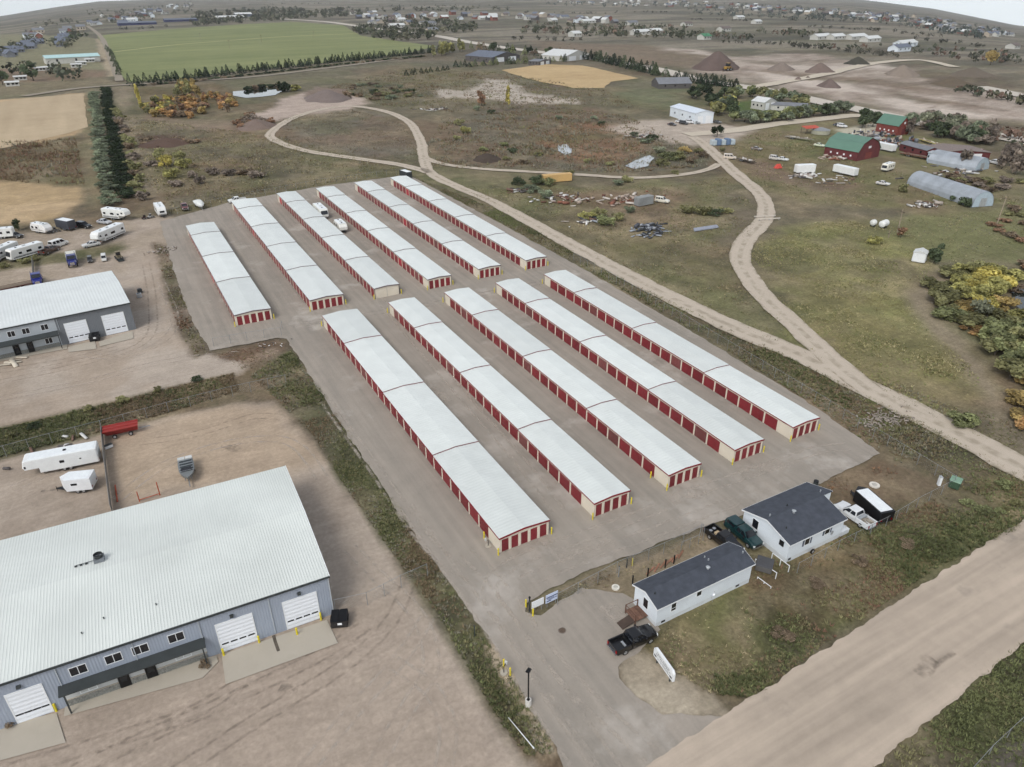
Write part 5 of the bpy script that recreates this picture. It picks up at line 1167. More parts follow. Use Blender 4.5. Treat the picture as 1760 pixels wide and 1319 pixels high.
chain_fence('grey slatted fence behind the near warehouse beside the horse trailer', W((177, 742), (183, 800), (194, 884)), 1.9, 3.0, .4, slat=mat('grey_slats', (128, 124, 116), .8, .15, 2))
chain_fence('grey slatted fence beyond the far warehouse', W((58, 452), (60, 490)), 1.9, 3.0, .4, slat=MATS['grey_slats'])
chain_fence('low wire fence at the bottom right corner by the road', W((1665, 1335), (1700, 1296), (1760, 1240), (1850, 1160)), 1.3, 3.0, .4)
chain_fence('short wire fence by the black pickup near the house', W((1170, 948), (1200, 935), (1204, 915)), 1.6, 2.0, .35)
chain_fence('chain-link fence along the far edge of the storage yard', W((285, 372), (400, 346), (560, 316), (698, 298)), 1.9, 4.0, .8)
# gate signs, gate posts
def sign_board(label, p, rz, w, h, z0, face=None, bars=None, M=None, name='sign', depth=.06):
    t = thing(name, label, 'sign', p, rz); M = M or M_whitetrim
    b = MB(); b.box(-w/2, w/2, -depth/2, depth/2, z0, z0+h); b.build('panel', M, t)
    for x in (-w*.36, w*.36):
        q = MB(); q.cyl((x, depth, -.3), (x, depth, z0+h*.9), .045, n=6); q.build('post', M_galv, t)
    for i, (x0, x1, za, zb, MM) in enumerate(bars or []):
        q = MB(); q.box(x0, x1, -depth/2-.008, -depth/2-.001, z0+za, z0+zb); q.build('print', MM, t)
    return t
M_blue = mat('sign_navy', (36, 48, 96), .5, .06); M_lblue = mat('sign_pale_blue', (196, 206, 226), .5, .06); M_ink = mat('sign_ink', (34, 34, 38), .6, .05)
pa, pb = G(922, 1053), G(960, 1035); hd_ = heading(pa, pb)
sign_board('blank white sign board at the gate, nearest the yellow bollards', G(924, 1050), hd_, 1.7, 1.05, .75)
sign_board('blue and white sign board at the gate', G(948, 1040), hd_, 1.75, 1.3, .65, bars=[(-.8, .8, .78, .92, M_blue), (-.7, .3, .6, .68, M_blue), (-.5, .75, .44, .52, M_blue), (-.75, -.1, .2, .34, M_blue)], M=M_lblue)
tpost = thing('gate_post', 'dark gate post between the yellow bollards at the entrance', 'post', G(910, 1050)); m_ = MB(); m_.cyl((0, 0, -.2), (0, 0, 2.1), .1, n=10); m_.build('post', M_charcoal, tpost); m_ = MB(); m_.cyl((0, 0, 2.1), (0, 0, 2.25), .14, n=8); m_.build('cap', M_black, tpost)
for (px, py), lb in (((904, 1043), 'yellow bollard at the gate, behind the dark gate post'), ((916, 1059), 'yellow bollard at the gate, in front of the white sign board'), ((866, 1146), 'yellow bollard behind the entrance keypad post'), ((877, 1161), 'yellow bollard in front of the entrance keypad post'), ((1087, 972), 'thin yellow bollard by the fence posts behind the mobile home')):
    q = G(px, py); bollard(q.x, q.y, lb, 'entrance bollards')
for (px, py), lb, hh in (((1063, 991), 'grey fence post pair, left one, behind the mobile home', 1.7), ((1077, 975), 'dark fence post with pale foot behind the mobile home', 1.4), ((816, 1092), 'dark post at the left edge of the entrance drive', 1.5)):
    q = G(px, py); o = thing('fence_post', lb, 'post', q); m_ = MB(); m_.cyl((0, 0, -.2), (0, 0, hh), .08, n=8); m_.build('post', M_charcoal if hh < 1.6 else M_galv, o); m_ = MB(); m_.cyl((0, 0, hh), (0, 0, hh+.1), .1, .03, n=8); m_.build('cap', M_charcoal, o)
q = G(866, 1157); pedestal(q.x, q.y, 'black gooseneck keypad post with concrete base at the entrance drive', R(20))
# monument sign
sp = G(1140, 1155); a_, b_2 = G(1128, 1137), G(1152, 1172)
ms = thing('entrance_sign', 'white monument sign with small dark lettering by the entrance drive', 'sign', ((a_+b_2)/2).to_tuple()[:2]+(hs_(sp.x, sp.y),), heading(a_, b_2))
m_ = MB(); m_.prism([(-1.95, .55), (1.95, .55), (1.95, 1.7), (1.65, 2.0), (-1.65, 2.0), (-1.95, 1.7)], 1, -.14, .14); m_.build('panel', M_whitetrim, ms)
for x in (-1.3, 1.3): m_ = MB(); m_.box(x-.07, x+.07, -.07, .07, -.2, .55); m_.build('leg', M_charcoal, ms)
random.seed(12)
for z, hgt, x0, x1 in ((1.52, .17, -1.3, 1.25), (1.24, .17, -1.45, 1.4), (.97, .1, -1.15, 1.1), (.8, .1, -1.15, 1.15)):
    m_ = MB(); x = x0
    while x < x1:
        lw_ = random.uniform(.05, .13); 
        if random.random() > .14:
            m_.box(x, x+.03, -.15, -.141, z, z+hgt)
            if random.random() > .4: m_.box(x+.031, x+lw_, -.15, -.141, z+hgt*.75, z+hgt)
            if random.random() > .5: m_.box(x+.031, x+lw_, -.15, -.141, z, z+hgt*.22)
        x += lw_+.05
    m_.build('lettering', M_ink, ms)['kind'] = 'stuff'
for x in (-1.55, 1.55): m_ = MB(); m_.box(x-.22, x+.22, -.15, -.141, .8, 1.02); m_.build('dark_panel', M_ink, ms)
# light pole on a concrete pier
lp_ = G(908, 1212); t = thing('light_pole', 'black light pole on a round concrete pier beside the entrance drive', 'light pole', lp_, R(30))
m_ = MB(); m_.cyl((0, 0, -.3), (0, 0, .85), .33, n=16); m_.build('pier', mat('pale_concrete', (206, 202, 194), .8, .1, 3), t)
m_ = MB(); m_.box(-.15, .15, -.15, .15, .85, .9); m_.build('base_plate', M_black, t)
m_ = MB(); m_.box(-.06, .06, -.06, .06, .9, 5.2); m_.build('pole', M_black, t)
m_ = MB(); m_.box(-.28, .3, -.2, .2, 5.2, 5.34); m_.build('lamp_head', M_black, t)
# manhole
mh = G(966, 1084); t = thing('manhole_cover', 'round iron manhole cover in the entrance drive', 'manhole', mh); m_ = MB(); m_.cyl((0, 0, -.1), (0, 0, .035), .38, n=20); m_.build('cover', mat('cast_iron', (92, 78, 66), .8, .2, 6), t)
m_ = MB(); m_.cyl((0, 0, -.1), (0, 0, .028), .5, n=20); m_.build('collar', mat('iron_collar', (120, 110, 100), .9, .2), t)
# white pipe lying in the ditch
a_, b_2 = G(874, 1236), G(917, 1288); d_ = b_2-a_; t = thing('pipe', 'long white pipe lying in the weedy ditch by the entrance', 'pipe', a_); m_ = MB(); m_.cyl((0, 0, .2), tuple(d_+Vector((0, 0, .22))), .03, .06, n=8); m_.build('pipe_barrel', M_whitetrim, t)
m_ = MB(); m_.cyl(tuple(d_*.98+Vector((0, 0, .216))), tuple(d_*1.02+Vector((0, 0, .224))), .09, n=8); m_.build('pipe_collar', M_whitetrim, t)
# pads and pans on the ground
def disc(label, px, py, r, c, name='round_pad'):
    q = G(px, py); t = thing(name, label, 'pad', q); m_ = MB(); m_.cyl((0, 0, -.1), (0, 0, .1), r, n=16); m_.build('pad', mat('pad_%d_%d_%d' % c, c, .7, .1), t); m_ = MB(); m_.cyl((0, 0, .1), (0, 0, .16), r*.55, r*.4, n=14); m_.build('lid', mat('pad_%d_%d_%d' % tuple(int(v*.85) for v in c), tuple(int(v*.85) for v in c), .7, .1), t)
disc('round white tank lid in the fenced dirt patch behind the house', 1503, 834, .75, (214, 208, 196)); disc('white lid on the ground by the deck of the mobile home', 1058, 1010, .5, (216, 212, 200))
# green bin + white cabinet at the fence corner
q = G(1640, 836); t = thing('utility_box', 'green utility box at the corner of the chain-link fence', 'utility box', q, R(20)); m_ = MB(); m_.cbox(-.8, .8, -.7, .7, 0, 1.2, .05); m_.build('cabinet', mat('utility_green', (62, 84, 66), .5, .1), t); m_ = MB(); m_.prism([(-.85, 1.2), (.85, 1.2), (.75, 1.32), (-.75, 1.32)], 1, -.75, .75); m_.build('lid', mat('utility_lid', (122, 152, 130), .5), t)
q = G(1613, 834); t = thing('meter_cabinet', 'narrow white cabinet inside the fence corner', 'cabinet', q, R(60)); m_ = MB(); m_.box(-.25, .25, -.18, .18, 0, 1.5); m_.build('cabinet', M_whitetrim, t); m_ = MB(); m_.box(-.28, .28, -.21, .21, 1.5, 1.56); m_.build('cap', M_alu, t)
# grey hot tub like box between the houses + bbq
q = G(1313, 976); t = thing('hot_tub', 'covered grey hot tub between the mobile home and the house', 'hot tub', q, R(35)); m_ = MB(); m_.cbox(-1.0, 1.0, -1.0, 1.0, 0, .85, .08); m_.build('cabinet', mat('tub_grey', (92, 90, 88), .7, .1), t); m_ = MB(); m_.cbox(-1.05, 1.05, -1.05, 1.05, .851, 1.0, .05); m_.build('lid', mat('tub_lid', (78, 78, 80), .8, .1), t)
for (a_, b_2), lb in ((((1297, 970), (1333, 994)), 'white rail fence panel beside the hot tub, near side'), (((1326, 960), (1355, 982)), 'white rail fence panel beside the house corner'), (((1302, 993), (1325, 1010)), 'white rail lying in front of the hot tub')):
    p0, p1 = G(*a_), G(*b_2); t = thing('rail_fence', lb, 'fence', p0); d_ = p1-p0; hh = .9 if 'lying' not in lb else .1
    m_ = MB(); m_.cyl((0, 0, hh), (d_.x, d_.y, d_.z+hh), .05, n=6); m_.build('rail', M_whitetrim, t)
    for f in (0, .5, 1): m_ = MB(); m_.box(d_.x*f-.04, d_.x*f+.04, d_.y*f-.04, d_.y*f+.04, -.2, hh+.0); m_.build('post', M_whitetrim, t)
# satellite dish / tripod by the mobile home, wreath ring by the house
q = G(1222, 1030); t = thing('satellite_dish', 'small dish on a tripod beside the long wall of the mobile home', 'dish', q, R(250)); m_ = MB(); m_.cyl((0, 0, 0), (0, 0, 1.0), .03, n=6); m_.build('mast', M_charcoal, t)
m_ = MB(); m_.cyl((.0, 0, 1.0), (.12, 0, 1.06), .1, .38, n=14, caps=False); m_.cyl((-.01, 0, .995), (.0, 0, 1.0), .12, n=10); m_.build('dish', M_alu, t)
for k in range(3):
    m_ = MB(); m_.cyl((0, 0, .5), (.5*math.cos(k*2.1), .5*math.sin(k*2.1), 0), .02, n=5); m_.build('leg', M_galv, t)
q = G(1394, 950); t = thing('tyre_planter', 'white ringed tyre leaning on the front wall of the house', 'tyre', (70.3, 45.0, hs_(70, 45)), 0); o = wheel(t, 0, 0, .36, .2)
# ---- junk behind the near warehouse
q0, q1 = G(186, 752), G(238, 741); t = thing('hopper_trailer', 'red hopper trailer standing by the weed strip on the left', 'trailer', ((q0+q1)/2).to_tuple(), heading(q0, q1)); Mr = mat('faded_red', (144, 52, 48), .6, .15, 2)
m_ = MB(); m_.loft([[(-2.3, -.5, .55), (2.3, -.5, .55), (2.3, .5, .55), (-2.3, .5, .55)], [(-2.8, -1.1, 1.55), (2.5, -1.1, 1.55), (2.5, 1.1, 1.55), (-2.8, 1.1, 1.55)]]); m_.build('hopper', Mr, t)
for y in (-1.0, .0, 1.0): m_ = MB(); m_.box(-2.8, 2.5, y-.06, y+.06, 1.551, 1.7); m_.build('top_beam', mat('red_beam', (160, 66, 60), .6, .1), t)
m_ = MB(); m_.box(2.5, 4.2, -.08, .08, .5, .62); m_.build('hitch', M_galv, t)
for x in (-1.2, 1.2):
    for s_ in (-1, 1): wheel(t, x, s_*.95, .36, .22)
q0, q1 = G(240, 862), G(275, 851); t = thing('pipe_rack', 'orange-red pipe frame standing behind the near warehouse', 'rack', q0.to_tuple(), heading(q0, q1)); Mo = mat('rust_orange', (176, 84, 56), .7, .2, 3); L_ = (q1-q0).length
for x, hh in ((0, 1.7), (L_, 2.3)): m_ = MB(); m_.cyl((x, 0, -.1), (x, 0, hh), .07, n=8); m_.build('upright', Mo, t)
m_ = MB(); m_.cyl((0, 0, .25), (L_, 0, .25), .06, n=8); m_.build('crossbar', Mo, t)
q0, q1 = G(198, 835), G(202, 862); t = thing('pipe', 'rusty orange pipe lying by the grey slatted fence', 'pipe', q0); d_ = q1-q0; m_ = MB(); m_.cyl((0, 0, .1), tuple(d_+Vector((0, 0, .1))), .09, n=8); m_.build('pipe_barrel', Mo, t); m_ = MB(); m_.cyl(tuple(d_+Vector((0, 0, .1))), tuple(d_*1.05+Vector((0, 0, .1))), .12, n=8); m_.build('pipe_collar', Mo, t)
q = G(187, 770); t = thing('crate', 'small white crate beside the slatted fence', 'crate', q, R(20)); m_ = MB(); m_.box(-.6, .6, -.3, .3, .05, .55); m_.build('box', M_whitetrim, t); m_ = MB(); m_.box(-.62, .62, -.32, .32, .55, .6); m_.build('lid', M_charcoal, t)
for k, ((px, py), lb) in enumerate((((240, 511), 'grey air unit beside the right wall of the far warehouse'), ((241, 503), 'dark generator beside the right wall of the far warehouse'))):
    q = G(px, py); t = thing('air_unit', lb, 'air unit', q, R(8)); m_ = MB(); m_.cbox(-.5, .5, -.5, .5, 0, 1.0-.1*k, .06); m_.build('casing', M_alu if k == 0 else M_charcoal, t); m_ = MB(); m_.cyl((0, 0, 1.0-.1*k), (0, 0, 1.06-.1*k), .38, n=14); m_.build('fan_grille', M_black, t)
q = G(1401, 836); t = thing('barrel', 'dark barrel at the right corner of the house roof line', 'barrel', q); m_ = MB(); m_.cyl((0, 0, 0), (0, 0, .95), .36, n=14); m_.build('drum', M_charcoal, t); m_ = MB(); m_.cyl((0, 0, .95), (0, 0, 1.0), .37, n=14); m_.build('rim', M_black, t)
# ================================================================ VEGETATION
M_blade = attr_mat('weed_blades', 'tone', 1.2, .2, .3, None, .9, 0)
def inpoly(P, n, rng):
    P = np.asarray([(p[0], p[1]) for p in P]); lo, hi = P.min(0), P.max(0); out = np.zeros((0, 2))
    for _ in range(40):
        q = rng.uniform(lo, hi, (n*2, 2)); q = q[sdf(P, q[:, 0], q[:, 1]) < 0]; out = np.concatenate([out, q])
        if len(out) >= n: break
    return out[:n]
def parea(P):
    P = np.asarray([(p[0], p[1]) for p in P]); x, y = P[:, 0], P[:, 1]; return abs(np.dot(x, np.roll(y, -1))-np.dot(y, np.roll(x, -1)))/2
def tufts(name, label, cat, zones, seed=1, blades=8):
    """zones: (polygon in photo points, tufts per square metre, height range, spread, list of colours, clumpiness)"""
    rng = np.random.default_rng(seed); Vs, Fs, Cs = [], [], []; n0 = 0
    for pts, dens, (h0, h1), spread, cols, clump in zones:
        P = pts if isinstance(pts[0], Vector) else GP(pts)
        n = int(parea(P)*dens*1.6); q = inpoly(P, n, rng)
        keep = rng.random(len(q)) < np.clip((fbm(q[:, 0], q[:, 1], 7, 3, seed+4)-.5)*2*clump*2+1-clump*.6, 0.02, 1); q = q[keep]; n = len(q)
        if not n: continue
        big = fbm(q[:, 0], q[:, 1], 11, 3, seed+9); h = (h0+(h1-h0)*rng.random(n)**1.6)*(.5+big)*.62
        z = H(q[:, 0], q[:, 1])-.12
        C0 = np.array([lin(c) for c in cols]); ci = np.clip(((fbm(q[:, 0], q[:, 1], 9, 4, seed+3)-.5)*2.6+.5+rng.normal(0, .18, n))*len(cols), 0, len(cols)-1).astype(int)
        base = C0[ci]*(rng.uniform(1.0, 1.55, n)[:, None])
        ang = rng.random((n, blades))*2*np.pi; r = spread*(.4+.9*rng.random((n, blades)))*h[:, None]/max(h1, .01)*1.2
        ca, sa = np.cos(ang), np.sin(ang); wd = h[:, None]*.1+.022
        bx, by = q[:, :1]+ca*r*.35, q[:, 1:]+sa*r*.35
        tipz = z[:, None]+h[:, None]*(.55+.6*rng.random((n, blades)))
        V = np.stack([np.stack([bx-sa*wd, by+ca*wd, z[:, None]+0*bx], -1), np.stack([bx+sa*wd, by-ca*wd, z[:, None]+0*bx], -1), np.stack([q[:, :1]+ca*r*1.25, q[:, 1:]+sa*r*1.25, tipz], -1)], 2).reshape(-1, 3)
        F = (np.arange(n*blades*3).reshape(-1, 3))+n0; n0 += len(V)
        br = np.repeat(base[:, None, :], blades, 1)*rng.uniform(.8, 1.2, (n, blades, 1)); Cc = np.repeat(br[:, :, None, :], 3, 2).reshape(-1, 3)
        Vs.append(V); Fs.append(F); Cs.append(Cc)
    V, F, Cc = np.concatenate(Vs), np.concatenate(Fs), np.concatenate(Cs)
    me = arr_mesh(name, V, F, M_blade, {'tone': ('FLOAT_COLOR', np.concatenate([np.clip(Cc, .01, .8), np.ones((len(Cc), 1))], 1)), 'veg': ('FLOAT', np.full(len(V), .3))})
    o = link(name, me); tag(o, label, cat, None, 'stuff'); return o
OL, GR, DG, BR, RD, ST, GY = (112, 108, 78), (100, 104, 70), (80, 84, 56), (110, 96, 76), (112, 88, 72), (150, 138, 108), (118, 114, 98)
VERGE = [(1290, 985), (1440, 925), (1640, 845), (1790, 800), (1900, 835), (1800, 884), (1602, 981), (1452, 1082), (1332, 1172), (1290, 1201), (1240, 1190), (1330, 1110), (1280, 1050)]
tufts('verge_weeds', 'rank green and brown weeds between the house fence and the gravel road', 'weeds', [
    (VERGE, 13, (.2, .7), .5, (DG, GR, OL, BR, RD, OL), .7), ([(1130, 1085), (1290, 1000), (1300, 1150), (1290, 1196), (1220, 1190), (1150, 1150)], 9, (.12, .35), .35, (OL, ST, GR, OL, BR), .7),
    ([(1225, 1160), (1310, 1150), (1330, 1170), (1290, 1198), (1225, 1192)], 12, (.2, .55), .4, (DG, OL, GR), .4)], 11)
tufts('roadside_grass', 'dark green grass in the bottom right corner beyond the gravel road', 'grass', [([(1490, 1333), (1596, 1247), (1766, 1097), (1900, 1010), (1900, 1300), (1700, 1400)], 15, (.15, .6), .45, (DG, GR, GR, OL), .5)], 12)
tufts('ditch_weeds', 'weedy ditch along the left edge of the storage yard', 'weeds', [
    ([(430, 645), (500, 602), (560, 682), (640, 802), (720, 926), (790, 1032), (850, 1122), (890, 1182), (940, 1262), (950, 1294), (905, 1298), (860, 1240), (800, 1140), (740, 1040), (660, 930), (590, 830), (540, 750), (480, 690)], 12, (.2, .6), .45, (DG, OL, GR, GY, BR), .6),
    ([(825, 1100), (905, 1195), (955, 1290), (900, 1245), (860, 1180)], 1.5, (.1, .3), .3, (OL, ST, BR), .8)], 13)
tufts('weed_strip', 'dark green weed strip between the two warehouse lots', 'weeds', [
    ([(-120, 770), (0, 737), (200, 690), (330, 657), (400, 641), (412, 671), (300, 706), (180, 740), (0, 785), (-120, 815)], 12, (.2, .65), .45, (DG, GR, OL, DG, BR), .5),
    ([(355, 610), (470, 590), (495, 602), (440, 640), (400, 630)], 2.5, (.2, .5), .4, (BR, OL, RD), .8),
    ([(263, 416), (288, 424), (300, 468), (325, 540), (356, 606), (338, 612), (318, 590), (300, 545), (285, 490)], 5, (.25, .7), .5, (BR, RD, GY, OL), .6)], 14)
tufts('track_verge_weeds', 'weeds on both sides of the dirt track beside the storage yard', 'weeds', [
    ([(715, 306), (850, 377), (1000, 458), (1200, 573), (1405, 698), (1515, 780), (1640, 832), (1790, 905), (1840, 862), (1760, 818), (1640, 756), (1530, 700), (1380, 626), (1100, 494), (850, 358)], 7, (.25, .7), .5, (DG, OL, BR, GY, OL, GR), .6),
    ([(1415, 832), (1510, 788), (1625, 832), (1500, 885)], 3, (.2, .5), .5, (BR, RD, (140, 104, 74)), .9),
    ([(910, 1050), (1000, 998), (1120, 950), (1206, 918), (1215, 935), (1140, 968), (1060, 1000), (960, 1045)], 4, (.2, .55), .4, (BR, OL, ST, GY), .6),
    ([(1480, 650), (1560, 700), (1650, 735), (1720, 770), (1800, 800), (1760, 720), (1640, 700), (1540, 660)], 2.5, (.25, .7), .5, (OL, GR, BR, GY), .7)], 15)
tufts('pasture_grass', 'olive pasture grass between the two dirt tracks and the willows', 'grass', [
    ([(1310, 400), (1440, 376), (1560, 394), (1605, 440), (1590, 480), (1560, 510), (1575, 545), (1660, 620), (1690, 665), (1640, 712), (1560, 690), (1480, 640), (1380, 556), (1310, 498), (1285, 450)], 3.6, (.15, .6), .6, ((118, 120, 78), (138, 130, 92), (100, 104, 66), (156, 146, 110), (126, 120, 84)), .8),
    ([(1480, 385), (1760, 355), (1800, 420), (1640, 460), (1600, 420)], .9, (.2, .7), .6, (OL, GR, ST, GY), .7)], 16, 5)
tufts('scrub', 'rough brown and olive scrub covering the open ground', 'scrub', [
    ([(770, 318), (1000, 322), (1180, 316), (1250, 304), (1310, 370), (1270, 430), (1268, 470), (1420, 625), (1330, 590), (1100, 476), (900, 380)], 1.1, (.25, .8), .7, (OL, GY, BR, GR, ST, OL), .7),
    ([(745, 290), (735, 250), (760, 205), (870, 190), (960, 185), (1080, 200), (1220, 270), (1225, 285), (1060, 298), (880, 288)], .8, (.5, 2.0), 1.1, (GY, BR, OL, (112, 90, 72), GY), .8),
    ([(480, 205), (600, 187), (690, 210), (715, 250), (718, 280), (600, 268), (490, 246)], 1.0, (.25, .9), .8, (GY, BR, (120, 112, 98)), .7),
    ([(215, 200), (480, 235), (690, 292), (560, 316), (400, 345), (290, 366), (240, 300)], .8, (.3, 1.3), .9, (OL, GY, BR, ST, OL), .7),
    ([(0, 245), (130, 238), (146, 318), (40, 314), (-60, 300)], .9, (.6, 2.2), 1.0, (BR, RD, OL, GY), .6),
    ([(1240, 250), (1320, 220), (1440, 240), (1560, 300), (1700, 330), (1760, 345), (1560, 360), (1400, 350), (1320, 330), (1280, 300)], .8, (.25, .9), .8, (OL, ST, BR, GR), .7),
    ([(560, 150), (700, 118), (860, 125), (1040, 155), (1110, 190), (1000, 180), (760, 195), (650, 180)], .35, (.6, 2.0), 1.2, (OL, GY, BR), .8)], 17, 5)

# ---------------------------------------------------------------- trees
def leaf_mat(name, c):
    if name in MATS: return MATS[name]
    M = bpy.data.materials.new(name); M.use_nodes = True; t = M.node_tree; b = t.nodes['Principled BSDF']
    at = t.nodes.new('ShaderNodeAttribute'); at.attribute_name = 'shade'
    oi = t.nodes.new('ShaderNodeObjectInfo'); r2 = t.nodes.new('ShaderNodeMapRange'); r2.inputs[3].default_value = .75; r2.inputs[4].default_value = 1.25
    t.links.new(oi.outputs['Random'], r2.inputs[0]); mu = t.nodes.new('ShaderNodeMath'); mu.operation = 'MULTIPLY'; t.links.new(at.outputs['Fac'], mu.inputs[0]); t.links.new(r2.outputs[0], mu.inputs[1])
    mx = t.nodes.new('ShaderNodeMix'); mx.data_type = 'RGBA'; mx.blend_type = 'MULTIPLY'; mx.inputs['Factor'].default_value = 1; mx.inputs[6].default_value = (*lin(c, 1.2), 1)
    t.links.new(mu.outputs[0], mx.inputs[7]); t.links.new(mx.outputs[2], b.inputs['Base Color']); b.inputs['Roughness'].default_value = .8; b.inputs['Specular IOR Level'].default_value = .1
    tl = t.nodes.new('ShaderNodeBsdfTranslucent'); t.links.new(mx.outputs[2], tl.inputs[0]); ms_ = t.nodes.new('ShaderNodeMixShader'); ms_.inputs[0].default_value = .4   # leaves let light through
    t.links.new(b.outputs[0], ms_.inputs[1]); t.links.new(tl.outputs[0], ms_.inputs[2]); t.links.new(ms_.outputs[0], t.nodes['Material Output'].inputs[0])
    MATS[name] = M; return M
M_bark = mat('bark', (84, 74, 64), .95, .25, 4)
def crown_mesh(kind, seed, n, M):
    """unit tree, one metre tall and about one metre wide, of leaf-sprig faces in clumps"""
    rng = np.random.default_rng(seed)
    if kind == 'conifer':
        u = rng.random(n)**.75; a = rng.random(n)*2*np.pi; tier = np.floor(u*9)/9+rng.random(n)*.07
        rad = (1-u)*.42*(.55+.5*rng.random(n))*(.85+.15*np.cos(a*3+seed)); c = np.stack([rad*np.cos(a), rad*np.sin(a), .06+tier*.92], 1)
        out = np.stack([np.cos(a), np.sin(a), -.35+0*a], 1); size = .085*(1.25-u*.7); shade = .6+.7*rng.random(n)
    else:
        k = {'round': 15, 'bush': 10, 'upright': 13, 'thin': 11}[kind]; lob = []
        for i in range(k):
            d = rng.normal(0, 1, 3); d /= np.linalg.norm(d)
            if kind == 'round': p = np.array([d[0]*.3, d[1]*.3, .56+d[2]*.24]); r = rng.uniform(.11, .21)
            elif kind == 'bush': p = np.array([d[0]*.36, d[1]*.36, .36+d[2]*.24]); r = rng.uniform(.15, .26)
            elif kind == 'thin': p = np.array([d[0]*.13, d[1]*.13, .18+.76*i/k]); r = rng.uniform(.07, .15)*(1.15-.6*i/k)
            else: p = np.array([d[0]*.2, d[1]*.2, .25+.62*rng.random()]); r = rng.uniform(.1, .19)
            lob.append((p, r, rng.uniform(.6, 1.25)))
        w_ = np.array([l[1]**2 for l in lob]); li = rng.choice(k, n, p=w_/w_.sum())
        d = rng.normal(0, 1, (n, 3)); d /= np.linalg.norm(d, axis=1)[:, None]; rr = rng.random(n)**.45
        pc = np.array([l[0] for l in lob])[li]; pr_ = np.array([l[1] for l in lob])[li]
        c = pc+d*(pr_*rr)[:, None]; c[:, 2] = np.clip(c[:, 2], .03, 1.05); out = d+rng.normal(0, .5, (n, 3)); size = np.full(n, .055 if n > 500 else .1 if n > 150 else .15)*rng.uniform(.7, 1.4, n)
        shade = np.array([l[2] for l in lob])[li]*rng.uniform(.7, 1.3, n)
    out = out/np.linalg.norm(out, axis=1)[:, None]; t1 = np.cross(out, rng.normal(0, 1, (n, 3))); t1 /= np.linalg.norm(t1, axis=1)[:, None]; t2 = np.cross(out, t1)
    s = size[:, None]
    if kind == 'conifer': V = np.stack([c-t1*s*.5, c+t1*s*.5, c+out*s*1.5+t1*s*.25, c+out*s*1.5-t1*s*.25], 1).reshape(-1, 3)
    else: V = np.stack([c-t1*s, c-t2*s*.6, c+t1*s, c+t2*s*.7], 1).reshape(-1, 3)
    return arr_mesh('crown', V, np.arange(n*4).reshape(-1, 4), M, {'shade': ('FLOAT', np.repeat(np.clip(shade, .4, 1.7), 4))})
def trunk_mesh(kind, seed, M):
    random.seed(seed); m_ = MB()
    hgt = {'conifer': .9, 'round': .55, 'bush': .3, 'upright': .6, 'thin': .85}[kind]; r = {'conifer': .022, 'round': .03, 'bush': .02, 'upright': .025, 'thin': .016}[kind]
    m_.cyl((0, 0, -.06), (.01, .01, hgt*.5), r, r*.7, n=6, caps=False); m_.cyl((.01, .01, hgt*.5), (0, 0, hgt), r*.7, r*.2, n=6, caps=False)
    if kind != 'conifer':
        for i in range(5):
            a = random.uniform(0, 6.3); z = hgt*random.uniform(.3, .8); q = (.3 if kind in ('round', 'bush') else .13)
            m_.cyl((0, 0, z), (q*math.cos(a), q*math.sin(a), z+random.uniform(.1, .25)), r*.5, r*.15, n=4, caps=False)
    return m_.mesh('trunk', M)
TREES = {}
LEAF = {'grey_green': (130, 138, 114), 'olive': (142, 140, 100), 'green': (136, 140, 100), 'dark': (54, 64, 46), 'yellow': (192, 180, 106), 'gold': (170, 150, 100), 'orange': (188, 152, 106), 'rust': (156, 126, 102), 'lime': (164, 160, 104), 'brown': (138, 122, 102), 'pale': (138, 140, 118), 'spruce': (58, 70, 56), 'deep': (86, 96, 72), 'bare': (142, 130, 118)}
def tree_meshes(kind, colr, var, n):
    k = (kind, colr, var, n)
    if k not in TREES: TREES[k] = (crown_mesh(kind, 100+var*7+len(kind), n, leaf_mat('leaf_'+colr, LEAF[colr])), trunk_mesh(kind, var, M_bark))
    return TREES[k]
TRNG = random.Random(21)
def tree(name, label, cat, p, h, w, kind, colr, n, group=None):
    cm, tm = tree_meshes(kind, colr, TRNG.randrange(3), n)
    t = bpy.data.objects.new(name, None); col.objects.link(t); t.location = (p.x, p.y, hs_(p.x, p.y)-.05); t.rotation_euler = (0, 0, TRNG.uniform(0, 6.28)); t.empty_display_size = .2; t.scale = (w, w, h)
    tag(t, label, cat, group); link('crown', cm, t); link('trunk', tm, t); return t
def row(pts, n, jit=0.0):
    P = [Vector((q.x, q.y)) for q in GP(pts)]; L = [0]
    for a, b in zip(P[:-1], P[1:]): L.append(L[-1]+(b-a).length)
    out = []
    for i in range(n):
        s = L[-1]*(i+.5)/n+TRNG.uniform(-.3, .3)*L[-1]/n*(1 if jit else .5)
        for j in range(len(P)-1):
            if s <= L[j+1] or j == len(P)-2:
                q = P[j]+(P[j+1]-P[j])*((s-L[j])/max(L[j+1]-L[j], .01)); break
        out.append(Vector((q.x+TRNG.uniform(-jit, jit), q.y+TRNG.uniform(-jit, jit))))
    return out
def cluster(pts, n):
    rng = np.random.default_rng(int(pts[0][0]*7+n)); return [Vector(q) for q in inpoly(GP(pts), n, rng)]
U = TRNG.uniform
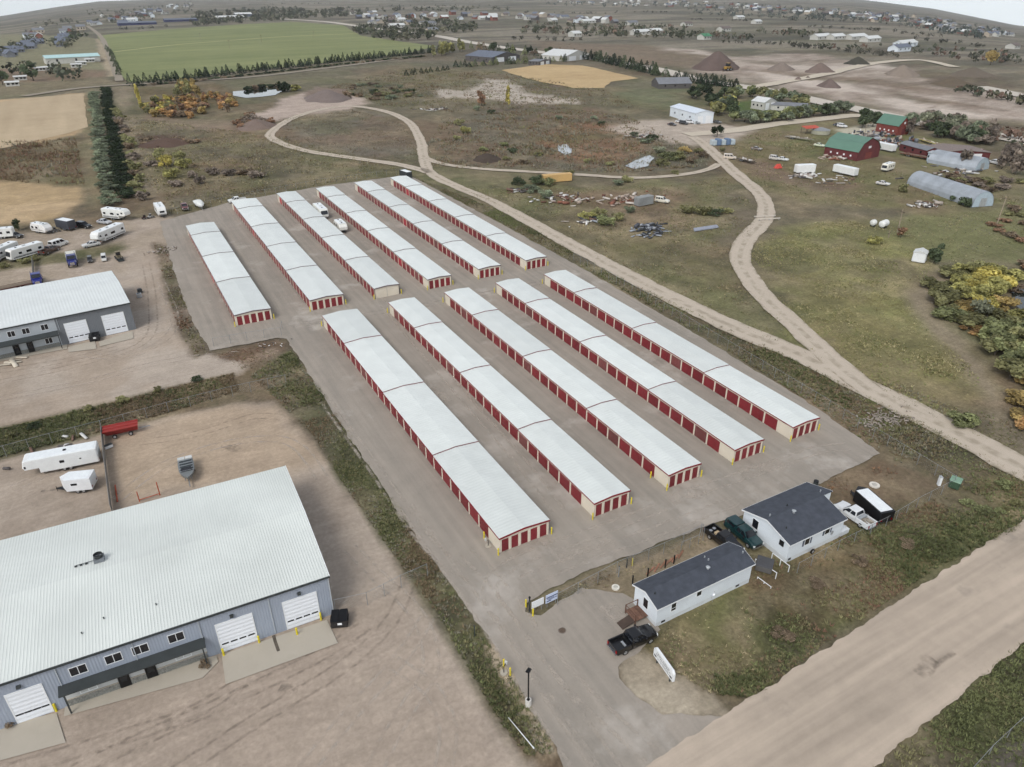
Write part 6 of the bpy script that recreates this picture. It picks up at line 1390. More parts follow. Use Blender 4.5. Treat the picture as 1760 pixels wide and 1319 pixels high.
# hedgerow on the left: a grey-green row and a dark evergreen row
for q in row([(162, 163), (170, 230), (180, 300), (190, 356)], 44, 1.0): tree('olive_tree', 'grey-green tree in the hedgerow left of the storage yard', 'tree', q, U(2.0, 2.9), U(6.5, 8.5), 'round', 'grey_green', 650, 'grey-green trees of the hedgerow')
for q in row([(181, 154), (192, 215), (205, 285), (216, 342)], 60, .6): tree('cedar_tree', 'dark evergreen in the row beside the grey-green hedgerow', 'tree', q, U(2.2, 3.0), U(6, 7.5), 'bush', 'dark', 650, 'dark evergreens of the hedgerow')
for q in row([(200, 190), (215, 245), (232, 300), (245, 350)], 22, 1.5): tree('shrub', 'brown bare shrub along the right foot of the hedgerow', 'shrub', q, U(2, 4), U(3.5, 6), 'bush', TRNG.choice(['brown', 'bare', 'olive']), 300, 'brown shrubs by the hedgerow')
# conifers along the near edge of the green field
for q in row([(222, 146), (300, 139), (400, 128), (520, 114), (640, 101), (752, 90)], 112, 2.5): tree('conifer', 'small dark conifer in the row along the near edge of the green field', 'tree', q, U(4, 8), U(4.5, 7), 'conifer', TRNG.choice(['spruce', 'dark', 'spruce']), 200, 'conifers along the green field')
for q in row([(206, 132), (198, 112), (190, 95), (185, 85)], 14, 1.5): tree('conifer', 'young conifer along the left edge of the green field', 'tree', q, U(4, 8), U(5, 7), 'conifer', 'deep', 200, 'conifers on the left edge of the green field')
for q in row([(692, 131), (772, 120)], 9, .6): tree('conifer', 'tiny conifer in the short row below the field corner', 'tree', q, U(3.5, 5), U(4, 5), 'conifer', 'dark', 200, 'tiny conifer row')
for q in row([(985, 100), (1020, 104), (1070, 115), (1138, 132)], 46, 2.0): tree('conifer', 'dark conifer in the dense row beyond the golden stubble field', 'tree', q, U(6, 10), U(6, 9), 'conifer', TRNG.choice(['dark', 'spruce', 'deep']), 200, 'conifers beyond the golden field')
for q in row([(1160, 138), (1200, 144), (1268, 152)], 26, 2.5): tree('conifer', 'dark conifer near the dark-roofed house by the highway', 'tree', q, U(5, 8), U(5, 8), 'conifer', TRNG.choice(['dark', 'spruce']), 200, 'conifers by the dark-roofed house')
for q in row([(785, 116), (850, 112), (910, 108), (960, 106), (978, 106)], 30, 2.5): tree('conifer', 'conifer in the garden row in front of the dark-roofed farmhouse', 'tree', q, U(3.5, 7), U(4, 7), 'conifer', TRNG.choice(['spruce', 'deep', 'green']), 200, 'conifers of the farmhouse garden')
for q in row([(748, 98), (770, 92), (800, 88)], 9, 3): tree('poplar', 'yellow-green poplar at the right end of the green field', 'tree', q, U(9, 13), U(7, 10), 'upright', TRNG.choice(['lime', 'olive']), 300, 'poplars by the green field')
for q in row([(775, 82), (830, 86), (880, 92), (900, 95), (975, 98)], 24, 6): tree('garden_tree', 'dark garden tree behind the farmhouse along the highway', 'tree', q, U(6, 10), U(6, 10), TRNG.choice(['round', 'conifer']), TRNG.choice(['deep', 'brown', 'dark', 'green']), 200, 'garden trees behind the farmhouse')
# autumn thicket by the pond
for q in cluster([(262, 178), (330, 165), (400, 168), (412, 182), (380, 200), (300, 205), (258, 196)], 64): tree('sapling', 'orange autumn sapling in the thicket beside the pond', 'tree', q, U(3, 5), U(4.5, 7), TRNG.choice(['upright', 'bush', 'bush']), TRNG.choice(['orange', 'orange', 'rust', 'gold', 'brown']), 300, 'orange thicket by the pond')
for q in cluster([(244, 188), (290, 172), (300, 186), (262, 204)], 16): tree('sapling', 'yellow autumn sapling at the left of the pond thicket', 'tree', q, U(3, 5.5), U(4.5, 6.5), TRNG.choice(['upright', 'bush']), TRNG.choice(['gold', 'lime', 'olive', 'yellow']), 300, 'yellow saplings by the thicket')
for q in cluster([(300, 165), (320, 152), (350, 158), (345, 168)], 12): tree('cottonwood', 'olive yellow cottonwood behind the pond thicket', 'tree', q, U(6, 8), U(6, 8), 'upright', TRNG.choice(['olive', 'lime', 'gold']), 300, 'cottonwoods behind the thicket')
tree('poplar', 'slender bright yellow poplar left of the pond thicket', 'tree', G(241, 186), 13, 6, 'thin', 'yellow', 300)
tree('poplar', 'slender yellow poplar in the middle of the scrub basin', 'tree', G(873, 180), 11, 6, 'thin', 'yellow', 300)
tree('cottonwood', 'orange brown cottonwood left of the yellow poplar in the basin', 'tree', G(828, 182), 8, 8, 'upright', 'rust', 300)
tree('evergreen', 'dark evergreen clump at the right end of the pond', 'tree', G(487, 158), 8, 9, 'bush', 'dark', 300)
tree('shrub', 'yellow shrub on the bank right of the pond', 'shrub', G(505, 156), 5, 9, 'bush', 'lime', 300)
for k, (px, py, w_, c_) in enumerate(((283, 285, 7, 'yellow'), (295, 305, 7, 'lime'), (318, 288, 7, 'lime'), (276, 272, 6, 'olive'), (310, 276, 6, 'olive'))): tree('shrub', '%s shrub in the yellow group behind the rear storage block' % ['big bright yellow', 'front lime-yellow', 'right lime-green', 'back left olive', 'back right olive'][k], 'shrub', G(px, py), U(4.5, 6), w_, 'bush', c_, 650, 'yellow shrub group')
for k, (px, py) in enumerate(((262, 285), (330, 305), (345, 315), (365, 300), (300, 320), (395, 300), (420, 298), (440, 305))): tree('shrub', 'dull grey-brown shrub scattered behind the rear storage block', 'shrub', G(px, py), U(2, 3.5), U(4, 7), 'bush', TRNG.choice(['brown', 'bare', 'grey_green']), 300, 'dull shrubs behind the rear block')
# red-brown weeds and heaps near the loop
for q in cluster([(400, 205), (440, 195), (478, 205), (470, 220), (410, 222)], 26): tree('shrub', 'red-brown bush on the spoil heaps left of the looping track', 'shrub', q, U(1.5, 3), U(3, 6), 'bush', TRNG.choice(['rust', 'brown', 'bare']), 300, 'red-brown bushes by the loop')
for q in cluster([(238, 240), (330, 236), (335, 246), (245, 250)], 16): tree('shrub', 'low red-brown brush on the dark mound right of the hedgerow', 'shrub', q, U(.8, 1.8), U(3, 6), 'bush', TRNG.choice(['rust', 'brown']), 300, 'low brush on the dark mound')
for q in cluster([(590, 150), (640, 142), (720, 150), (735, 168), (650, 172), (590, 168)], 34): tree('shrub', 'olive scrub bush on the bank above the loop', 'shrub', q, U(1.5, 3.5), U(4, 8), 'bush', TRNG.choice(['olive', 'deep', 'brown', 'grey_green']), 200, 'scrub on the bank')
# scrub basin bushes
BAS = [(790, 215, 'olive', 5), (800, 228, 'lime', 5), (785, 240, 'olive', 4), (830, 260, 'green', 4), (865, 252, 'green', 4.5), (880, 262, 'deep', 4), (870, 275, 'olive', 3), (820, 190, 'grey_green', 4), (845, 195, 'deep', 4), (925, 268, 'olive', 3), (960, 205, 'grey_green', 4), (1020, 205, 'grey_green', 4), (1035, 215, 'deep', 4), (1110, 245, 'grey_green', 5), (1130, 262, 'pale', 6), (1150, 275, 'green', 6.5), (1165, 272, 'olive', 6), (1140, 285, 'olive', 5), (1175, 262, 'gold', 5), (1120, 240, 'deep', 4), (1010, 280, 'olive', 3), (1050, 284, 'olive', 3), (940, 255, 'rust', 3), (900, 280, 'brown', 3), (1090, 235, 'grey_green', 4), (1190, 280, 'brown', 4), (1200, 262, 'olive', 4), (890, 318, 'deep', 5), (925, 315, 'deep', 5), (940, 318, 'green', 5), (910, 330, 'grey_green', 5), (935, 340, 'grey_green', 5), (1010, 375, 'lime', 4), (1040, 385, 'green', 5), (1030, 372, 'olive', 5), (1060, 378, 'olive', 4), (1080, 365, 'grey_green', 4), (1060, 318, 'grey_green', 4), (1078, 312, 'olive', 4), (1180, 365, 'olive', 5), (1210, 368, 'olive', 5.5), (1230, 370, 'deep', 5), (1245, 366, 'olive', 4), (1160, 300, 'olive', 3), (1210, 270, 'brown', 4), (1240, 260, 'olive', 3), (975, 300, 'olive', 4)]
for px, py, c_, w_ in BAS: tree('shrub', '%s bush scattered in the scrub between the tracks' % {'grey_green': 'grey-green', 'pale': 'pale grey', 'deep': 'dark green', 'rust': 'rusty', 'gold': 'golden', 'lime': 'lime yellow'}.get(c_, c_), 'shrub', G(px, py), w_*U(.55, .8), w_*U(1, 1.5), 'bush', c_, 650, '%s bushes of the scrub' % c_)
# willows and cottonwoods on the right edge
WIL = [(1620, 520, 'olive', 8, 9), (1650, 500, 'lime', 9, 8), (1672, 505, 'yellow', 10, 8), (1690, 490, 'yellow', 10, 8), (1705, 510, 'lime', 10, 8), (1660, 535, 'gold', 7, 7), (1690, 535, 'yellow', 8, 7), (1720, 530, 'gold', 7, 8), (1635, 550, 'green', 6, 8), (1665, 556, 'olive', 6, 8), (1700, 552, 'olive', 7, 8), (1640, 475, 'olive', 7, 9), (1690, 470, 'olive', 7, 9), (1730, 480, 'lime', 7, 8), (1700, 590, 'green', 8, 8), (1725, 610, 'green', 9, 8), (1750, 600, 'olive', 9, 8), (1745, 640, 'green', 9, 8), (1775, 620, 'green', 9, 9), (1770, 660, 'gold', 7, 7), (1735, 575, 'olive', 8, 7), (1690, 575, 'gold', 4, 6), (1672, 570, 'orange', 3, 6), (1790, 680, 'olive', 7, 8), (1755, 695, 'gold', 5, 7), (1770, 735, 'orange', 4, 6), (1790, 560, 'green', 9, 9), (1790, 470, 'rust', 6, 9), (1765, 462, 'brown', 5, 8), (1745, 500, 'brown', 4, 6), (1610, 495, 'olive', 6, 8), (1630, 530, 'olive', 7, 8), (1655, 480, 'lime', 8, 8), (1680, 520, 'lime', 9, 8), (1715, 575, 'green', 8, 8), (1710, 610, 'olive', 8, 8), (1735, 650, 'olive', 8, 8), (1755, 560, 'lime', 8, 8), (1720, 500, 'yellow', 9, 7), (1700, 480, 'lime', 8, 8), (1770, 585, 'green', 9, 9), (1760, 720, 'gold', 5, 6), (1645, 515, 'lime', 8, 7)]
for k, (px, py, c_, h_, w_) in enumerate(WIL): tree('willow', '%s willow in the thicket at the right edge' % {'deep': 'dark green', 'lime': 'lime yellow', 'gold': 'golden', 'rust': 'rusty'}.get(c_, c_), 'tree', G(px, py), h_*.52, w_*.9, 'bush' if h_ < 8 else 'round', c_, 1500, '%s willows at the right edge' % c_)
tree('tree', 'pale bare dead tree among the yellow willows', 'tree', G(1678, 548), 6, 5.5, 'bush', 'pale', 650)
tree('juniper', 'dark olive juniper beside the white box in the pasture', 'tree', G(1605, 452), 5.5, 5.5, 'upright', 'deep', 1500); tree('shrub', 'green shrub beside the dirt track at the right', 'shrub', G(1652, 728), 2.6, 5, 'bush', 'green', 1500)
tree('shrub', 'lime shrub at the edge of the pasture drainage', 'shrub', G(1502, 418), 3, 5, 'bush', 'lime', 650); tree('shrub', 'rusty shrub by the utility pole in the pasture', 'shrub', G(1548, 408), 3, 4, 'upright', 'rust', 650)
for q in cluster([(1640, 860), (1760, 820), (1800, 850), (1700, 910)], 8): tree('shrub', 'low olive shrub in the verge near the green utility box', 'shrub', q, U(.8, 1.5), U(1.5, 3), 'bush', TRNG.choice(['olive', 'brown', 'green']), 650, 'verge shrubs')
for px, py in ((1400, 1005), (1475, 965), (1345, 1090), (1560, 935)): tree('shrub', 'low weedy shrub in the verge between house fence and gravel road', 'shrub', G(px, py), U(.45, .8), U(2, 3.4), 'bush', 'brown', 650, 'weedy shrubs of the verge')
for px, py in ((270, 672), (340, 655), (150, 705), (60, 735), (20, 750), (210, 690)): tree('shrub', 'dark weedy bush in the strip between the warehouse lots', 'shrub', G(px, py), U(.8, 1.4), U(1.6, 2.8), 'bush', TRNG.choice(['deep', 'olive']), 650, 'bushes of the weed strip')
for (px, py), lb in zip(bush_spots, ('brown dry bush at the right end of the near warehouse walk', 'dark bush at the left end of the near warehouse')): tree('shrub', lb, 'shrub', G(px, py), 1.0, 1.5, 'bush', 'brown', 650)
tree('shrub', 'dark green bush beside the vehicles on the far left', 'shrub', G(32, 396), 3.4, 3.6, 'upright', 'deep', 650)
for px, py in ((65, 425), (10, 460), (60, 447), (40, 452)): tree('shrub', 'grey-green weed bush beside the parked motorhomes', 'shrub', G(px, py), U(1.2, 2), U(2.5, 3.5), 'bush', 'olive', 650, 'weed bushes by the motorhomes')
# farm hedge and trees
for q in row([(1262, 208), (1290, 212), (1330, 210), (1380, 203), (1420, 198), (1452, 192)], 34, 2.5): tree('hedge_tree', 'grey-green tree in the hedge along the farm road', 'tree', q, U(5, 7), U(7, 9), 'round', TRNG.choice(['grey_green', 'deep', 'green', 'grey_green']), 300, 'hedge along the farm road')
for q in cluster([(1215, 175), (1240, 165), (1262, 190), (1265, 205), (1235, 205)], 16): tree('farm_tree', 'olive tree beside the white metal shed', 'tree', q, U(6, 8), U(6, 9), 'round', TRNG.choice(['olive', 'lime', 'deep', 'grey_green']), 300, 'trees beside the white shed')
for q in row([(1240, 168), (1300, 168), (1360, 176), (1390, 182)], 22, 5): tree('farm_tree', 'green tree behind the white farmhouse with the lawn', 'tree', q, U(5, 8), U(6, 9), 'round', TRNG.choice(['deep', 'grey_green', 'green', 'olive']), 300, 'trees behind the white farmhouse')
for q in cluster([(1180, 155), (1215, 158), (1225, 185), (1185, 180)], 8): tree('farm_tree', 'dark tree left of the farm hedge', 'tree', q, U(6, 8), U(6, 8), 'round', TRNG.choice(['dark', 'deep']), 300, 'dark trees left of the hedge')
for q in cluster([(1560, 215), (1600, 205), (1680, 228), (1720, 250), (1660, 250), (1590, 235)], 40): tree('farm_tree', 'grey-green tree in the belt behind the farm on the right', 'tree', q, U(4, 8), U(6, 9), 'round', TRNG.choice(['grey_green', 'deep', 'pale', 'bare']), 300, 'tree belt behind the farm')
for q in cluster([(1480, 205), (1512, 205), (1510, 222), (1478, 222)], 7): tree('farm_tree', 'dark tree left of the small green-roofed barn', 'tree', q, U(4, 7), U(6, 8), 'round', 'deep', 300, 'dark trees by the small barn')
tree('spruce', 'dark tree behind the blue tarpaulin stack', 'tree', G(1232, 236), 6, 7, 'round', 'dark', 650)
for k, (px, py) in enumerate(((1722, 290), (1735, 285), (1745, 300), (1655, 290), (1560, 232), (1700, 240))): tree('bare_tree', 'grey leafless tree beside the quonset huts', 'tree', G(px, py), U(7, 9), U(7, 9), 'upright', 'bare', 300, 'bare trees by the quonset huts')
for k, (px, py, c_) in enumerate(((1552, 330, 'olive'), (1640, 345, 'deep'), (1655, 352, 'deep'), (1663, 356, 'deep'), (1605, 330, 'deep'))): tree('shrub', 'dark shrub against the wall of the near quonset hut', 'shrub', G(px, py), U(2, 4), U(2.5, 4), 'bush', c_, 300, 'shrubs by the quonset hut')
for q in cluster([(1620, 305), (1700, 312), (1760, 300), (1760, 330), (1690, 330)], 18): tree('shrub', 'brown brush behind the near quonset hut', 'shrub', q, U(1.5, 3), U(3, 6), 'bush', TRNG.choice(['brown', 'olive', 'bare']), 300, 'brush behind the quonset hut')
for q in cluster([(1700, 380), (1760, 340), (1800, 400), (1730, 430)], 12): tree('shrub', 'brown brush at the right edge below the quonset huts', 'shrub', q, U(1, 2), U(3, 5), 'bush', TRNG.choice(['brown', 'rust', 'olive']), 300, 'brush at the right edge')

for q in row([(425, 156), (445, 153), (470, 150), (488, 150)], 12, 1.5): tree('shrub', 'dark reed-like shrub on the far bank of the pond', 'shrub', q, U(2.5, 4), U(4, 6), 'bush', TRNG.choice(['dark', 'deep', 'brown']), 300, 'dark shrubs behind the pond')
for q in row([(225, 149), (330, 141), (460, 126), (600, 110), (735, 97)], 60, 1.0): tree('hedge_shrub', 'low dark hedge shrub below the conifer row of the green field', 'shrub', q, U(1.2, 2.4), U(4, 7), 'bush', TRNG.choice(['dark', 'deep', 'brown']), 200, 'low hedge below the conifers')

tufts('lot_litter', 'tiny stones and dry stalks scattered over the bare lots', 'litter', [
    ([(0, 1319), (120, 1240), (390, 1180), (580, 1110), (640, 1040), (700, 1010), (800, 1170), (880, 1300), (880, 1319)], .5, (.04, .12), .12, (ST, BR, (190, 180, 166), (90, 78, 68)), .5),
    ([(0, 820), (200, 760), (410, 700), (480, 700), (560, 800), (640, 920), (590, 960), (480, 800), (200, 870), (0, 930)], .6, (.05, .2), .15, (ST, BR, OL, (120, 100, 84)), .6),
    ([(0, 730), (390, 640), (420, 610), (340, 600), (262, 420), (230, 480), (235, 570), (0, 620)], .4, (.05, .18), .15, (ST, GY, OL, BR), .6),
    ([(620, 820), (725, 932), (850, 1112), (950, 1290), (975, 1319), (940, 1200), (850, 1080), (740, 920), (650, 810)], .8, (.05, .2), .15, (ST, OL, GY), .7)], 19, 4)

for q in cluster([(1790, 520), (1900, 500), (2000, 640), (1900, 760), (1800, 700)], 26): tree('willow', 'mixed willow beyond the right edge thicket', 'tree', q, U(4, 6), U(6, 8), 'bush', TRNG.choice(['olive', 'green', 'lime', 'gold']), 650, 'willows beyond the right edge')
# ================================================================ PARKED VEHICLES ON THE LEFT AND IN THE LANES
rv('white travel trailer with two roof vents at the back left corner of the storage yard', (270, 358), (285, 380), 'travel', 8.0, 2.5, 3.0)
pickup('dark red pickup at the back of the storage yard beside the covered boat', (315, 353), (321, 366), (112, 62, 62))
boat('white covered boat at the back of the storage yard', (336, 347), (352, 367), 8.6, 2.7)
pickup('white pickup behind the second rear storage building', (422, 346), (394, 350), (222, 222, 216))
rv('white fifth-wheel trailer with dark windows beside the hedgerow end', (186, 375), (219, 379), 'fifth', 9.0, 2.5, 3.3, (222, 222, 216), (70, 70, 74))
car('silver sedan in front of the fifth-wheel by the hedgerow', (170, 383), (190, 386), (176, 178, 180), 'sedan')
rv('long white slide-out fifth-wheel trailer parked at an angle in the vehicle lot', (208, 403), (168, 421), 'fifth', 11.0, 2.6, 3.4, (224, 224, 220), (92, 90, 88))
car('pale wedge-shaped car beside the nose of the long fifth-wheel', (165, 422), (150, 425), (196, 196, 192), 'sedan')
car('black suv in the back row of the vehicle lot', (136, 390), (154, 393), (20, 20, 22), 'suv', name='suv')
rv('charcoal enclosed trailer with white roof in the back row of the vehicle lot', (129, 397), (102, 391), 'cargo', 6.0, 2.6, 2.9, (66, 68, 74))
rv('rounded white travel trailer in the back row of the vehicle lot', (60, 397), (87, 402), 'egg', 6.4, 2.4, 2.7, (226, 224, 220), (150, 146, 140))
car('black sedan between two white trailers on the far left', (20, 407), (35, 409), (30, 30, 30), 'sedan')
rv('white travel trailer cut by the left edge in the back row', (20, 408), (-14, 411), 'travel', 7.0, 2.4, 2.9)
car('white van in the middle of the vehicle lot', (92, 427), (112, 420), (222, 222, 218), 'van', name='van')
pickup('dark rusty pickup behind the white van', (77, 438), (96, 430), (84, 66, 58))
rv('white motorhome with dark stripes, front one of the pair on the left', (66, 436), (26, 448), 'motor', 9.0, 2.5, 3.1, (224, 222, 216), (60, 60, 64))
rv('white motorhome cut by the left edge beside the striped one', (28, 434), (-12, 452), 'motor', 9.0, 2.5, 3.2, (214, 214, 210), (140, 140, 140))
tractor_unit('blue truck with white box top behind the far warehouse', (125, 446), (127, 463), (34, 44, 110), (206, 204, 192))
car('small dark utility vehicle beside the blue truck', (155, 444), (156, 455), (50, 48, 46), 'suv', s=.7, name='utility_vehicle')
car('small white utility cart in the row behind the far warehouse', (179, 441), (180, 453), (210, 210, 204), 'van', s=.7, name='utility_vehicle')
tractor_unit('blue tractor unit at the corner of the far warehouse roof', (65, 480), (67, 494), (26, 36, 120))
flatbed('long flatbed trailer with red-brown frame behind the far warehouse', (48, 492), (-20, 507), 12, 2.5, (84, 40, 34))
def machine(label, px, py, rz, c, s=1.0, name='loader'):
    t = thing(name, label, 'machine', G(px, py), rz, None, s); P = mat('machine_%d_%d_%d' % c, c, .6, .2, 2)
    m_ = MB(); m_.cbox(-1.5, .4, -.7, .7, .6, 1.5, .1); m_.build('body', P, t)
    m_ = MB(); m_.box(-.5, .6, -.6, .6, 1.5, 2.5); m_.build('cab', M_glass, t)
    m_ = MB(); m_.box(-.58, .68, -.68, .68, 2.5, 2.6); m_.build('cab_roof', P, t)
    for y in (-.6, .6): m_ = MB(); m_.prism([(.4, 1.3), (2.0, .5), (2.0, .75), (.4, 1.6)], 1, y-.08, y+.08); m_.build('lift_arm', P, t)
    m_ = MB(); m_.prism([(1.9, .1), (2.7, .1), (2.6, .2), (2.05, .3), (2.1, .9), (1.95, .9)], 1, -.9, .9); m_.build('bucket', M_charcoal, t)
    for x in (-1.0, .7):
        for y in (-.8, .8): wheel(t, x, y, .5, .34)
    return t
machine('skid loader at the right end of the row behind the far warehouse', 205, 446, R(-80), (128, 118, 96), .85)
for k, (px, py, c) in enumerate(((249, 377, (60, 40, 36)), (259, 375, (160, 160, 158)))): machine('small %s quad bike by the back left yard corner' % ('dark' if k == 0 else 'pale'), px, py, R(20), c, .5, 'quad_bike')
machine('small motorcycle trailer rig between the rounded trailer and the charcoal trailer', 95, 399, R(10), (90, 88, 86), .55, 'cycle_rig')
rv('white motorhome with dark flanks between the third and fourth rear storage buildings', (543, 362), (562, 380), 'motor', 9.0, 2.5, 3.0, (222, 222, 214), (36, 60, 62))
rv('rounded white camper trailer behind the dark-flanked motorhome in the lane', (578, 388), (595, 404), 'egg', 6.5, 2.4, 2.6, (222, 220, 212))
rv('dark enclosed trailer behind the rightmost rear storage building', (690, 302), (708, 309), 'cargo', 6.0, 2.4, 2.4, (44, 50, 54))

# ================================================================ FARM ON THE RIGHT
M_barn = ribbed('barn_red', (100, 50, 50), 0, .4, .5, .8, .18); M_barn2 = ribbed('barn_bright_red', (120, 62, 54), 0, .4, .5, .8, .15)
M_groof = ribbed('green_metal_roof', (94, 126, 110), 0, .5, .4, .5, .06); M_quon = ribbed('corrugated_galv', (166, 172, 178), 0, .25, .7, .5, .14, .25)
M_quonend = mat('pale_blue_end', (168, 182, 190), .6, .08)
def frame_from(A, B_, C_):
    "A near corner, B other gable corner, C far corner of the long side"
    a, b, c = G(*A), G(*B_), G(*C_); rz = heading(a, c); L = (c-a).length; Wd = (b-a).length
    s = (c.x-a.x)*(b.y-a.y)-(c.y-a.y)*(b.x-a.x); return a, rz, L, Wd if s > 0 else -Wd
def barn(label, A, B_, C_, eave, ridge, wallm, gambrel=True, L=None, Wd=None):
    a, rz, L0, W0 = frame_from(A, B_, C_); L = L or L0; s = 1 if W0 > 0 else -1; Wd = (Wd or abs(W0)); t = thing('barn', label, 'barn', a, rz)
    pr_ = [(0, eave), (.16*Wd, eave+(ridge-eave)*.62), (.5*Wd, ridge), (.84*Wd, eave+(ridge-eave)*.62), (Wd, eave)] if gambrel else [(0, eave), (.5*Wd, ridge), (Wd, eave)]
    wl = MB(); wl.prism([(s*y, z) for y, z in [(0, -.5)]+pr_+[(Wd, -.5)]], 0, 0, L); wl.build('wall', wallm, t)
    o = .35
    for (y0, z0), (y1, z1) in zip(pr_[:-1], pr_[1:]):
        d = Vector((y1-y0, z1-z0)).normalized(); n = Vector((-d.y, d.x))*.12
        if y0 == 0: y0 -= d.x*o; z0 -= d.y*o
        if abs(y1-Wd) < 1e-6: y1 += d.x*o; z1 += d.y*o
        r = MB(); r.prism([(s*y0, z0), (s*y1, z1), (s*(y1+n.x), z1+n.y), (s*(y0+n.x), z0+n.y)], 0, -o, L+o); r.build('roof_slope', M_groof, t)
    d = MB(); d.box(-.06, -.002, *sorted((s*Wd*.36, s*Wd*.64)), 0, 2.6); d.build('barn_door', M_barn2 if wallm is M_barn else M_barn, t)
    w_ = MB(); w_.box(-.05, -.002, *sorted((s*Wd*.44, s*Wd*.56)), eave+.6, eave+1.5); w_.build('loft_window', M_whitetrim, t)
    for k in range(4):
        x = L*(.2+.2*k); y0 = -.05*s; w_ = MB(); w_.box(x-.35, x+.35, *sorted((y0, -.002*s)), 1.3, 2.0); w_.build('window', M_whitetrim, t)
    return t
barn('big red barn with green gambrel roof in the farmyard', (1472, 277), (1497, 267), (1416, 265), 3.6, 8.3, M_barn)
barn('small red barn with green gable roof at the far end of the farmyard', (1541, 233), (1557, 230), (1512, 227), 4.2, 8.0, M_barn2, False, 12, 8)
def quonset(label, A, B_, C_, hgt):
    a, rz, L, W0 = frame_from(A, B_, C_); s = 1 if W0 > 0 else -1; Wd = abs(W0); t = thing('quonset_hut', label, 'quonset hut', a, rz); n = 12
    arc = [(s*(Wd/2-Wd/2*math.cos(math.pi*i/n)), hgt*math.sin(math.pi*i/n)**.85) for i in range(n+1)]
    k = int(L/2.6)
    for i in range(k):
        r = MB(); x0, x1 = L*i/k, L*(i+1)/k; e = .0 if i % 2 else .025
        r.loft([[(x, y, z+e) for y, z in arc] for x in (x0, x1-.01)], caps=False, closed=False); o_ = r.build('roof_panel', M_quon, t)
    for x in (.15, L-.15):
        m_ = MB(); m_.add([(x, y, z) for y, z in arc]+[(x, s*Wd/2, 0)], [(i, i+1, n+1) for i in range(n)]); m_.build('end_wall', M_quonend, t)
    d = MB(); d.box(.08, .14, *sorted((s*Wd*.35, s*Wd*.65)), 0, 2.8); d.build('door', M_alu, t)
    return t
quonset('long rusted quonset hut standing in the pasture, nearest the camera', (1670, 357), (1698, 352), (1558, 316), 5.0)
quonset('grey quonset hut behind the nearest one, beside bare trees', (1675, 296), (1701, 291), (1593, 279), 4.8)
def shed(label, A, B_, C_, eave, ridge, wallm, roofm, name='shed', cat='shed', doors=2):
    a, rz, L, W0 = frame_from(A, B_, C_); s = 1 if W0 > 0 else -1; Wd = abs(W0); t = thing(name, label, cat, a, rz)
    wl = MB(); wl.prism([(0, -.5), (s*Wd, -.5), (s*Wd, eave), (s*Wd/2, ridge), (0, eave)], 0, 0, L); wl.build('wall', wallm, t)
    for y0, y1 in ((-.25, Wd/2), (Wd/2, Wd+.25)):
        z = lambda y: eave+(ridge-eave)*(1-abs(y-Wd/2)/(Wd/2))
        r = MB(); r.prism([(s*y0, z(y0)+.02), (s*y1, z(y1)+.02), (s*y1, z(y1)+.16), (s*y0, z(y0)+.16)], 0, -.3, L+.3); r.build('roof_slope', roofm, t)
    for k in range(doors):
        y = Wd*(.28+.44*k) if doors > 1 else Wd*.5; d = MB(); d.box(-.06, -.002, *sorted((s*(y-Wd*.14), s*(y+Wd*.14))), 0, min(eave-.4, 3.6)); d.build('door', M_whitetrim, t)
    for k in range(3):
        x = L*(.2+.3*k); w_ = MB(); w_.box(x-.5, x+.5, *sorted((-.05*s, -.002*s)), eave*.45, eave*.45+.9); w_.build('window', M_glass, t)
    return t
M_whitew = ribbed('white_metal_wall', (214, 220, 224), 0, .35, .4, .55, .06); M_greyroof = mat('grey_roofing', (120, 122, 126), .8, .1, .5); M_brownroof = mat('brown_roofing', (108, 98, 92), .85, .15, .5); M_bluegrey = mat('blue_grey_roofing', (104, 110, 122), .8, .12, .5)
M_palewall = mat('pale_house_wall', (188, 186, 178), .7, .1); M_tanwall = mat('tan_house_wall', (176, 164, 146), .8, .1); M_darkwall = mat('dark_house_wall', (88, 84, 82), .8, .12); M_whiteroof = mat('white_metal_roofing', (204, 205, 202), .5, .06); M_redwall = mat('brick_wall', (132, 84, 70), .85, .12); M_tealroof = mat('pale_teal_roofing', (176, 206, 204), .5, .06); M_greenroof = mat('bright_green_roofing', (70, 126, 92), .6, .1)
shed('large white metal shed at the top of the winding track', (1194, 213.5), (1223, 211), (1151, 199), 5.0, 6.2, M_whitew, mat('pale_blue_white_roof', (206, 214, 222), .45, .05), 'metal_shed')
shed('dark-roofed ranch house beyond the golden stubble field', (1188, 152), (1196, 147), (1132, 153), 3.0, 6.0, M_darkwall, M_greyroof, 'ranch_house', 'house')
shed('white farmhouse on the green lawn behind the hedge', (1312, 190), (1322, 186), (1290, 186), 4.0, 6.0, M_palewall, M_whiteroof, 'farmhouse', 'house')
shed('pale low annex beside the white farmhouse', (1385, 193), (1388, 188), (1325, 189), 2.8, 3.8, M_palewall, M_greyroof, 'annex', 'house')
shed('large white-roofed barn behind the garden conifers', (972, 106), (978, 100), (930, 103), 4.0, 8.0, M_palewall, M_whiteroof, 'barn', 'barn')
shed('small dark shed beside the white-roofed barn', (926, 113), (928, 109), (908, 112), 3.0, 4.0, M_darkwall, M_greyroof)
shed('dark blue-roofed farmhouse in the garden at the field corner', (846, 108), (851, 102), (800, 104), 4.0, 7.5, M_darkwall, M_bluegrey, 'farmhouse', 'house')
shed('small red-brown shed in the farmyard behind the big barn', (1590, 272), (1597, 268), (1545, 258), 3.0, 4.0, M_barn, M_greyroof); shed('long red-roofed implement shed in the farmyard', (1600, 275), (1620, 258), (1570, 262), 2.6, 3.6, M_barn, mat('dusty_red_roof', (128, 116, 110), .85, .15))
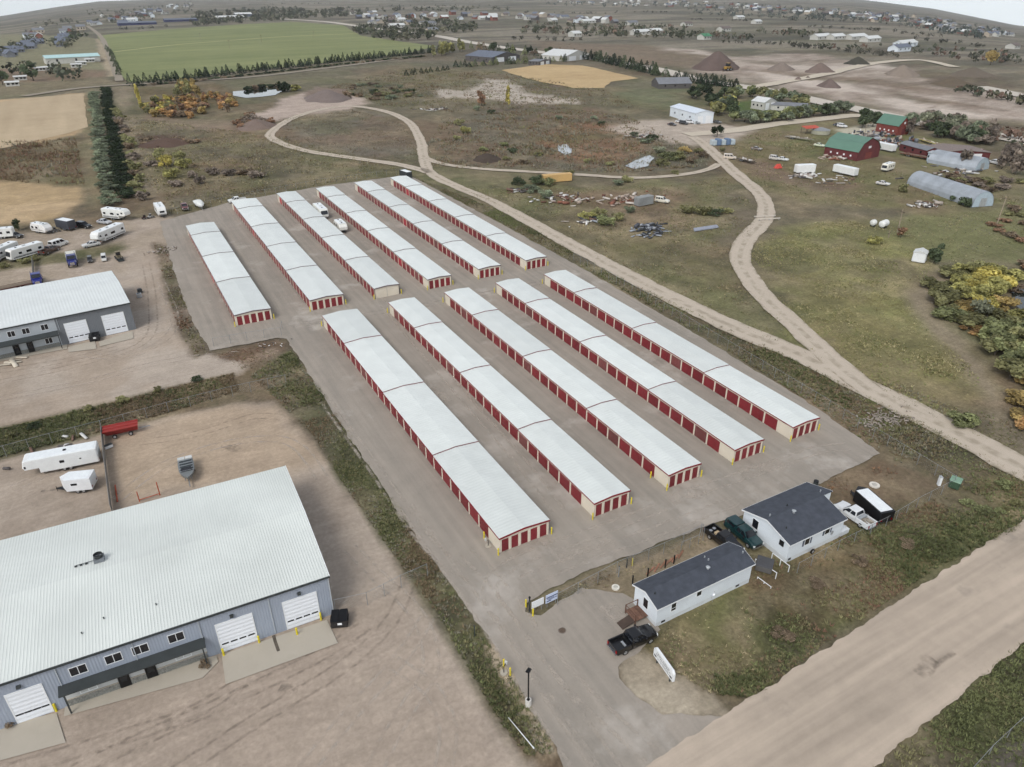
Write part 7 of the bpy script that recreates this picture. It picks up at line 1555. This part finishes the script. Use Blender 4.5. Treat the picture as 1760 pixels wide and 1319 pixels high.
shed('pale blue lean-to at the end of the grey quonset hut', (1606, 280), (1612, 276), (1592, 277), 3.4, 3.8, M_quonend, M_alu)
# junk, trailers and vehicles in the farmyard
rv('white box trailer beside a heap of debris in the farm field', (1396, 297), (1368, 298), 'cargo', 7.5, 2.7, 3.2, (226, 226, 222)); rv('long white trailer in the farm field left of the motorhome', (1436, 296), (1468, 304), 'cargo', 9.5, 2.7, 3.0, (222, 222, 218))
rv('small white motorhome in front of the near quonset hut', (1535, 290), (1514, 297), 'motor', 6.5, 2.4, 2.9, (224, 220, 206)); rv('white cabin trailer beside the big barn', (1500, 254), (1538, 263), 'cargo', 10, 3.0, 3.0, (220, 220, 216))
car('pale van beside the winding track near the farm', (1246, 273), (1262, 274), (200, 186, 170), 'van', name='van'); flatbed('flatbed trailer with white load beside the winding track', (1268, 275), (1296, 282), 8, 2.4, (60, 58, 58), load=(214, 210, 204))
for k, (px, py, c, lb) in enumerate(((1332, 275, (196, 190, 180), 'pale car in the farm field'), (1345, 276, (214, 214, 210), 'white car beside the pale car in the farm field'), (1440, 217, (70, 72, 76), 'grey car by the farm road hedge'), (1447, 219, (214, 214, 212), 'white car by the farm road hedge'), (1408, 252, (214, 220, 190), 'white car left of the big barn'), (1300, 258, (120, 110, 100), 'dull car body in the grass below the tarpaulin stack'), (1175, 214, (24, 22, 22), 'black car in front of the white shed'), (1155, 216, (40, 30, 28), 'dark car left of the white shed'), (1168, 211, (206, 206, 206), 'white car at the wall of the white shed'), (1185, 212, (216, 216, 216), 'second white car at the wall of the white shed'), (1196, 213, (120, 124, 126), 'grey car at the corner of the white shed'), (1232, 212, (60, 60, 58), 'dark car right of the white shed'), (1138, 348, (214, 208, 192), 'white car beside the grey metal box in the junk field'), (1517, 318, (200, 196, 190), 'wrecked pale car in front of the near quonset hut'))): car(lb, (px-6, py-1), (px+6, py+1), c, 'sedan' if k % 3 else 'suv', name='car')
pickup('orange-red pickup behind the grey quonset hut', (1676, 262), (1692, 266), (176, 92, 54)); pickup('white pickup right of the grey quonset hut', (1716, 284), (1704, 281), (206, 206, 204)); flatbed('yellow and white long trailer in the farmyard', (1612, 252), (1580, 241), 14, 2.5, (210, 196, 110), load=(218, 214, 190))
flatbed('long rusty trailer behind the farmyard sheds', (1560, 268), (1590, 274), 14, 2.6, (104, 56, 48), load=(130, 96, 84)); flatbed('low trailer with mixed junk left of the big barn', (1352, 237), (1392, 243), 12, 2.5, (150, 148, 140), load=(190, 186, 176))
def tank(label, px, py, r, h, c, rz=0, horiz=False, name='tank'):
    t = thing(name, label, 'tank', G(px, py), rz); m_ = MB()
    if horiz:
        m_.cyl((-h/2, 0, r+.2), (h/2, 0, r+.2), r, n=16); m_.cyl((-h/2-.3, 0, r+.2), (-h/2, 0, r+.2), r*.5, r, n=16); m_.cyl((h/2, 0, r+.2), (h/2+.3, 0, r+.2), r, r*.5, n=16); m_.build('shell', mat('tank_%d_%d_%d' % c, c, .5, .1), t)
        m_ = MB(); m_.box(-h*.3, -h*.2, -r*.7, r*.7, 0, r*.6); m_.box(h*.2, h*.3, -r*.7, r*.7, 0, r*.6); m_.build('cradle', M_charcoal, t)
    else:
        m_.cyl((0, 0, 0), (0, 0, h), r, n=20); m_.build('shell', mat('tank_%d_%d_%d' % c, c, .5, .1), t); m_ = MB(); m_.cyl((0, 0, h), (0, 0, h+r*.25), r*1.02, r*.15, n=20); m_.build('roof', M_galv, t)
tank('round open grey-green tank with pale rim in the farmyard', 1410, 230, 4.2, 1.8, (160, 158, 140)); tank('white propane tank in the pasture, right one of two', 1518, 391, 1.0, 2.6, (224, 224, 220), R(10), True); tank('small white tank in the pasture, left one of two', 1500, 389, .9, 1.0, (214, 214, 208), 0, True)
t = thing('red_canopy', 'small bright red tarpaulin heap in the farm field', 'tarpaulin', G(1337, 289)); m_ = MB(); m_.loft([[(-1.4, -1, 0), (1.4, -1.1, 0), (1.3, 1, 0), (-1.3, 1.1, 0)], [(-.5, -.3, 1.5), (.3, -.4, 1.8), (.4, .3, 1.4), (-.4, .4, 1.6)]]); m_.build('tarp', mat('tarp_red', (196, 76, 64), .6, .1), t)
t = thing('tarpaulin_stack', 'blue and white tarpaulin-covered stack beside the winding track', 'stack', G(1240, 249), R(-18))
for k in range(5): m_ = MB(); x = -5+k*2.2; m_.cbox(x, x+2.0, -1.6, 1.6, 0, 2.2+.4*(k % 2), .15); m_.build('covered_pallet', mat('tarp_%s' % ('blue' if k % 2 else 'pale'), (100, 120, 146) if k % 2 else (172, 182, 186), .6, .15), t)
t = thing('feed_trough_roof', 'red-roofed run-in shed left of the round tank', 'shed', G(1392, 229), R(-10)); m_ = MB(); m_.prism([(-2, 2.4), (2, 3.0), (2, 3.15), (-2, 2.55)], 0, -4, 4); m_.build('roof', mat('rust_red_roof', (184, 84, 66), .7, .15), t)
for x in (-3.8, 0, 3.8):
    for y in (-1.8, 1.8): m_ = MB(); m_.box(x-.08, x+.08, y-.08, y+.08, 0, 2.5); m_.build('post', M_bark, t)
# white box in the pasture, culvert posts, containers
t = thing('water_box', 'white cube-shaped enclosure beside the juniper in the pasture', 'enclosure', G(1579, 449), R(25)); m_ = MB(); m_.cbox(-1.6, 1.6, -1.6, 1.6, 0, 2.6, .2); m_.build('shell', M_whitetrim, t); m_ = MB(); m_.prism([(-1.7, 2.6), (1.7, 2.6), (0, 3.3)], 0, -1.7, 1.7); m_.build('roof', M_whiteroof, t)
t = thing('container', 'tan storage container beside the middle dirt track', 'container', G(957, 312), R(-12)); m_ = MB(); m_.cbox(-5.5, 5.5, -1.25, 1.25, .1, 2.7, .05); m_.build('shell', ribbed('tan_container', (200, 164, 108), 0, .35, .6, .6, .1), t); m_ = MB(); m_.box(5.51, 5.56, -1.1, 1.1, .3, 2.5); m_.build('door', mat('container_door', (186, 150, 98), .6), t)
t = thing('container', 'grey metal box in the middle of the junk field', 'container', G(1106, 352), R(5)); m_ = MB(); m_.cbox(-3.2, 3.2, -1.3, 1.3, .1, 2.8, .05); m_.build('shell', ribbed('grey_container', (140, 142, 140), 0, .35, .6, .6, .15), t); m_ = MB(); m_.box(-3.26, -3.21, -1.1, 1.1, .3, 2.6); m_.build('door', M_galv, t)
t = thing('culvert_rail', 'pale guard rail where the winding track crosses the ditch', 'guard rail', G(1318, 377), R(-20))
for s in (-1, 1):
    m_ = MB(); m_.box(-3.6, 3.6, s*1.5-.1, s*1.5+.1, .45, .75); m_.build('rail', mat('pale_rail', (196, 188, 176), .8), t)
    for x in (-3.2, 0, 3.2): m_ = MB(); m_.box(x-.08, x+.08, s*1.5-.08, s*1.5+.08, 0, .45); m_.build('post', M_galv, t)
t = thing('steel_beams', 'blue-white steel beams stacked in the scrub', 'beams', G(1212, 394), R(-5))
for k in range(4): m_ = MB(); m_.box(-4.5+.3*k, 4.2+.2*k, -.9+k*.5, -.55+k*.5, .1, .5); m_.build('beam', mat('beam_blue', (156, 160, 172), .5, .1), t)
def junk(name, label, px, py, n, r, cols, seed, hmax=1.0, ml=3.2):
    random.seed(seed); c = G(px, py); V, F, Cc = [], [], []; mb = MB()
    for k in range(n):
        x, y = random.gauss(0, r), random.gauss(0, r*.6); L, w_, h_ = random.uniform(.16*ml, ml), random.uniform(.05*ml, .28*ml), random.uniform(.08, hmax)*random.random()+.08; a = random.uniform(0, 3.14); n0 = len(mb.v)
        mb.box(-L/2, L/2, -w_/2, w_/2, 0, h_); M = Matrix.Translation((x, y, random.uniform(0, .2))) @ Matrix.Rotation(a, 4, 'Z') @ Matrix.Rotation(random.uniform(-.2, .2), 4, 'Y')
        for i in range(n0, n0+8): mb.v[i] = tuple(M @ Vector(mb.v[i]))
        cc = lin(random.choice(cols)); Cc += [(*cc, 1)]*8
    me = arr_mesh(name, np.array(mb.v), np.array(mb.f), M_blade, {'tone': ('FLOAT_COLOR', np.array(Cc)), 'veg': ('FLOAT', np.full(len(mb.v), .3))})
    o = link(name, me, None, c); tag(o, label, 'debris', None, 'stuff'); return o
WJ = [(206, 204, 198), (170, 160, 150), (120, 96, 84), (96, 92, 90), (214, 212, 208)]; RJ = [(140, 96, 80), (176, 160, 146), (104, 76, 66), (198, 190, 180)]; GJ = [(120, 124, 132), (84, 86, 92), (160, 164, 170), (60, 62, 64)]
junk('debris_heap', 'white debris heap beside the white box trailer', 1385, 303, 70, 2.6, WJ, 1); junk('scrap_scatter', 'white and rusty scrap strewn at the left end of the junk field', 895, 327, 22, 2.4, WJ, 2); junk('scrap_scatter', 'long pale boards strewn in the junk field', 945, 340, 22, 4, WJ, 3); junk('scrap_scatter', 'reddish lumber piles in the middle of the junk field', 1072, 345, 60, 5.5, RJ, 4); junk('scrap_scatter', 'rusty scrap left of the lumber piles', 985, 345, 26, 4, RJ, 5)
junk('scrap_heap', 'grey tangled metal scrap in the scrub below the junk field', 1115, 392, 46, 2.6, GJ, 6); junk('scrap_heap', 'long grey metal frames lying in the scrub', 1120, 403, 26, 2.8, GJ, 7, .5); junk('scrap_scatter', 'scrap and planks in front of the big barn', 1440, 272, 50, 4, RJ, 8); junk('scrap_scatter', 'machinery and scrap crowded in the farmyard', 1530, 246, 120, 7, GJ+RJ, 9, 2.2); junk('scrap_scatter', 'pale planks lying in the farm field', 1440, 312, 20, 6, WJ, 10, .2)
junk('scrap_scatter', 'junk strewn between the two quonset huts', 1640, 296, 60, 7, WJ+GJ, 11); junk('scrap_scatter', 'wreckage in front of the near quonset hut', 1590, 352, 40, 3.5, WJ, 12); junk('scrap_scatter', 'pale rubble above the loop of the dirt track', 748, 188, 50, 4, WJ, 13, .6); junk('scrap_scatter', 'farmyard scrap beside the small barn', 1500, 232, 80, 7, GJ+WJ, 14, 1.8); junk('scrap_scatter', 'scrap beside the winding track at the farm entrance', 1110, 234, 30, 5, WJ, 15); junk('scrap_scatter', 'small white rubbish on the weedy bank left of the storage yard', 470, 592, 16, 2.0, WJ, 16, .2, .7)
junk('rubble', 'pale broken concrete along the verge of the dirt track', 1520, 722, 170, 2.4, [(168, 158, 146), (150, 140, 130)], 17, .25, .7); junk('scrap_scatter', 'white scraps beside the long horse trailer', 100, 775, 16, 3.5, WJ, 18, .3); junk('scrap_scatter', 'scrap under the shrubs in the junk field', 1010, 380, 24, 3, WJ+GJ, 19); junk('scrap_scatter', 'building debris on the brown patch by the yard corner', 278, 432, 40, 2.2, [(176, 168, 158), (140, 128, 116)], 20, .3, 1.0)
junk('board_stack', 'pale boards lying in front of the far warehouse', 22, 624, 10, 2.0, [(206, 196, 178)], 21, .2)
def pole(label, px, py, h=9, group=None, lean=0):
    t = thing('utility_pole', label, 'utility pole', G(px, py), U(0, 3), group); m_ = MB(); m_.cyl((0, 0, -.3), (lean, 0, h), .16, .11, n=8); m_.build('pole', mat('pole_wood', (150, 136, 118), .9, .2, 3), t); m_ = MB(); m_.box(lean-.08, lean+.08, -1.1, 1.1, h-.9, h-.75); m_.build('crossarm', M_bark, t)
pole('utility pole standing in the pasture by the rusty shrub', 1542, 400, 7); pole('leaning utility pole at the right edge below the quonset hut', 1713, 386, 8.5, lean=1.2); pole('utility pole in the farmyard behind the big barn', 1482, 250, 9); pole('short post pair in the pasture drainage', 1527, 408, 2)
for k, (px, py) in enumerate(((450, 74), (540, 66), (395, 84), (345, 70), (700, 66), (978, 92), (1240, 145))): pole('thin utility pole in the distance along the fields', px, py, 9, 'distant utility poles')

# ================================================================ GRAVEL PIT
def pile(label, xl, xr, yb, yt, c, seed, name='gravel_pile'):
    a, b = G(xl, yb), G(xr, yb); c0 = (a+b)/2; r = (b-a).length/2; lo, hi = 0, 60
    back = Vector((c0.x, c0.y)).normalized()*r*.3; cx = c0+Vector((back.x, back.y, 0))
    for _ in range(40):
        mid = (lo+hi)/2
        if PR((cx.x, cx.y, cx.z+mid))[1] > yt: lo = mid
        else: hi = mid
    hgt = lo; rng = np.random.default_rng(seed); n = 40; rings = 14; V = []; F = []
    lob = rng.uniform(.85, 1.15, 7)
    for i in range(rings+1):
        f = i/rings
        for j in range(n):
            a_ = 2*math.pi*j/n; rr = r*f*(1+.12*math.sin(a_*2+seed)+.07*math.sin(a_*5+seed*2)+.03*rng.normal())
            z = hgt*(1.0-f-.09*math.exp(-f*9)+.012*rng.normal()*(f > .05)); V.append((rr*math.cos(a_), rr*math.sin(a_), z-.4*f))
    for i in range(rings):
        for j in range(n): F.append((i*n+j, i*n+(j+1) % n, (i+1)*n+(j+1) % n, (i+1)*n+j))
    t = thing(name, label, 'gravel pile', (cx.x, cx.y, hs_(cx.x, cx.y)-.2)); me = arr_mesh('mound', np.array(V), np.array(F), earth_mat('pile_%d_%d_%d' % c, c, tuple(int(v*.82) for v in c), sc=(.05, .3, 2), amp=.5, bump=.5)); me.polygons.foreach_set('use_smooth', [True]*len(me.polygons)); link('mound', me, t)
pile('largest dark brown gravel pile in the pit, left of the others', 1188, 1274, 119, 85, (104, 90, 84), 1); pile('small grey gravel pile right of the largest one', 1318, 1365, 121, 105, (132, 120, 110), 2); pile('medium grey-brown gravel pile in the middle of the pit', 1384, 1432, 125, 106, (116, 102, 94), 3); pile('black-green gravel pile at the back of the pit', 1452, 1494, 111, 96, (74, 72, 64), 4); pile('low grey gravel pile at the front of the pit', 1403, 1446, 150, 134, (112, 98, 92), 5); pile('broad pale spoil heap on the right of the pit', 1518, 1580, 130, 110, (136, 124, 112), 6, 'spoil_heap'); pile('broad dark spoil heap at the right end of the pit', 1632, 1708, 130, 114, (112, 102, 90), 7, 'spoil_heap'); pile('tiny gravel pile in front of the medium one', 1363, 1380, 138, 131, (120, 106, 98), 8); pile('tiny pile beside the other tiny pile in the pit', 1382, 1394, 135, 130, (112, 98, 90), 9); pile('long spoil ridge below the broad dark spoil heap', 1600, 1670, 146, 132, (106, 94, 80), 10, 'spoil_heap'); pile('grey earth bank above the loop of the dirt track', 515, 610, 172, 152, (122, 110, 104), 11, 'spoil_heap'); pile('low dark spoil heap in the scrub basin', 806, 868, 275, 262, (80, 70, 62), 12, 'spoil_heap'); pile('grey-brown spoil ridge beside the looping track', 405, 478, 220, 203, (126, 110, 100), 13, 'spoil_heap'); pile('low dark brown mound right of the hedgerow', 236, 335, 249, 236, (96, 78, 68), 14, 'spoil_heap')
machine('front loader working at the foot of the largest gravel pile', 1250, 122, R(10), (150, 120, 60), 2.2, 'front_loader')
# ================================================================ FAR COUNTRY
HOUSE_M = {}
def far_house_meshes(w, d, e, r, wm, rm):
    k = (w, d, e, r, wm.name, rm.name)
    if k not in HOUSE_M:
        a = MB(); a.prism([(-d/2, -2), (d/2, -2), (d/2, e), (0, r), (-d/2, e)], 0, -w/2, w/2)
        b = MB(); b.prism([(-d/2-.5, e-.3), (0, r), (d/2+.5, e-.3), (d/2+.5, e), (0, r+.35), (-d/2-.5, e)], 0, -w/2-.5, w/2+.5)
        c = MB(); c.box(-.8, .8, -d/2-.06, -d/2-.01, e*.35, e*.75)
        HOUSE_M[k] = (a.mesh('wall', wm), b.mesh('roof', rm), c.mesh('window', M_glass))
    return HOUSE_M[k]
FR = random.Random(5)
WALLS = [M_palewall, M_palewall, M_tanwall, M_whitew, M_darkwall, M_redwall]; ROOFS = [M_greyroof, M_brownroof, M_bluegrey, M_whiteroof, M_greyroof]
def far_house(label, px, py, group, w=None, d=None, e=None, r=None, wm=None, rm=None, rz=None, name='house', cat='house'):
    p = G(px, py); w = w or FR.choice((12, 15, 19)); d = d or FR.choice((9, 11)); e = e or FR.choice((3.2, 4.5, 6)); r = r or e+3
    t = thing(name, label, cat, p, FR.choice((0, R(90), R(12), R(100))) if rz is None else rz, group)
    a, b, c = far_house_meshes(w, d, e, r, wm or FR.choice(WALLS), rm or FR.choice(ROOFS)); link('wall', a, t); link('roof', b, t); [link('window', c, t, (x, 0, 0)) for x in (-w*.3, w*.05, w*.32)]; return t
def town(label, poly, n, group, **kw):
    pts = []
    rng = np.random.default_rng(n+int(poly[0][0])); P = np.array(poly, float)
    while len(pts) < n:
        q = rng.uniform(P.min(0), P.max(0))
        if sdf(P, np.array([q[0]]), np.array([q[1]]))[0] < 0: pts.append(q)
    for q in pts: far_house(label, q[0], q[1], group, **kw)
town('small pale house in the far town on the right horizon', [(1440, 22), (1560, 26), (1700, 52), (1745, 62), (1690, 64), (1560, 45), (1450, 32)], 80, 'houses of the right town')
town('small house in the far town at the top right centre', [(1150, 3), (1300, 8), (1440, 18), (1440, 30), (1300, 20), (1150, 12)], 46, 'houses of the top right town')
town('tiny house in the far suburb at the top centre', [(940, 3), (1150, 3), (1190, 12), (1000, 9)], 22, 'houses of the top suburb', wm=M_palewall)
town('small house in the hamlet strip beyond the highway', [(720, 24), (860, 26), (1060, 34), (1070, 42), (860, 36), (700, 32)], 46, 'hamlet beyond the highway')
town('house in the hamlet at the far end of the green field', [(600, 22), (690, 26), (700, 36), (640, 44), (600, 34)], 16, 'hamlet behind the green field')
town('house among trees at the far left corner of the green field', [(155, 28), (210, 26), (260, 14), (330, 6), (330, 16), (220, 40), (155, 45)], 42, 'houses at the far left')
town('grey-roofed house of the subdivision on the far left', [(0, 95), (60, 70), (75, 78), (10, 102)], 20, 'subdivision on the far left', rm=M_bluegrey, wm=M_greyroof, w=11, d=8, e=3.2)
town('grey-roofed house of the second subdivision block on the far left', [(88, 82), (100, 62), (118, 60), (112, 80)], 14, 'second subdivision block', rm=M_bluegrey, wm=M_greyroof, w=11, d=8, e=3.2)
town('scattered house on the open land at the far left', [(10, 60), (120, 38), (150, 45), (150, 60), (60, 70)], 9, 'scattered houses far left')
for k, (px, py, w_) in enumerate(((212, 43, 70), (288, 37, 70))): far_house('long blue-sided poultry barn at the far edge of the green field, %s one' % ('left', 'right')[k], px+24, py, 'long blue barns', w_, 16, 4, 6, mat('navy_wall', (58, 62, 96), .7, .1), M_bluegrey, R(4), 'barn', 'barn')
far_house('wide pale-teal roofed workshop beyond the left fields', 125, 107, None, 44, 22, 5, 6.5, M_palewall, M_tealroof, R(6), 'workshop', 'workshop')
far_house('white building with long roof among the trees behind the green field', 395, 34, None, 60, 16, 5, 8, M_palewall, M_whiteroof, R(4)); far_house('white building right of the long roofed one behind the green field', 418, 29, None, 40, 14, 6, 9, M_bluegrey, M_whiteroof, R(4))
for k, (px, py, w_, wm, rm, lb) in enumerate(((682, 48, 26, M_palewall, M_whiteroof, 'white hall in the roadside hamlet'), (706, 42, 20, M_tanwall, M_bluegrey, 'tan house in the roadside hamlet'), (735, 44, 30, M_palewall, M_greyroof, 'long house in the roadside hamlet'), (742, 56, 16, M_tanwall, M_greyroof, 'square tan house at the roadside'), (1100, 60, 28, M_palewall, M_whiteroof, 'white ranch building beyond the dark field'), (1125, 58, 20, M_palewall, M_whiteroof, 'second white ranch building beyond the dark field'), (1010, 40, 30, M_palewall, M_whiteroof, 'white barn in the hamlet strip'), (988, 63, 14, M_palewall, M_whiteroof, 'white van-like shed beyond the highway'), (1210, 68, 14, M_palewall, M_greenroof, 'green-roofed shed behind the gravel pit'), (1244, 54, 20, M_palewall, M_brownroof, 'pale farmhouse behind the gravel pit'), (1270, 33, 24, M_palewall, M_whiteroof, 'lone white building on the open plain'), (1300, 41, 18, M_palewall, M_whiteroof, 'small white buildings on the open plain'), (1410, 68, 30, M_palewall, M_whiteroof, 'white farm building with long roof behind the pit'), (1436, 68, 26, M_palewall, M_whiteroof, 'second white farm building behind the pit'), (1470, 68, 36, M_palewall, M_whiteroof, 'widest white farm building behind the pit'), (1495, 72, 30, M_palewall, M_whiteroof, 'right-hand white farm building behind the pit'), (1555, 80, 34, M_whitew, M_whiteroof, 'white metal building right of the pit'), (1545, 88, 26, M_whitew, M_bluegrey, 'grey-roofed metal building right of the pit'), (1740, 84, 16, M_palewall, M_brownroof, 'lone house at the far right'), (1085, 43, 22, M_palewall, M_greyroof, 'pale house at the right end of the hamlet strip'), (1180, 45, 18, M_palewall, M_brownroof, 'small pale farmhouse on the plain'))): far_house(lb, px, py, None, w_, 11, 4, 6.5, wm, rm, R(8))
for k, (px, py) in enumerate(((22, 148), (36, 138), (132, 116), (140, 112), (70, 122), (82, 121), (155, 107))): far_house('small white outbuilding or trailer in the lot below the teal-roofed workshop', px, py, 'outbuildings far left', 8, 3, 2.6, 2.9, M_palewall, M_whiteroof, R(6), 'outbuilding', 'outbuilding')
# far woods (one mass each) and tree lines
def wood(name, label, polys, seed, n_per, hrange, cols):
    rng = np.random.default_rng(seed); Vs, Cs = [], []
    for poly, n in polys:
        P = np.array(poly, float); pts = []
        while len(pts) < n:
            q = rng.uniform(P.min(0), P.max(0))
            if sdf(P, np.array([q[0]]), np.array([q[1]]))[0] < 0: pts.append(G(q[0], q[1]))
        for p in pts:
            h_ = rng.uniform(*hrange); w_ = h_*rng.uniform(.45, .75); k = n_per
            d = rng.normal(0, 1, (k, 3)); d /= np.linalg.norm(d, axis=1)[:, None]; rr = rng.random(k)**.4
            c = np.array([p.x, p.y, p.z+h_*.52])+d*rr[:, None]*np.array([w_, w_, h_*.48]); t1 = rng.normal(0, 1, (k, 3)); t1 /= np.linalg.norm(t1, axis=1)[:, None]; t2 = np.cross(d, t1); s = h_*.2
            Vs.append(np.stack([c-t1*s, c-t2*s, c+t1*s, c+t2*s], 1).reshape(-1, 3)); cc = np.array(lin(cols[rng.integers(len(cols))]))*rng.uniform(.7, 1.3)
            Cs.append(np.repeat(cc[None, :]*rng.uniform(.75, 1.25, (k, 1)), 4, 0))
    V, Cc = np.concatenate(Vs), np.concatenate(Cs)
    me = arr_mesh(name, V, np.arange(len(V)).reshape(-1, 4), M_blade, {'tone': ('FLOAT_COLOR', np.concatenate([Cc, np.ones((len(Cc), 1))], 1)), 'veg': ('FLOAT', np.full(len(V), .2))}); o = link(name, me); tag(o, label, 'woodland', None, 'stuff'); return o
FG = [(86, 90, 74), (76, 78, 64), (100, 98, 80), (70, 74, 58)]
wood('far_wood', 'dense grey-green wood behind the far edge of the green field', [([(325, 34), (420, 20), (500, 22), (500, 36), (420, 40), (330, 46)], 150), ([(480, 22), (600, 16), (640, 26), (560, 32), (490, 34)], 110), ([(330, 24), (420, 16), (520, 14), (520, 22), (340, 30)], 60)], 1, 22, (7, 12), FG)
wood('far_wood', 'roadside trees around the hamlet at the end of the green field', [([(605, 56), (640, 48), (700, 56), (750, 62), (740, 70), (680, 72), (620, 64)], 90), ([(640, 36), (720, 32), (820, 44), (830, 56), (770, 58), (660, 44)], 90), ([(600, 22), (640, 14), (800, 14), (880, 18), (760, 22)], 50)], 2, 20, (6, 11), FG)
wood('far_tree_line', 'tree lines crossing the plain beyond the highway', [([(900, 50), (1080, 50), (1200, 60), (1300, 66), (1290, 71), (1080, 66), (900, 60)], 150), ([(1300, 56), (1420, 60), (1420, 66), (1330, 62)], 26), ([(860, 40), (1000, 44), (1180, 50), (1180, 54), (980, 49)], 50)], 3, 18, (5, 9), FG+[(112, 96, 84)])
wood('far_town_trees', 'trees among the far town houses along the horizon', [([(1160, 4), (1300, 8), (1440, 18), (1560, 26), (1720, 54), (1740, 64), (1600, 52), (1440, 36), (1300, 24), (1160, 14)], 260), ([(1180, 16), (1420, 28), (1440, 40), (1300, 34), (1180, 24)], 70), ([(1560, 40), (1700, 60), (1690, 70), (1560, 50)], 60), ([(940, 4), (1180, 6), (1180, 14), (940, 12)], 50)], 4, 14, (6, 12), [(84, 90, 84), (74, 82, 76), (96, 98, 88)])
wood('far_left_trees', 'scattered trees among the houses at the far left', [([(150, 20), (240, 14), (330, 4), (340, 22), (230, 40), (155, 44)], 120), ([(0, 88), (60, 66), (80, 74), (10, 100)], 40), ([(80, 84), (120, 58), (140, 62), (120, 84)], 30), ([(60, 40), (140, 34), (140, 42), (70, 46)], 20), ([(20, 112), (150, 130), (140, 145), (20, 130)], 16)], 5, 16, (5, 10), FG)
wood('far_right_brush', 'brush patches on the plain at the far right', [([(1500, 78), (1700, 86), (1760, 105), (1700, 112), (1560, 92)], 60), ([(1330, 74), (1520, 86), (1500, 92), (1340, 80)], 26), ([(1620, 150), (1760, 172), (1760, 182), (1640, 160)], 30), ([(1580, 205), (1760, 240), (1760, 262), (1700, 250), (1600, 218)], 40)], 6, 18, (3, 6), FG+[(112, 92, 80)])
tree('cottonwood', 'lone golden cottonwood at the far right of the gravel pit', 'tree', G(1702, 112), 13, 12, 'round', 'gold', 300)
tree('round_tree', 'round dark tree in the lot below the teal-roofed workshop', 'tree', G(58, 139), 14, 15, 'round', 'deep', 650); tree('round_tree', 'round dark tree at the left edge below the workshop', 'tree', G(5, 146), 10, 11, 'round', 'deep', 300)
for q in row([(110, 70), (150, 64)], 6, 4): tree('far_tree', 'small tree on the plain by the second subdivision block', 'tree', q, U(5, 8), U(6, 9), 'round', 'deep', 200, 'trees by the second block')

wood('far_hedges', 'dark brush lines crossing the distant open land', [([(x, y), (x+L_, y+s_*L_), (x+L_, y+s_*L_+1.6), (x, y+1.6)], n_) for x, y, L_, s_, n_ in ((1240, 74, 90, .02, 14), (1330, 78, 120, .08, 20), (1440, 88, 110, .1, 18), (1180, 34, 120, .02, 16), (1330, 30, 140, .06, 20), (1500, 52, 120, .1, 18), (1560, 66, 140, .12, 20), (900, 22, 160, .01, 22), (1060, 20, 140, .02, 18), (650, 10, 200, .0, 24), (200, 52, 90, -.05, 10), (40, 56, 110, -.1, 14), (880, 68, 120, .02, 18), (1380, 46, 130, .06, 16), (1620, 92, 130, .14, 20), (420, 8, 160, -.01, 20))], 9, 16, (3, 6), [(86, 84, 74), (72, 72, 62)])
# ================================================================ AIR
hz = MB(); hz.box(-6000, 10500, -3500, 10500, -560, 90)
M_haze = bpy.data.materials.new('haze_air'); M_haze.use_nodes = True; t_ = M_haze.node_tree; t_.nodes.clear(); vo = t_.nodes.new('ShaderNodeVolumePrincipled'); vo.inputs['Color'].default_value = (.92, .95, 1, 1); vo.inputs['Density'].default_value = 5.5e-5; vo.inputs['Anisotropy'].default_value = .2
mo = t_.nodes.new('ShaderNodeOutputMaterial'); t_.links.new(vo.outputs[0], mo.inputs['Volume'])
tag(hz.build('haze', M_haze), 'thin grey haze over the plain', 'haze', None, 'stuff')
